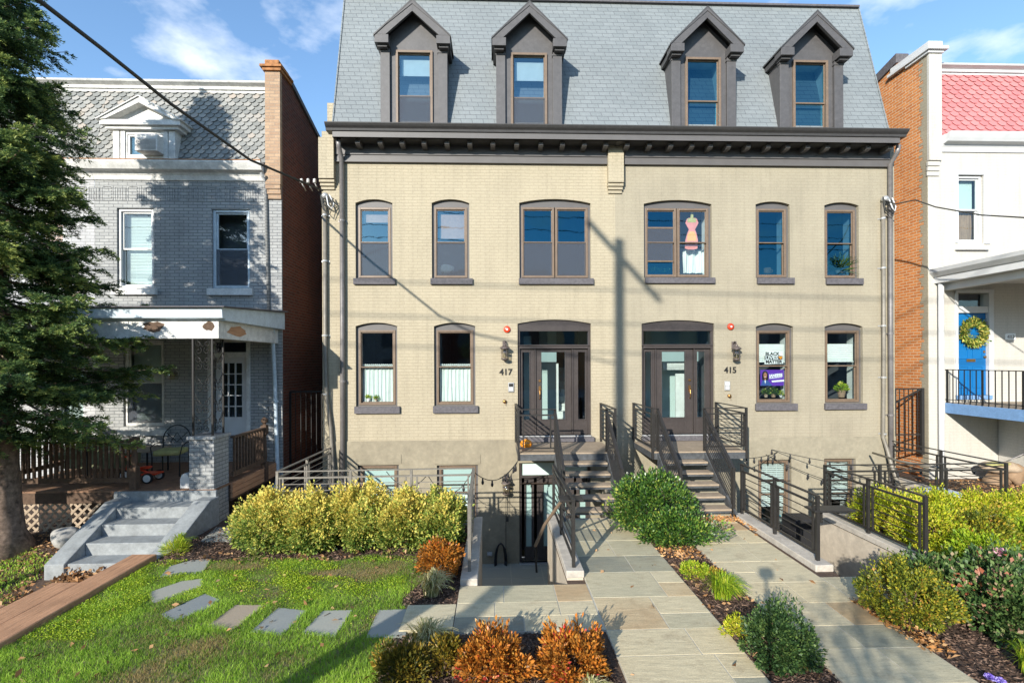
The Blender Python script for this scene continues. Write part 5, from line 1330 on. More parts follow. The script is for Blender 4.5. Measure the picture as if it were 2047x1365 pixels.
wood_rail('brown wooden railing at the right side of the grey porch behind the pier', (-5.14, YP + .54), (-5.14, -.75), 1.50, .78, 11, [(-5.14, -.72, zd - .3, 1.56, True)])
# lattice under the deck
t = MB(); x0, x1, z0, z1 = -9.3, -6.95, -.18, zd - .23
k = x0 - 1
while k < x1 + 1:
    for s in (1, -1):
        a, b_ = (k, z0), (k + s * (z1 - z0), z1)
        # clip to range
        pa, pb = Vector((a[0], YP + (.01 if s > 0 else .02), a[1])), Vector((b_[0], YP + (.01 if s > 0 else .02), b_[1]))
        if min(pa.x, pb.x) > x0 and max(pa.x, pb.x) < x1: t.bar(pa, pb, .008, .042, upv=(0, 0, 1))
    k += .165
tag(t.build('lattice_panel', M['lattice']), 'weathered wooden lattice under the porch between tree trunk and steps', 'lattice')
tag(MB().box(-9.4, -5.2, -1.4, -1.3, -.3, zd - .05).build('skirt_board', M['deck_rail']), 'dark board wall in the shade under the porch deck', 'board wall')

# steps with cheek walls
st = thing('concrete_steps', 'blue grey painted concrete steps up to the grey porch', 'steps', (-6, -3.4, -.3))
levels = [(.43, -2.64, -3.08), (.24, -3.08, -3.41), (.05, -3.41, -3.75), (-.14, -3.75, -4.10)]
for z, ya, yb in levels: MB().box(-6.62, -5.38, yb, ya + .02, -.6, z).build('tread', M['blue_step'], st, bevel=.012)
MB().box(-6.95, -5.12, -2.70, -2.64, -.4, .61).build('top_riser', M['blue_step'], st, bevel=.01)
for xa, xb, yb in ((-6.92, -6.62, -4.15), (-5.38, -5.08, -4.33)):
    MB().prism([(-2.66, -.5), (-2.66, .50), (-2.95, .50), (yb + .0, -.13), (yb, -.6)], 'x', xa, xb).build('cheek_wall', M['blue_step'], st, bevel=.015)
# timbers
tm = thing('timber_edging', 'weathered brown landscape timbers between the lawn and the steps', 'timber edging', (-5.3, -6, 0))
for (x0, x1, y0, y1) in ((-5.47, -5.10, -6.9, -4.33), (-5.85, -5.48, -8.6, -5.25), (-5.47, -5.10, -9.5, -6.915), (-6.25, -5.86, -8.6, -5.85)):
    MB().box(x0, x1, y0, y1, -.5, .085 if x0 > -5.5 else .075).build('timber', M['timber'], tm, bevel=.02)

# porch furniture
def iron_chair(x, y, lab, ang=0, cush='olive'):
    t = thing('patio_chair', lab, 'chair', (x, y, zd), 'wrought iron porch chairs')
    fr_ = MB(); c, s = math.cos(ang), math.sin(ang)
    def P(u, v, z): return (x + u*c - v*s, y + u*s + v*c, zd + z)
    for u in (-.25, .25): fr_.tube([P(u, .25, .0), P(u, .24, .44), P(u, .30, .70)], .013, 6).tube([P(u, -.25, 0), P(u, -.24, .42)], .013, 6).tube([P(u, -.24, .42), P(u*1.15, -.22, .62), P(u*1.15, 0, .66), P(u, .28, .64)], .011, 6)
    fr_.build('frame', M['iron'], t)
    MB().tube([P(.27 * math.cos(a_), .30 + .03*math.sin(a_), .66 + .34 * math.sin(a_)) for a_ in [i*math.pi/12 for i in range(13)]], .012, 6).tube([P(-.12, .3, .64), P(0, .32, .84), P(.12, .3, .64)], .008, 5).tube([P(-.2, .31, .84), P(0, .30, .64), P(.2, .31, .84)], .008, 5).build('backrest', M['iron'], t)
    sb = MB(); sb.prism([(P(-.25,-.24,0)[0], P(-.25,-.24,0)[1]), (P(.25,-.24,0)[0], P(.25,-.24,0)[1]), (P(.25,.24,0)[0], P(.25,.24,0)[1]), (P(-.25,.24,0)[0], P(-.25,.24,0)[1])], 'z', zd + .43, zd + .54).build('cushion', M[cush], t, bevel=.035)
    return t
iron_chair(-6.78, -1.35, 'black iron chair with yellow green cushion right of the low table, near the brick pier', .2, 'yelcush')
iron_chair(-8.55, -1.7, 'black iron chair with olive cushion behind the front deck railing', .6, 'olive')
iron_chair(-9.05, -.9, 'black iron chair with olive cushion at the far left end of the porch', .9, 'olive')
t = thing('patio_table', 'low grey glass patio table on the porch', 'table', (-7.1, -1.2, zd))
MB().box(-8.0, -7.08, -1.6, -.85, zd + .50, zd + .53).build('tabletop', M['lattice'], t, bevel=.01)
for dx in (-7.95, -7.13):
    for dy in (-1.55, -.9): MB().bar((dx, dy, zd), (dx, dy, zd + .5), .025).build('leg', M['iron'], t)
mb = MB().prism([(-1.0, .45), (-.4, .45), (-.3, .95), (-.5, 1.0)], 'x', -9.2, -7.9); o_ = mb.build('bench_cushion', M['olive'], bevel=.06)
o_.location = (0, -.2, zd - .45 + .1); tag(o_, 'long olive bench cushion leaning behind the deck railing', 'cushion')
# tricycle
tx, ty = -7.0, -1.95
t = thing('tricycle', 'red toddler tricycle with white wheels on the porch deck', 'tricycle', (tx, ty, zd))
MB().tube([(tx - .28, ty, zd + .12), (tx - .22, ty, zd + .42), (tx - .24, ty, zd + .5)], .018, 8).tube([(tx - .24, ty - .14, zd + .5), (tx - .24, ty + .14, zd + .5)], .014, 8).tube([(tx - .24, ty, zd + .3), (tx, ty, zd + .24), (tx + .25, ty, zd + .14)], .022, 8).build('frame', M['red'], t, smooth=True)
MB().box(tx + .02, tx + .2, ty - .08, ty + .08, zd + .26, zd + .30).build('saddle', M['red'], t, bevel=.02)
MB().box(tx + .1, tx + .38, ty - .14, ty + .14, zd + .15, zd + .18).build('rear_step', M['red'], t, bevel=.01)
for wx, wy, wr in ((tx - .28, ty, .12), (tx + .26, ty - .17, .10), (tx + .26, ty + .17, .10)):
    w_ = MB().disc_y((wx, wy, zd + wr), [(wr*.75, -.02), (wr, -.02), (wr, .02), (wr*.75, .02)], 20).build('wheel', M['rubber'], t)
    MB().disc_y((wx, wy, zd + wr), [(.001, -.032), (wr*.25, -.034), (wr*.25, -.027), (wr*.70, -.027), (wr*.74, .024), (.001, .027)], 20).build('hub', M['sign_white'], w_)
# small white mail box ornament by the pier
xm_, ym_ = -5.78, YP + .08
tag(MB().prism([(xm_ - .09, zd), (xm_ + .09, zd), (xm_ + .09, zd + .17), (xm_ + .05, zd + .26), (xm_, zd + .28), (xm_ - .05, zd + .26), (xm_ - .09, zd + .17)], 'y', ym_, ym_ + .18).build('milk_box', M['white'], bevel=.01), 'small white domed box on the deck edge against the pier', 'box')
# white downspout of grey house
pipe('downspout', 'pale downspout slanting down the right corner of the grey house', 'downpipe', [(ax(545, -.3), -.3, az(650, -.3)), (ax(545, -.2), -.2, az(675, -.2)), (ax(549, -.12), -.12, az(760, -.12)), (ax(554, -.12), -.12, az(940, -.12)), (ax(550, -.2), -.2, az(965, -.2)), (ax(532, -.5), -.5, az(977, -.5))], .045, 'blue_white', [(ax(551, -.12), -.12, az(799, -.12))], 'downpipes of the grey house')
pipe('downspout', 'thin grey downspout on the grey house upper wall', 'downpipe', [(ax(533), -.25, az(350, -.25)), (ax(535), -.07, az(372)), (ax(540), -.07, az(625))], .035, 'grey_brick', (), 'downpipes of the grey house')
# alley gates
def gate(lab, x0, x1, y, z0, z1, mat, diag=True):
    t = thing('alley_gate', lab, 'gate', (x0, y, z0), 'iron alley gates')
    mb = MB(); mb.bar((x0, y, z1), (x1, y, z1), .035).bar((x0, y, z0 + .1), (x1, y, z0 + .1), .035).bar((x0, y, z0), (x0, y, z1), .04).bar((x1, y, z0), (x1, y, z1 + .02), .07)
    if diag: mb.bar((x0, y, z1 - .35), (x1 - .05, y, z1 - .02), .03).bar((x0, y, z0 + .5), (x1 - .05, y, z0 + .5), .03)
    mb.build('gate_frame', M[mat], t)
    mb = MB(); n = int((x1 - x0) / .11)
    for k in range(1, n): x = x0 + (x1 - x0) * k / n; mb.bar((x, y, z0 + .1), (x, y, z1), .016)
    mb.build('gate_bars', M[mat], t)
gate('dark iron gate in the shaded left alley', -5.0, -4.12, .35, 0, az(780, .35), 'iron', False)
gate('dark iron gate with a slanting brace in the right alley', 9.93, 10.62, .05, .6, az(782, .05), 'metal')

# ================================================================== WHITE HOUSE (right)
WX = 10.74
hw_ = thing('row_house', 'white painted row house numbered 413 with red scalloped mansard and blue door', 'row house', (13, 0, 0), 'older neighbour row houses')
O2 = OPr(1914, 1966, 350, 486); OD = OPr(1913, 1979, 586, 790)
zs_ = az(285)
mb = MB(); wall_with_openings(mb, WX, 17.5, -.3, zs_, 0.0, [O2, OD], .25); mb.build('wall', M['white_wall'], hw_, fix=False)
SW = [(0, -.3), (14, -.3), (14, 8.6), (2.6, 10.45), (1.0, 10.85), (0, 10.75)]
MB().add([(WX, y, z) for y, z in SW], [tuple(range(len(SW)))]).build('side_wall', M['orange_brick'], hw_, fix=False)
mb = MB(); rg = random.Random(9); z = -.2
while z < 10.6:
    mb.box(WX - .006, WX + .01, -.002, .10 + rg.uniform(0, .10) + (.06 if int(z/.0735) % 2 else 0), z, z + .0725); z += .0735
mb.build('paint_overlap', M['taupe'], hw_)
px0, px1 = WX - .03, at(1882, 300, -.05)[0]
MB().box(px0 + .02, px1, -.07, .0, zs_ - .35, az(92, -.07)).build('corner_pier', M['white_wall'], hw_, bevel=.005)
ztp = az(92, -.07)
MB().box(px0 - .03, px1 + .03, -.11, .6, ztp, ztp + .06).box(px0 - .07, px1 + .10, -.17, 1.15, ztp + .06, ztp + .14).box(px0 - .02, px1, -.10, 1.1, ztp + .14, ztp + .29).build('pier_cap', M['white'], hw_, bevel=.01)
MB().prism([(.9, 10.86), (2.6, 10.46), (14, 8.6), (14, 8.85), (2.6, 10.71), (.9, 11.1)], 'x', WX - .05, WX + .3).build('parapet_coping', M['sill'], hw_)
mb = MB()
for i, d in enumerate((.06, .045, .03)): mb.box(px0, px1 - .04, -d, 0, zs_ - .36 - .12*(i+1), zs_ - .36 - .12*i - .015)
mb.build('corbel', M['white_wall'], hw_, bevel=.004)
# scalloped red mansard
neighbour_roof(hw_, px1, 17.5, 'pink_slate', az(254, -.3), az(138, .4), .40, 'white', hexw=.235, rowh=.125, topw=.12, seed=12)
MB().box(ax(1886), 17.5, -.05, 0, zs_ - .02, zs_ + .3).build('frieze', M['white'], hw_)
white_sash(hw_, O2, 'white', blinds=False, sill=(O2[2] - .14, O2[2] - .18))
MB().box(O2[0] + .1, O2[1] - .1, .2, .21, (O2[2] + O2[3])/2, O2[3] - .1).build('roller_blind', M['frost'], hw_)
wavy(O2[0] + .09, O2[1] - .09, O2[2] + .08, (O2[2] + O2[3])/2, .24, .012, 7, 5).build('net_curtain', M['clay'], hw_, smooth=True, fix=False)
MB().box(O2[0] - .06, O2[0], -.03, 0, O2[2], O2[3] + .08).box(O2[1], O2[1] + .16, -.03, .0, O2[2] - .02, O2[3] + .08).box(O2[0], O2[1], -.03, 0, O2[3], O2[3] + .08).build('window_casing', M['white'], hw_)
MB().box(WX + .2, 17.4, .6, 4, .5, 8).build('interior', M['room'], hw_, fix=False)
# blue door
xa, xb, zb, zt, _ = OD; dz = az(626)
MB().box(xa - .05, xa + .02, -.03, .2, zb, zt + .06).box(xb - .04, xb + .08, -.03, .2, zb, zt + .06).box(xa + .02, xb - .04, -.01, .2, dz, dz + .16).box(xa - .05, xb + .08, -.04, .05, zt, zt + .08).build('door_frame', M['white'], hw_, bevel=.004)
MB().quad((xa, .12, dz + .1), (xb, .12, dz + .1), (xb, .12, zt), (xa, .12, zt)).build('transom_pane', M['glass_low'], hw_, fix=False)
dr = MB().box(xa + .02, xb - .04, .06, .11, zb, dz)
xm = (xa + xb) / 2 - .01
for (u0, u1) in ((xa + .10, xm - .05), (xm + .05, xb - .12)):
    for (v0, v1) in ((zb + .18, zb + .72), (zb + .90, zb + 1.35)): frame(dr, u0, u1, v0, v1, .025, .045, .06)
dro = dr.build('blue_door', M['blue'], hw_, bevel=.005)
MB().box(xm - .11, xm + .11, .045, .06, zb + .93 - .1, zb + .99 - .09).build('letter_slot', M['brass'], dro)
MB().disc_y((xb - .10, .06, zb + .95), [(.001, -.06), (.03, -.05), (.02, 0)], 12).disc_y((xb - .10, .06, zb + 1.08), [(.001, -.02), (.03, -.02), (.03, 0)], 12).build('knob', M['brass'], dro)
MB().box(xa - .02, xb + .02, -.05, .1, zb - .10, zb).build('threshold', M['blue_slab'], hw_)
# porch of white house
wp = thing('porch', 'white shed roofed porch with blue edged slab on the white house', 'porch', (13, -1, 0))
gx0 = at(1884, 560)[0]
zg1, zg0, zgb, zgc = az(539), az(553), az(566), az(580)
MB().prism([(0, zg1 + .0), (0, zg0), (0, zgb), (-3.2, zgb), (-3.2, zg0), (-3.25, zg1)], 'x', gx0 - .22, 17.5).build('porch_roof', M['white'], wp)
MB().prism([(gx0 - .36, zg1 + .02), (gx0 - .34, zg1 - .07), (gx0 - .25, zg0), (gx0 - .221, zg0 - .0), (gx0 - .221, zg1 + .02)], 'y', -3.3, 0).build('side_gutter', M['white'], wp, bevel=.004)
MB().box(gx0 - .12, 17.5, -3.25, -.0, zg1 + .001, zg1 + .05).build('roofing', M['sill'], wp)
MB().box(gx0, gx0 + .18, -3.1, 0, zgc, zgb - .001).build('porch_beam', M['white'], wp, bevel=.005)
sz1, sz0 = az(811), az(832)
sx = at(1889, 811)[0]
MB().box(sx, 17.5, -2.9, 0, sz0, sz1).build('slab', M['blue_slab'], wp, bevel=.006)
MB().box(sx + .02, 17.4, -2.85, 0, sz1 + .001, sz1 + .012).build('slab_top', M['platform'], wp)
MB().box(sx + 1.35, 17.4, -2.8, -.02, -.2, sz0 - .001).build('under_wall', M['white_wall'], wp)
rt_ = MB(); zr = az(743)
rt_.bar((sx + .02, 0, zr), (sx + .02, -2.85, zr), .035, .02).bar((sx + .02, 0, sz1 + .08), (sx + .02, -2.85, sz1 + .08), .03, .015)
rt_.build('top_rail', M['iron'], wp)
for k in range(20): 
    y = -.05 - k * .148; MB().bar((sx + .02, y, sz1 + .0), (sx + .02, y, zr), .016 if k % 6 else .03).build('baluster', M['iron'], wp)
xp = ax(1880, -.08)
pipe('downspout', 'white round downspout on the white house below the porch roof', 'downpipe', [(xp, -.10, az(566)), (xp, -.10, az(900)), (xp, -.10, .3)], .06, 'white', (), None)
# plaque
x, z = at(2019, 673)
pl = thing('number_plaque', 'small white plaque reading 413 right of the blue door', 'plaque', (x, 0, z))
MB().box(x - .13, x + .13, -.02, 0, z - .08, z + .08).build('plate', M['sign_white'], pl, bevel=.004)
text_obj('413', .13, M['pipe'], (x, -.025, z - .045), pl, .003, 'digits')
# wreath
x, z = at(1944, 665, .03); rg_ = np.random.default_rng(5); n = 1500
ang = rg_.uniform(0, 2*np.pi, n); rr = .24 + rg_.normal(0, .05, n)
Pp = np.stack([x + rr*np.cos(ang), .0 + rg_.normal(0, .03, n), z + rr*np.sin(ang)], 1)
Nn = np.stack([np.cos(ang) + rg_.normal(0, .7, n), -rg_.uniform(.1, .9, n), np.sin(ang) + rg_.normal(0, .7, n)], 1)
wr = thing('wreath', 'round green and gold wreath hanging on the blue door', 'wreath', (x, 0, z))
V, Fa, A_ = leaf_arrays(Pp, Nn, .09, .03, rg_, rg_.uniform(0, 1, n)); npmesh('leaves', V, Fa, A_, M['euon'], wr)
MB().tube([(x + .24*math.cos(a_), .03, z + .24*math.sin(a_)) for a_ in [i*math.pi/12 for i in range(25)]], .03, 8).build('ring', M['stem'], wr)
# under porch clutter
x, y = 12.0, -.6
t = thing('rubbish_pile', 'grey and yellow bundle of sacks under the white house porch', 'sacks', (x, y, .2))
mb = MB(); bm = bmesh.new()
def lump(name, c, r, mat, parent, seed, sub=3, amp=.25):
    bm = bmesh.new(); bmesh.ops.create_icosphere(bm, subdivisions=sub, radius=1); rg = random.Random(seed)
    off = [Vector((rg.uniform(-1,1), rg.uniform(-1,1), rg.uniform(-1,1))).normalized() for _ in range(9)]
    for v in bm.verts:
        k = 1 + amp * sum(max(0, v.co.dot(o))**6 for o in off) - amp * .5
        v.co = Vector((v.co.x * r[0] * k, v.co.y * r[1] * k, v.co.z * r[2] * k)) + Vector(c)
    me = bpy.data.meshes.new(name); bm.to_mesh(me); bm.free(); me.polygons.foreach_set('use_smooth', [True]*len(me.polygons))
    o = bpy.data.objects.new(name, me); col.objects.link(o); me.materials.append(M[mat]); link_parent(o, parent); return o
lump('sack', (x, y, .42), (.30, .22, .13), 'lattice', t, 1, amp=.5); lump('sack', (x + .22, y - .1, .28), (.16, .18, .22), 'clay', t, 2, amp=.5); lump('yellow_sack', (x - .12, y - .12, .50), (.22, .10, .05), 'yelcush', t, 3, amp=.5)
lump('sack', (x + .1, y + .15, .14), (.40, .22, .18), 'clay', t, 4, amp=.4); MB().tube([(x + .1, y - .1, .6), (x + .3, y - .2, .75), (x + .42, y - .1, .70)], .012, 6).build('handle', M['pipe'], t)
mb = MB().tube([onray(1745, 905, 12.0), onray(1800, 922, 10.6), onray(1880, 935, 9.6)], .025, 8)
tag(mb.build('conduit_bar', M['conduit'], smooth=True), 'pale metal tube slanting from the taupe wall to the court railing', 'tube')
tag(MB().box(9.0, 9.5, -2.2, -1.7, 0.0 - 1.9, .25).build('utility_box', M['blue_white'], bevel=.02), 'pale blue box by the bent conduit behind the right railing', 'utility box')

# ================================================================== WINDOW DISPLAYS
x0, z0 = at(1528.5, 727, .16); x1, z1 = at(1565, 703, .16)
sg = thing('protest_sign', 'white window sign reading BLACK LIVES MATTER with an orange heart', 'sign', ((x0 + x1) / 2, .16, z0), None)
w, h = x1 - x0, z1 - z0
MB().prism([(x0, z0 - .01), (x1 + .01, z0), (x1 - .01, z1), (x0 + .01, z1 - .01)], 'y', .160, .168).build('sheet', M['sign_white'], sg)
MB().box(x0 + .0, x1 - .015, .154, .159, z0 + h*.35, z0 + h*.66).build('black_band', M['black'], sg)
text_obj('BLACK', h*.36, M['black'], (x0 + w*.42, .156, z0 + h*.71), sg, .001, bold=.004, width=w*.78)
text_obj('LIVES', h*.36, M['sign_white'], (x0 + w*.38, .150, z0 + h*.38), sg, .001, bold=.004, width=w*.70)
text_obj('MATTER', h*.36, M['black'], (x0 + w*.50, .156, z0 + h*.05), sg, .001, bold=.004, width=w*.90)
hx, hz = x0 + w*.86, z0 + h*.51
MB().prism([(hx + .05*(16*math.sin(a_)**3)/16, hz + .05*(13*math.cos(a_) - 5*math.cos(2*a_) - 2*math.cos(3*a_) - math.cos(4*a_))/16) for a_ in [i*2*math.pi/24 for i in range(24)]], 'y', .148, .153).build('heart', M['orange'], sg)
x0, z0 = at(1520, 771, .18); x1, z1 = at(1567, 739, .18); w, h = x1 - x0, z1 - z0
sg = thing('campaign_sign', 'purple window sign reading JANEESE beside the picture of a smiling woman in blue', 'sign', ((x0 + x1) / 2, .18, z0))
MB().box(x0, x1, .180, .188, z0, z1).build('board', M['purple'], sg)
text_obj('JANEESE', h*.26, M['sign_white'], (x0 + w*.66, .177, z0 + h*.56), sg, .001, bold=.005, rot=R(-4), width=w*.58)
MB().prism([(x0 + w*.5, z0 + h*.22), (x1, z0 + h*.27), (x1, z0 + h*.38), (x0 + w*.47, z0 + h*.32)], 'y', .176, .179).prism([(x0 + w*.37, z0 + h*.44), (x1 - w*.08, z0 + h*.52), (x1 - w*.08, z0 + h*.545), (x0 + w*.37, z0 + h*.49)], 'y', .176, .179).build('white_stripe', M['sign_white'], sg)
cxx = x0 + w*.2
MB().prism([(cxx + w*.13*math.cos(a_), z0 + h*.66 + h*.28*math.sin(a_)) for a_ in [i*math.pi/8 for i in range(16)]], 'y', .1775, .1795).prism([(cxx - w*.13, z0 + h*.35), (cxx + w*.14, z0 + h*.35), (cxx + w*.12, z0 + h*.7), (cxx - w*.12, z0 + h*.7)], 'y', .1775, .1795).build('printed_hair', M['black'], sg)
MB().prism([(x0 + .005, z0 + .003), (x0 + w*.5, z0 + .003), (cxx + w*.12, z0 + h*.32), (cxx, z0 + h*.38), (cxx - w*.12, z0 + h*.30)], 'y', .175, .177).build('printed_jacket', M['navy'], sg)
MB().prism([(cxx + w*.075*math.cos(a_), z0 + h*.64 + h*.2*math.sin(a_)) for a_ in [i*math.pi/8 for i in range(16)]], 'y', .173, .1745).prism([(cxx - w*.03, z0 + h*.35), (cxx + w*.03, z0 + h*.35), (cxx + w*.03, z0 + h*.5), (cxx - w*.03, z0 + h*.5)], 'y', .173, .1745).build('printed_face', M['skin'], sg)
MB().prism([(cxx - w*.03, z0 + h*.34), (cxx + w*.03, z0 + h*.34), (cxx, z0 + h*.1)], 'y', .173, .1745).box(cxx - w*.03, cxx + w*.03, .171, .1728, z0 + h*.545, z0 + h*.57).build('printed_shirt', M['sign_white'], sg)
# generic squeeze bottle cut-out
def pz(px, py, Y=.19): return at(px, py, Y)
sb = thing('bottle_cutout', 'flat honey coloured squeeze bottle cutout hanging in the taupe double window', 'cutout', (*[pz(1383, 500)[0]], .19, pz(1383, 500)[1]))
prof = [(1369,497),(1370,480),(1374,466),(1377,459),(1373,452),(1370,446),(1373,438),(1377,436),(1390,436),(1393,438),(1396,446),(1393,452),(1389,459),(1392,466),(1395,480),(1394,497),(1388,499),(1375,499)]
MB().prism([pz(*q) for q in prof], 'y', .185, .19).build('bottle', M['honeyp'], sb)
prof = [(1373,482),(1374,470),(1378,463),(1388,463),(1391,470),(1392,482)]
MB().prism([pz(*q) for q in prof], 'y', .181, .184).build('label_patch', M['honey'], sb)
MB().prism([pz(*q) for q in [(1374,445),(1374,437),(1380,437),(1381,424),(1385,424),(1386,437),(1391,437),(1391,445)]], 'y', .180, .1845).build('nozzle', M['yelcush'], sb)

def pot_plant(px, py, Y, r, hpot, rl, hl, lab, potmat, leafmat, n=160, leaf=.07, lw=.035, seed=0, grassy=False, zoff=None):
    x, z = at(px, py, Y); t = thing('potted_plant', lab, 'potted plant', (x, Y, z), 'plants on the window sills')
    MB().lathe((x, Y, z), [(r*.7, 0), (r, hpot), (r*1.08, hpot), (r*1.08, hpot*1.12), (r*.9, hpot*1.12)], 14).build('pot', M[potmat], t)
    rg = np.random.default_rng(seed)
    v = rg.normal(size=(n, 3)); v /= np.linalg.norm(v, axis=1, keepdims=True); v[:, 2] = np.abs(v[:, 2])
    Pp = np.array([x, Y, z + hpot]) + v * np.array([rl, min(rl, .09), hl]) * rg.uniform(.2 if not grassy else 0.0, 1, (n, 1))
    if grassy: Pp = np.array([x, Y, z + hpot]) + v * .01
    V, Fa, A_ = leaf_arrays(Pp, v + rg.normal(0, .3, (n, 3)) + np.array([0, -.3, .2]), hl if grassy else leaf, lw, rg, rg.uniform(0, 1, n)); npmesh('leaves', V, Fa, A_, M[leafmat], t)
pot_plant(1682, 794, .30, .10, .16, .13, .20, 'leafy green plant in a brown pot in the right first floor window', 'clay', 'lime', 120, .09, .07, 1)
pot_plant(1531, 794, .28, .05, .07, .10, .14, 'bushy green plant in a pale pot at the left below the purple sign', 'lattice', 'holly', 200, .05, .03, 2)
pot_plant(1546, 794, .30, .06, .07, .13, .17, 'dark green plant in the middle of the window below the purple sign', 'clay', 'holly', 220, .05, .03, 3)
pot_plant(1561, 794, .28, .04, .05, .06, .12, 'small yellowish plant in a pale pot at the right below the purple sign', 'white', 'lime', 60, .05, .03, 4)
pot_plant(1675, 546, .30, .06, .06, .15, .5, 'spiky dracaena in the rightmost second floor window', 'lattice', 'box', 110, .4, .03, 5, True)
pot_plant(1684, 546, .26, .07, .09, .03, .04, 'low terracotta pot in the rightmost second floor window', 'terra', 'box', 20, .04, .03, 6)
pot_plant(1312, 546, .30, .05, .03, .16, .14, 'trailing greenery low in the left leaf of the taupe double window', 'black', 'holly', 120, .06, .03, 7)
pot_plant(1345-12, 546, .30, .05, .03, .08, .10, 'small green sprig low in the taupe double window', 'black', 'holly', 60, .05, .03, 8)
pot_plant(737, 801, .15, .05, .05, .07, .09, 'small plant before the left cafe curtain', 'white', 'lime', 50, .05, .03, 9)
pot_plant(752, 801, .15, .04, .04, .06, .09, 'small second plant before the left cafe curtain', 'lattice', 'lime', 50, .05, .03, 10)
x, z = at(1534, 548, .25)
t = thing('mug', 'dark red mug in the middle upper window of the taupe house', 'mug', (x, .25, z))
MB().lathe((x, .25, z), [(.07, 0), (.085, .02), (.085, .15), (.07, .15)], 14).tube([(x + .08, .25, z + .12), (x + .13, .25, z + .1), (x + .12, .25, z + .05), (x + .08, .25, z + .03)], .012, 6).build('cup', M['pink_slate'] if False else M['rust'], t, smooth=True)
x, z = at(894, 546, .25)
lump('folded_cloth', (x, .28, z + .10), (.17, .08, .13), 'curtain', None, 8); tag(bpy.data.objects['folded_cloth'], 'white bundled cloth in the second window of the cream upper floor', 'cloth')
wv = wavy(at(1366, 500, .4)[0], at(1408, 500, .4)[0], at(1390, 546, .4)[1], at(1390, 500, .4)[1], .4, .03, 3, 9); wv.build('draped_curtain', M['curtain'], wins['C'][0], smooth=True, fix=False)

# ================================================================== PLANTS
def shrub(name, lab, cat, x, y, rx, ry, h, n, L, W_, mat, seed, group=None, z0=0.0, clumps=60, upright=.6, spread=.10, spikes=0, rbias=None, ntop=0.0, base=.12, box=False, hue=0):
    rg = np.random.default_rng(seed); t = thing(name, lab, cat, (x, y, z0), group)
    # clump centres over the crown volume
    K = clumps
    v = rg.normal(size=(K, 3)); v /= np.linalg.norm(v, axis=1, keepdims=True); v[:, 2] = np.where(v[:, 2] < -.85, -v[:, 2], v[:, 2])
    if box: v = np.sign(v) * np.abs(v) ** .55; v /= np.maximum(1, np.abs(v).max(1, keepdims=True))
    rad = rg.uniform(.62, 1.0, (K, 1)) * (1 + .10 * rg.normal(size=(K, 1)))
    C = v * rad * np.array([rx, ry, h * .5]); C[:, 2] += h * .46
    C[:, 2] = np.maximum(C[:, 2], min(base, .07) * rg.uniform(.6, 1.6, K))
    per = n // K; P = []; N = []; Rv = []
    for k in range(K):
        q = rg.normal(size=(per, 3)); q /= np.linalg.norm(q, axis=1, keepdims=True)
        s = spread * rg.uniform(.7, 1.4)
        p = C[k] + q * s * rg.uniform(.2, 1, (per, 1)) ** .5
        if spikes and rg.random() < spikes and C[k][2] > h * .55:
            p[:, 2] += rg.uniform(0, 1, per) ** 2 * .16; p[:, 0] = C[k][0] + (p[:, 0] - C[k][0]) * .5
        P.append(p); N.append(q + v[k] * .8 + np.array([0, 0, upright]) + rg.normal(0, .35, (per, 3)))
        b = rg.normal(0, .10); a = rg.uniform(.1, .9, per) + b + hue
        if ntop: a = a + ntop * np.clip((p[:, 2] - h * .38) / (h * .6), -.3, 1)
        Rv.append(a)
    P = np.concatenate(P); N = np.concatenate(N); Rv = np.clip(np.concatenate(Rv), 0, 1)
    P[:, 2] = np.maximum(P[:, 2], .02)
    P += np.array([x, y, z0]); m = len(P)
    sz_ = rg.uniform(.5, 1.35, m); V, Fa, A_ = leaf_arrays(P, N, L * sz_, W_ * sz_ * rg.uniform(.8, 1.2, m), rg, Rv)
    npmesh('foliage', V, Fa, A_, M[mat], t)
    st_ = MB(); r2 = random.Random(seed)
    for k in range(16):
        c = C[r2.randrange(K)] * r2.uniform(.9, 1.14); st_.tube([(x + r2.uniform(-.05, .05), y + r2.uniform(-.05, .05), z0 - .05), (x + c[0]*.5, y + c[1]*.5, z0 + c[2]*.6), (x + c[0]*.9, y + c[1]*.9, z0 + c[2]*.95)], .012, 5, r1=.004)
    st_.build('stems', M['stem'], t)
    return t
hx = [(-3.60, -3.90, .46, .78, 'leftmost, spilling toward the stepping stone'), (-2.92, -3.95, .48, .80, 'second from the left'), (-2.15, -3.90, .48, .86, 'in the middle, with the tallest gold shoots'),
      (-1.45, -3.97, .46, .78, 'fourth from the left'), (-.90, -3.90, .38, .74, 'rightmost, greener and against the low wall')]
for i, (x, y, rx, h, lb) in enumerate(hx):
    shrub('variegated_shrub', 'gold and green variegated shrub of the hedge, ' + lb, 'shrub', x, y, rx*1.12, .52, h*1.06, 17000, .044, .028, 'euon', 40 + i, 'variegated hedge shrubs', clumps=150, spread=.12, spikes=.30, ntop=.46 if i < 4 else .3, box=False, hue=.0 if i < 4 else -.10)
shrub('azalea', 'copper leaved azalea against the low wall left of the basement passage', 'shrub', -.76, -5.12, .25, .30, .47, 5000, .042, .018, 'azalea', 60, 'copper azaleas', clumps=60, spread=.09, hue=-.06)
shrub('azalea', 'orange azalea with red leaves, left of the pair in the front bed', 'shrub', -.03, -7.34, .33, .27, .29, 4600, .048, .020, 'azalea', 61, 'copper azaleas', clumps=42, spread=.085, spikes=.7, hue=.05)
shrub('azalea', 'orange azalea beside the flagstones, right of the pair in the front bed', 'shrub', .72, -7.34, .32, .27, .30, 4600, .048, .020, 'azalea', 62, 'copper azaleas', clumps=42, spread=.085, spikes=.7, hue=.05)
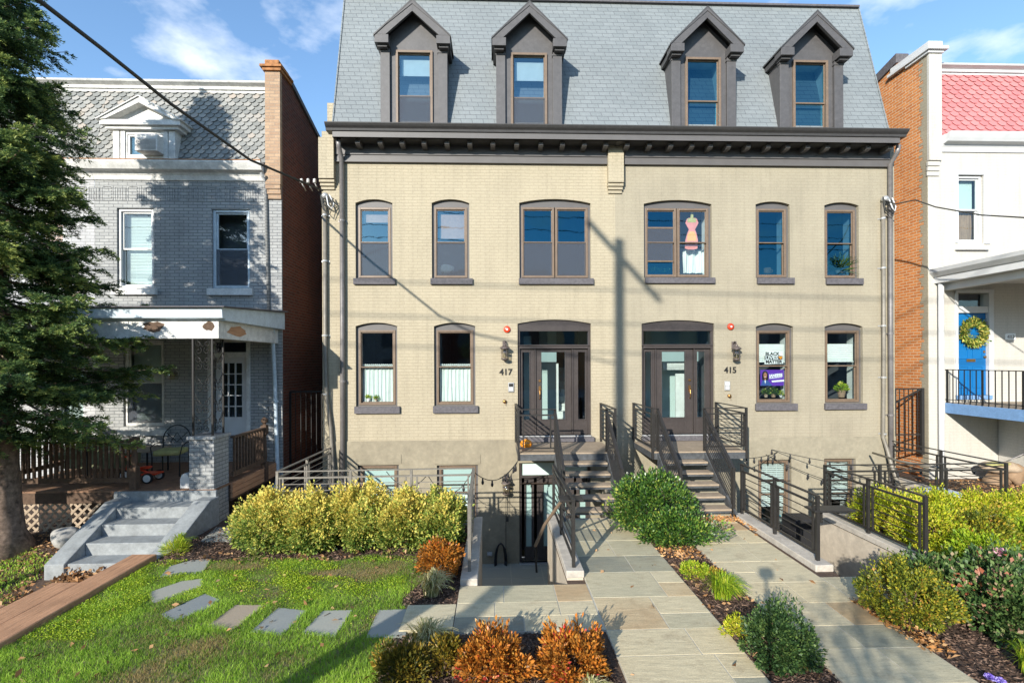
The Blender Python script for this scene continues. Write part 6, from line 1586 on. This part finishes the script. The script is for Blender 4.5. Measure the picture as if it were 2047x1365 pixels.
shrub('azalea', 'bronze green azalea shaded by the pole, at the lawn edge', 'shrub', -.88, -7.38, .27, .26, .30, 3200, .042, .016, 'brownaz', 63, 'bronze azaleas', clumps=45, spread=.08, hue=-.1)
shrub('azalea', 'small olive bronze azalea between the dark one and the orange pair', 'shrub', -.48, -7.28, .15, .18, .30, 1800, .042, .016, 'brownaz', 64, 'bronze azaleas', clumps=30, spread=.07, hue=.05)
shrub('holly_bush', 'glossy green bush sprawling in front of the right steel stairs', 'shrub', 2.72, -3.45, .72, .55, .98, 15000, .05, .026, 'holly', 65, clumps=150, spread=.13, spikes=.3)
shrub('holly_bush', 'low green skirt of the bush spreading over the mulch strip', 'shrub', 2.95, -4.05, .62, .35, .48, 7000, .05, .026, 'holly', 66, clumps=80, spread=.12)
shrub('boxwood', 'dark green upright boxwood at the end of the mulch strip', 'shrub', 2.78, -7.25, .36, .30, .47, 13000, .030, .016, 'box', 67, clumps=110, spread=.06, spikes=.5)
shrub('boxwood', 'yellow green boxwood beside the right path under the roses', 'shrub', 4.62, -6.60, .46, .46, .60, 17000, .032, .017, 'ybox', 68, clumps=130, spread=.075, spikes=.5)
shrub('sedum_mound', 'bright lime mound nearest the bush on the mulch strip', 'plant', 2.72, -5.28, .17, .17, .17, 1600, .03, .016, 'lime', 69, 'small lime mounds', clumps=30, spread=.04, base=.03, hue=.2)
shrub('sedum_mound', 'yellowish patch right beside the lime mound', 'plant', 2.98, -5.35, .14, .12, .09, 800, .03, .014, 'ybox', 70, 'small lime mounds', clumps=20, spread=.04, base=.02, hue=.2)
shrub('sedum_mound', 'yellow orange tipped mound touching the dark boxwood', 'plant', 2.56, -6.80, .12, .13, .22, 1200, .028, .014, 'cover', 71, 'small lime mounds', clumps=30, spread=.04, base=.03, hue=.1)
for i, (x, y, rx, ry, h, hue, lb) in enumerate([(5.30, -6.25, .42, .42, .50, 0, 'with a pink bloom reaching over the paving'), (5.55, -6.85, .48, .42, .62, .05, 'nearest the lower right corner'), (6.25, -6.2, .6, .42, .52, .03, 'behind, at the right edge of the photo')]):
    shrub('rose_bush', 'dark rose bush with faded blooms, ' + lb, 'shrub', x, y, rx, ry, h, 9000, .052, .032, 'rose', 72 + i, 'rose bushes', clumps=70, spread=.12, spikes=.4, hue=hue)
for i, (x, y, rx, ry, h, mt_, lb) in enumerate([(6.75, -3.55, .5, .5, .62, 'cover', 'left, pressed against the railing'), (7.6, -3.6, .6, .5, .58, 'cover', 'middle, behind the near rail post'), (8.5, -3.6, .6, .5, .55, 'cover', 'right, before the far railing'),
                      (9.5, -3.5, .65, .6, .50, 'cover', 'far right, toward the white house'), (6.75, -4.45, .45, .5, .66, 'cover', 'nearest the roses'), (7.5, -4.5, .55, .5, .50, 'ybox', 'with orange tips'), (6.9, -5.2, .4, .35, .35, 'lime', 'lower green one at the edge'), (8.4, -4.6, .65, .5, .38, 'lime', 'low lime one on the right')]):
    shrub('yellow_shrub', 'yellow green shrub in the right bed, ' + lb, 'shrub', x, y, rx, ry, h, 9000, .045, .02, mt_, 80 + i, 'yellow green shrubs', clumps=90, spread=.12, spikes=.4, hue=.05)
shrub('low_plant', 'bright green clump at the foot of the right concrete cheek wall', 'plant', -4.93, -4.15, .16, .14, .16, 700, .10, .008, 'lime', 95, None, clumps=14, spread=.05, hue=.2, base=.02)

def tuft(lab, x, y, r, h, n, mat, seed, w=.008, z0=0.02, name='grass_tuft', group='ornamental grass tufts', hue=0):
    rg = np.random.default_rng(seed); S = 6
    a = rg.uniform(0, 2*np.pi, n); out = rg.uniform(.15, 1, n) * r; hh = h * rg.uniform(.6, 1.1, n) * (1 - .35 * out / r)
    bx = x + rg.normal(0, r*.10, n); by = y + rg.normal(0, r*.10, n); V = []; 
    for s in range(S + 1):
        t = s / S; px = bx + np.cos(a) * out * t**1.3; py = by + np.sin(a) * out * t**1.3; pz = z0 + hh * (np.sin(t * 2.2) / np.sin(1.57)) * .95
        ww = w * (1 - t**2) * .5 + .0006; sx_, sy_ = -np.sin(a) * ww, np.cos(a) * ww
        V.append(np.stack([px - sx_, py - sy_, pz], 1)); V.append(np.stack([px + sx_, py + sy_, pz + .002], 1))
    V = np.stack(V, 1)  # n, 2(S+1), 3
    Fa = np.concatenate([np.arange(n)[:, None] * 2*(S+1) + np.array([2*s, 2*s+1, 2*s+3, 2*s+2]) for s in range(S)])
    o = npmesh(name, V.reshape(-1, 3), Fa, np.repeat(np.clip(rg.uniform(0, 1, n) + hue, 0, 1), 2*(S+1)), M[mat])
    return tag(o, lab, 'grass tuft', group)
tuft('bright green grass tuft in the middle of the mulch strip', 2.80, -5.95, .36, .34, 420, 'lime', 1, .010)
tuft('cream striped grass tuft beside the copper azalea', -.80, -5.72, .30, .36, 300, 'varie', 2, .011)
tuft('cream striped grass tuft half hidden behind the bronze azalea', -.72, -6.85, .34, .30, 260, 'varie', 3, .011)
tuft('thin yellow green tuft at the foot of the concrete steps', -5.0, -3.95, .22, .28, 160, 'lime', 4, .008)
tuft('tuft of grass blades in the lower right corner', 5.0, -7.55, .3, .34, 160, 'lime', 5, .012)
tuft('small pale tuft under the right orange azalea', .82, -7.70, .22, .2, 120, 'varie', 6, .010)
# blooms
def bloom(name, lab, x, y, z, r, mat, seed, group):
    rg = np.random.default_rng(seed); n = 60; v = rg.normal(size=(n, 3)); v /= np.linalg.norm(v, axis=1, keepdims=True); v[:, 2] = np.abs(v[:, 2])
    V, Fa, A_ = leaf_arrays(np.array([x, y, z]) + v * r * .3, v + rg.normal(0, .3, (n, 3)), r, r * .8, rg, rg.uniform(0, 1, n))
    tag(npmesh(name, V, Fa, A_, M[mat]), lab, 'flower', group)
for i, (px, py, d, lb) in enumerate([(1864, 1138, 6.0, 'pink rose bloom above the near rail post foot'), (2000, 1106, 6.2, 'pale pink bloom at the right edge against the yellow shrubs'), (1868, 1133, 6.15, 'second pink bloom behind the first above the post foot')]):
    p = onray(px, py, d); bloom('rose_bloom', lb, p.x, p.y, p.z, .06, 'pink', i, 'pink roses')
for i, (px, py, lb) in enumerate([(1978, 1352, 'violet pansy at the lower right corner, left of two'), (2000, 1360, 'darker violet pansy at the lower right corner, right of two')]):
    q = onz(px, py, .06); bloom('pansy', lb, q[0], q[1], .05, .035, 'violet', 20 + i, 'violet pansies')

# ---- lawn grass
def inpoly(px, py, poly):
    c = np.zeros(len(px), bool); n = len(poly); j = n - 1
    for i in range(n):
        xi, yi = poly[i]; xj, yj = poly[j]
        c ^= ((yi > py) != (yj > py)) & (px < (xj - xi) * (py - yi) / (yj - yi + 1e-9) + xi); j = i
    return c
def blades(name, x, y, z, hgt, w, rg, rv, mat):
    n = len(x); a = rg.uniform(0, 2*np.pi, n); l = rg.uniform(.15, .9, n) * hgt
    b = np.stack([x, y, z], 1); s = np.stack([np.cos(a), np.sin(a), np.zeros(n)], 1) * (w * rg.uniform(.6, 1.3, n))[:, None] * .5
    a2 = rg.uniform(0, 2*np.pi, n); mid = b + np.stack([np.cos(a2)*l*.35, np.sin(a2)*l*.35, hgt * .6], 1); tip = b + np.stack([np.cos(a2)*l, np.sin(a2)*l, hgt], 1)
    V = np.stack([b - s, b + s, mid + s*.8, mid - s*.8, tip], 1).reshape(-1, 3); i5 = np.arange(n)[:, None] * 5
    F4 = np.concatenate([i5 + np.array([0, 1, 2, 3]), i5 + np.array([3, 2, 4, 4])])
    me_f = np.concatenate([i5 + np.array([0, 1, 2]), i5 + np.array([0, 2, 3]), i5 + np.array([3, 2, 4])])
    return npmesh(name, V, me_f, np.repeat(rv, 5), M[mat])
rg = np.random.default_rng(77); N = 150000
x = rg.uniform(-5.08, -.45, N); y = rg.uniform(-9.4, -4.05, N)
edge_back = -4.45 + .10 * np.sin(x * 3) - .05 * np.sin(x * 7.3)
edge_right = np.where(y > -5.95, -1.05 - .10 * np.sin(y * 4), np.where(y > -6.6, -1.09, -1.12 - .05 * np.sin(y * 6)))
keep = (y < edge_back) & (x < edge_right)
for P in stone_polys: keep &= ~inpoly(x, y, P)
dens = np.clip((-y - 4) / 3.2, .35, 1)  # nearer needs no more blades than farther: thin the near, out-of-frame strip
keep &= (y > -8.2) | (rg.random(N) < .3)
x, y = x[keep], y[keep]; n = len(x)
nz1 = np.sin(x*2.1 + 1) * np.sin(y*2.7) + .6*np.sin(x*5.3 + y*3.1) + .4*np.sin(x*9.1 - y*7.7)
dry = np.exp(-(((x + 1.6)/.5)**2 + ((y + 4.9)/.35)**2)) + np.exp(-(((x + 3.0)/.45)**2 + ((y + 6.75)/.25)**2)) + .8*np.exp(-(((x + 3.9)/.5)**2 + ((y + 4.7)/.2)**2)) + .8*np.exp(-(((x + 2.2)/.6)**2 + ((y + 5.0)/.12)**2)) + .7*np.exp(-(((x+3.4)/.4)**2 + ((y+7.3)/.3)**2))
rv = np.clip(.50 + .16 * nz1 + rg.normal(0, .14, n) - .95 * dry * rg.uniform(.3, 1, n), .0, 1)
h_ = (.030 + .018 * rg.random(n) + .010 * nz1) * (1 - .35 * np.clip(dry, 0, 1)) + np.where(y < -5.8, .012, 0)
tag(MB().quad((-5.09, -9.5, .004), (-1.05, -9.5, .004), (-1.05, -4.5, .004), (-5.09, -4.5, .004)).build('lawn_ground', M['dirt_grass'], fix=False), kind='structure')
tag(blades('lawn_grass', x, y, np.full(n, .0), np.maximum(h_, .012), .006, rg, rv, 'grass'), 'short green lawn with clover and dry tan patches around the stepping stones', 'grass', kind='stuff')
# clover leaves mixed in the lawn
rgc = np.random.default_rng(5); nc = 42000
x = rgc.normal(-2.4, 1.0, nc); y = rgc.normal(-5.15, .38, nc); k2 = 15000
x[:k2] = rgc.uniform(-5.05, -4.3, k2); y[:k2] = rgc.uniform(-6.6, -4.2, k2)
nzc = np.sin(x*4.1 + 2*np.sin(y*3)) * np.sin(y*5.3 + x) + .7*np.sin(x*9 + y*7)
dryc = np.exp(-(((x + 1.6)/.5)**2 + ((y + 4.9)/.35)**2)) + np.exp(-(((x + 3.9)/.5)**2 + ((y + 4.7)/.2)**2)) + np.exp(-(((x + 2.2)/.6)**2 + ((y + 5.0)/.12)**2))
keep = (x > -5.05) & (x < -1.2) & (y > -6.9) & (y < -4.45) & (nzc + rgc.normal(0, .5, nc) > -.1) & (dryc < .45)
for P in stone_polys: keep &= ~inpoly(x, y, P)
x, y = x[keep], y[keep]; n = len(x); P = np.stack([x, y, rgc.uniform(.02, .045, n)], 1)
a = rgc.uniform(0, 2*np.pi, n); Nn = np.stack([np.cos(a), np.sin(a), rgc.uniform(-.1, .4, n)], 1)
V, Fa, A_ = leaf_arrays(P, Nn, .017, .014, rgc, rgc.uniform(.3, .9, n)); tag(npmesh('clover', V, Fa, A_, M['lime']), 'bright clover patch spreading through the lawn', 'clover', kind='stuff')
# weeds and clover on the left ground and right ground
rgw = np.random.default_rng(6); nw = 26000
x = rgw.uniform(-10.2, -6.0, nw); y = rgw.uniform(-8.0, -3.2, nw)
nzw = np.sin(x*2.3) * np.sin(y*3.1 + 1) + .5*np.sin(x*6 + y*4); keep = (nzw + rgw.normal(0, .35, nw) > .15) & ((x < -7.0) | (y < -4.3)) & ~((x > -6.35) & (y < -5.0)) & (x < -6.3 + .0*y)
x, y = x[keep], y[keep]; n = len(x); zz_ = np.array([yard_z(v) for v in y])
tag(blades('yard_weeds', x, y, zz_, np.full(n, .05) * rgw.uniform(.5, 1.2, n), .016, rgw, rgw.uniform(.3, 1, n), 'grass'), 'patchy weeds and clover on the bare ground around the conifer', 'weeds', kind='stuff')
rgw = np.random.default_rng(16); nw = 30000
x = rgw.uniform(6.4, 12.5, nw); y = rgw.uniform(-7.5, -2.95, nw); keep = (x > 6.4 + .3*np.sin(y*3)); x, y = x[keep], y[keep]; n = len(x)
tag(blades('ground_cover', x, y, np.full(n, 0.0), rgw.uniform(.04, .12, n), .02, rgw, rgw.uniform(.4, 1, n), 'cover'), 'low yellow green ground cover between the shrubs of the right bed', 'ground cover', kind='stuff')

# ---- mulch chips and leaf litter
def chips(name, lab, regions, n, mat, L, W_, seed, z=.012, zvar=.02, flat=.25, cat='mulch', zfun=None):
    rg = np.random.default_rng(seed); A = np.array([(r[1]-r[0])*(r[3]-r[2]) * (r[4] if len(r) > 4 else 1) for r in regions]); pr = A / A.sum()
    idx = rg.choice(len(regions), n, p=pr); Rr = np.array([r[:4] for r in regions])[idx]
    x = rg.uniform(Rr[:, 0], Rr[:, 1]); y = rg.uniform(Rr[:, 2], Rr[:, 3])
    zb = np.zeros(n) if zfun is None else np.array([zfun(v) for v in y])
    P = np.stack([x, y, zb + z + rg.uniform(0, zvar, n)], 1); a = rg.uniform(0, 2*np.pi, n)
    Nn = np.stack([np.cos(a), np.sin(a), rg.normal(0, flat, n)], 1)
    V, Fa, A_ = leaf_arrays(P, Nn, L * rg.uniform(.5, 1.4, n), W_ * rg.uniform(.6, 1.3, n), rg, rg.uniform(0, 1, n), .12)
    return tag(npmesh(name, V, Fa, A_, M[mat]), lab, cat, kind='stuff')
chips('mulch', 'dark bark mulch filling the beds', [(2.51, 3.15, -9, -2.9, 1.5), (-1.1, 1.12, -8.6, -6.65, 1.3), (-5.05, -.5, -4.5, -3.0, .7), (-1.15, -.48, -5.95, -4.2, 1.4), (4.42, 6.3, -9, -6.25, 1), (5.96, 6.4, -6.3, -5.3, 1)], 42000, 'mulch', .05, .014, 1)
chips('leaf_litter', 'scattered fallen brown leaves on the mulch and lawn', [(2.5, 3.16, -7.5, -4.3, 1), (-1.1, 1.1, -7.9, -6.7, 1), (-5.0, -1.0, -7.8, -4.4, .12), (-5.0, -.6, -4.6, -4.2, 1), (1.2, 4.4, -7.5, -3, .05), (4.4, 4.6, -7.3, -6.4, 3)], 560, 'litter', .075, .045, 2, .02, .03, .4, 'fallen leaves')
chips('orange_litter', 'drift of orange fallen leaves along the stair foot and boxwood', [(3.2, 4.75, -3.12, -2.85, 3), (4.44, 4.62, -3.7, -2.9, 4), (4.30, 4.62, -7.2, -6.1, 2.2), (2.5, 3.1, -4.75, -4.3, 1.2)], 1500, 'litter_o', .05, .03, 3, .03, .04, .4, 'fallen leaves')
chips('step_leaf_pile', 'pile of dry curled leaves at the bottom of the concrete steps', [(-6.6, -5.85, -4.62, -4.15, 3), (-6.9, -5.6, -5.2, -4.5, .6), (-6.6, -6.35, -4.1, -3.85, 2)], 900, 'litter', .085, .05, 4, .03, .12, .7, 'fallen leaves', yard_z)
chips('yard_litter', 'thin brown leaf litter on the ground around the conifer trunk', [(-10, -6.95, -7.5, -2.7, 1), (-7, -6.0, -7.0, -4.6, .8)], 5000, 'litter', .055, .03, 5, .01, .02, .3, 'fallen leaves', yard_z)
chips('needle_litter', 'dark needle mulch on the ground left of the steps', [(-11, -6.95, -9, -2.7, 1), (-7, -5.9, -9.0, -4.6, 1)], 26000, 'mulch', .04, .01, 6, .003, .015, .2, 'mulch', yard_z)
chips('bed_litter', 'brown leaf litter under the white house porch and behind the railing', [(10.2, 14, -3.2, -.2, 1), (6.3, 6.5, -5.2, -3, 2)], 3000, 'litter', .06, .035, 7, .01, .03, .3, 'fallen leaves')
t = lump('rock', (-7.45, -3.15, -.05), (.22, .14, .16), 'rock', None, 5); tag(t, 'pale grey rock at the foot of the lattice beside the cheek wall', 'rock')

# ================================================================== CONIFER
def conifer(x, y, z0, lab, seed):
    rg = np.random.default_rng(seed); t = thing('conifer', lab, 'tree', (x, y, z0))
    ax_ = lambda z: np.array([x - .05 * (z - z0) - .02*np.sin(z), y + .02*np.sin(z * 1.3), z])
    zs = np.linspace(z0 - .15, 10.9, 26); tr = []; rad = []
    for z in zs:
        tr.append(tuple(ax_(z))); rad.append(.27 * max(.03, 1 - (z - z0) / 11.3) + (.20 * max(0, 1 - (z - z0 + .15) / .5)))
    tk = MB().tube(tr, rad, 20); 
    r_ = random.Random(3); tk.v = [(v[0] + r_.uniform(-.022, .022), v[1] + r_.uniform(-.022, .022), v[2]) for v in tk.v]
    tk.build('trunk', M['bark'], t, smooth=True)
    prof_z = [1.3, 1.7, 2.1, 2.6, 3.2, 4.3, 5.4, 6.0, 8.15, 9.0, 10.2, 10.9]; prof_r = [.9, 1.5, 2.1, 2.5, 1.95, 1.62, 1.5, 1.42, 1.28, .95, .5, .1]
    limbs = MB(); P = []; N = []; Rv = []
    nb = 400
    for k in range(nb):
        z = 1.5 + 9.2 * (k / nb) ** .92 + rg.normal(0, .15); Rm = np.interp(z, prof_z, prof_r) * rg.uniform(.62, 1.15)
        a = k * 2.39996 + rg.normal(0, .25); dirv = np.array([np.cos(a), np.sin(a), 0]); Rm *= .72 if np.cos(a) < -.1 and z > 3.5 else 1.0
        if np.sin(a) > .5 and rg.random() < .25: continue
        b0 = ax_(z + .25); S = 9; pts = []
        droop = rg.uniform(-.08, .55)
        for s in range(S + 1):
            u = s / S; pts.append(b0 + dirv * Rm * u + np.array([0, 0, -droop * Rm * u + .16 * Rm * u**3]))
        limbs.tube([tuple(p) for p in pts], .028 if z < 7 else .016, 5, r1=.005)
        perp = np.cross(dirv, [0, 0, 1.])
        # side sprays
        ns = int(9 + Rm * 15)
        hue = rg.normal(0, .10)
        for q in range(ns):
            u = rg.uniform(.12, 1.0) ** .85; i = min(S - 1, int(u * S)); p0 = pts[i] + (pts[i+1] - pts[i]) * (u * S - i)
            sd_ = rg.choice([-1, 1]); ln = (.16 + .48 * (1 - u)) * min(1, Rm) * rg.uniform(.6, 1.2) + .07
            sdir = dirv * rg.uniform(.45, .95) + perp * sd_ * rg.uniform(.35, 1.0) + np.array([0, 0, rg.uniform(-.55, .25)]); sdir /= np.linalg.norm(sdir)
            m = int(24 + ln * 140); w = rg.uniform(0, 1, m)
            base = p0 + np.outer(w * ln, sdir) + np.outer(w**2 * ln, [0, 0, -.18]) + rg.normal(0, .012, (m, 3))
            lat = np.cross(sdir, [0, 0, 1.]); lat /= np.linalg.norm(lat)
            sg_ = rg.choice([-1, 1], m)[:, None]
            nd = sdir * .8 + lat * sg_ * rg.uniform(.2, 1.1, (m, 1)) + rg.normal(0, .35, (m, 3)) + np.array([0, 0, .12])
            P.append(base); N.append(nd)
            Rv.append(rg.uniform(.12, .62, m) + hue + .30 * (w > .75) * (u > .7) + .08)
    P = np.concatenate(P); N = np.concatenate(N); Rv = np.clip(np.concatenate(Rv), 0, 1); m = len(P)
    V, Fa, A_ = leaf_arrays(P, N, rg.uniform(.04, .075, m), rg.uniform(.012, .020, m), rg, Rv, .10)
    limbs.build('boughs', M['bark'], t, smooth=True)
    npmesh('needles', V, Fa, A_, M['needles'], t)
    print('conifer needles', m)
    return t
conifer(-8.35, -3.25, -.2, 'tall dark green conifer with a leaning trunk at the left edge', 4)

# small street tree outside the frame whose shade dapples the concrete steps
def sparse_tree(x, y, z0, zc, rx, rz, n, lab, seed):
    rg = np.random.default_rng(seed); t = thing('street_tree', lab, 'tree', (x, y, z0)); st_ = MB(); C = []
    st_.tube([(x, y, z0), (x + .05, y, zc - rz), (x, y + .1, zc)], .09, 8, r1=.04)
    for k in range(46):
        v = rg.normal(size=3); v /= np.linalg.norm(v); c = np.array([x, y, zc]) + v * np.array([rx, rx, rz]) * rg.uniform(.35, 1)
        st_.tube([(x, y, zc - rz * .6), tuple((np.array([x, y, zc - rz*.3]) + c) / 2), tuple(c)], .02, 5, r1=.004); C.append(c)
    C = np.array(C); i = rg.integers(0, len(C), n); q = rg.normal(size=(n, 3)); P = C[i] + q * .13
    V, Fa, A_ = leaf_arrays(P, q + rg.normal(0, .5, (n, 3)), .10, .05, rg, rg.uniform(0, 1, n)); npmesh('foliage', V, Fa, A_, M['holly'], t)
    st_.build('trunk', M['bark'], t, smooth=True)
sparse_tree(-8.9, -7.1, -.4, 3.1, 1.45, 1.45, 5200, 'small leafy street tree left of the view, shading the concrete steps', 9)

sparse_tree(-1.3, -16.4, -.2, 3.7, .8, .9, 700, 'thin young street tree behind the camera, dappling the right path', 12)
t = thing('camera_mast', 'slim photographer mast standing behind the front beds', 'mast', (0, -12.25, 0))
MB().tube([(0, -12.25, 0), (0, -12.25, 1.5)], .035, 8).tube([(0, -12.25, 1.5), (0, -12.25, 2.9)], .022, 8).build('pole', M['black'], t)
MB().box(-.08, .08, -12.32, -12.2, 2.9, 3.02).build('camera_body', M['black'], t, bevel=.01)
# unseen houses added across the street to cut low sky glow, also reflected
kinds = ['brown brick', 'red brick', 'tan brick', 'grey brick', 'tall red brick', 'tall tan brick', 'low brown brick', 'dark grey brick', 'far end brick']
for k in range(9):
    x = -44 + k * 11; hh = (11.5, 10.6, 12.0, 10.2, 12.3, 11.9, 10.0, 11.2, 11.8)[k]
    hb = thing('added_opposite_house', kinds[k] + ' house added across the street to block low sky, mirrored in the windows', 'house', (x, -40, 0), 'houses across the street')
    MB().box(x - 5.5, x + 5.45, -50, -40, -.1, hh).build('wall', M[['red_brick', 'orange_brick', 'tan_brick', 'grey_brick'][k % 4]], hb)
    for i in range(3):
        for j in range(3): MB().box(x - 3.8 + i*3.1, x - 2.6 + i*3.1, -40.0, -39.94, 1.2 + j*3.3, 3.2 + j*3.3).build('window', M['room'], hb)
    MB().box(x - 5.6, x + 5.5, -40.3, -39.9, hh - .5, hh + .1).build('cornice', M['white'], hb)
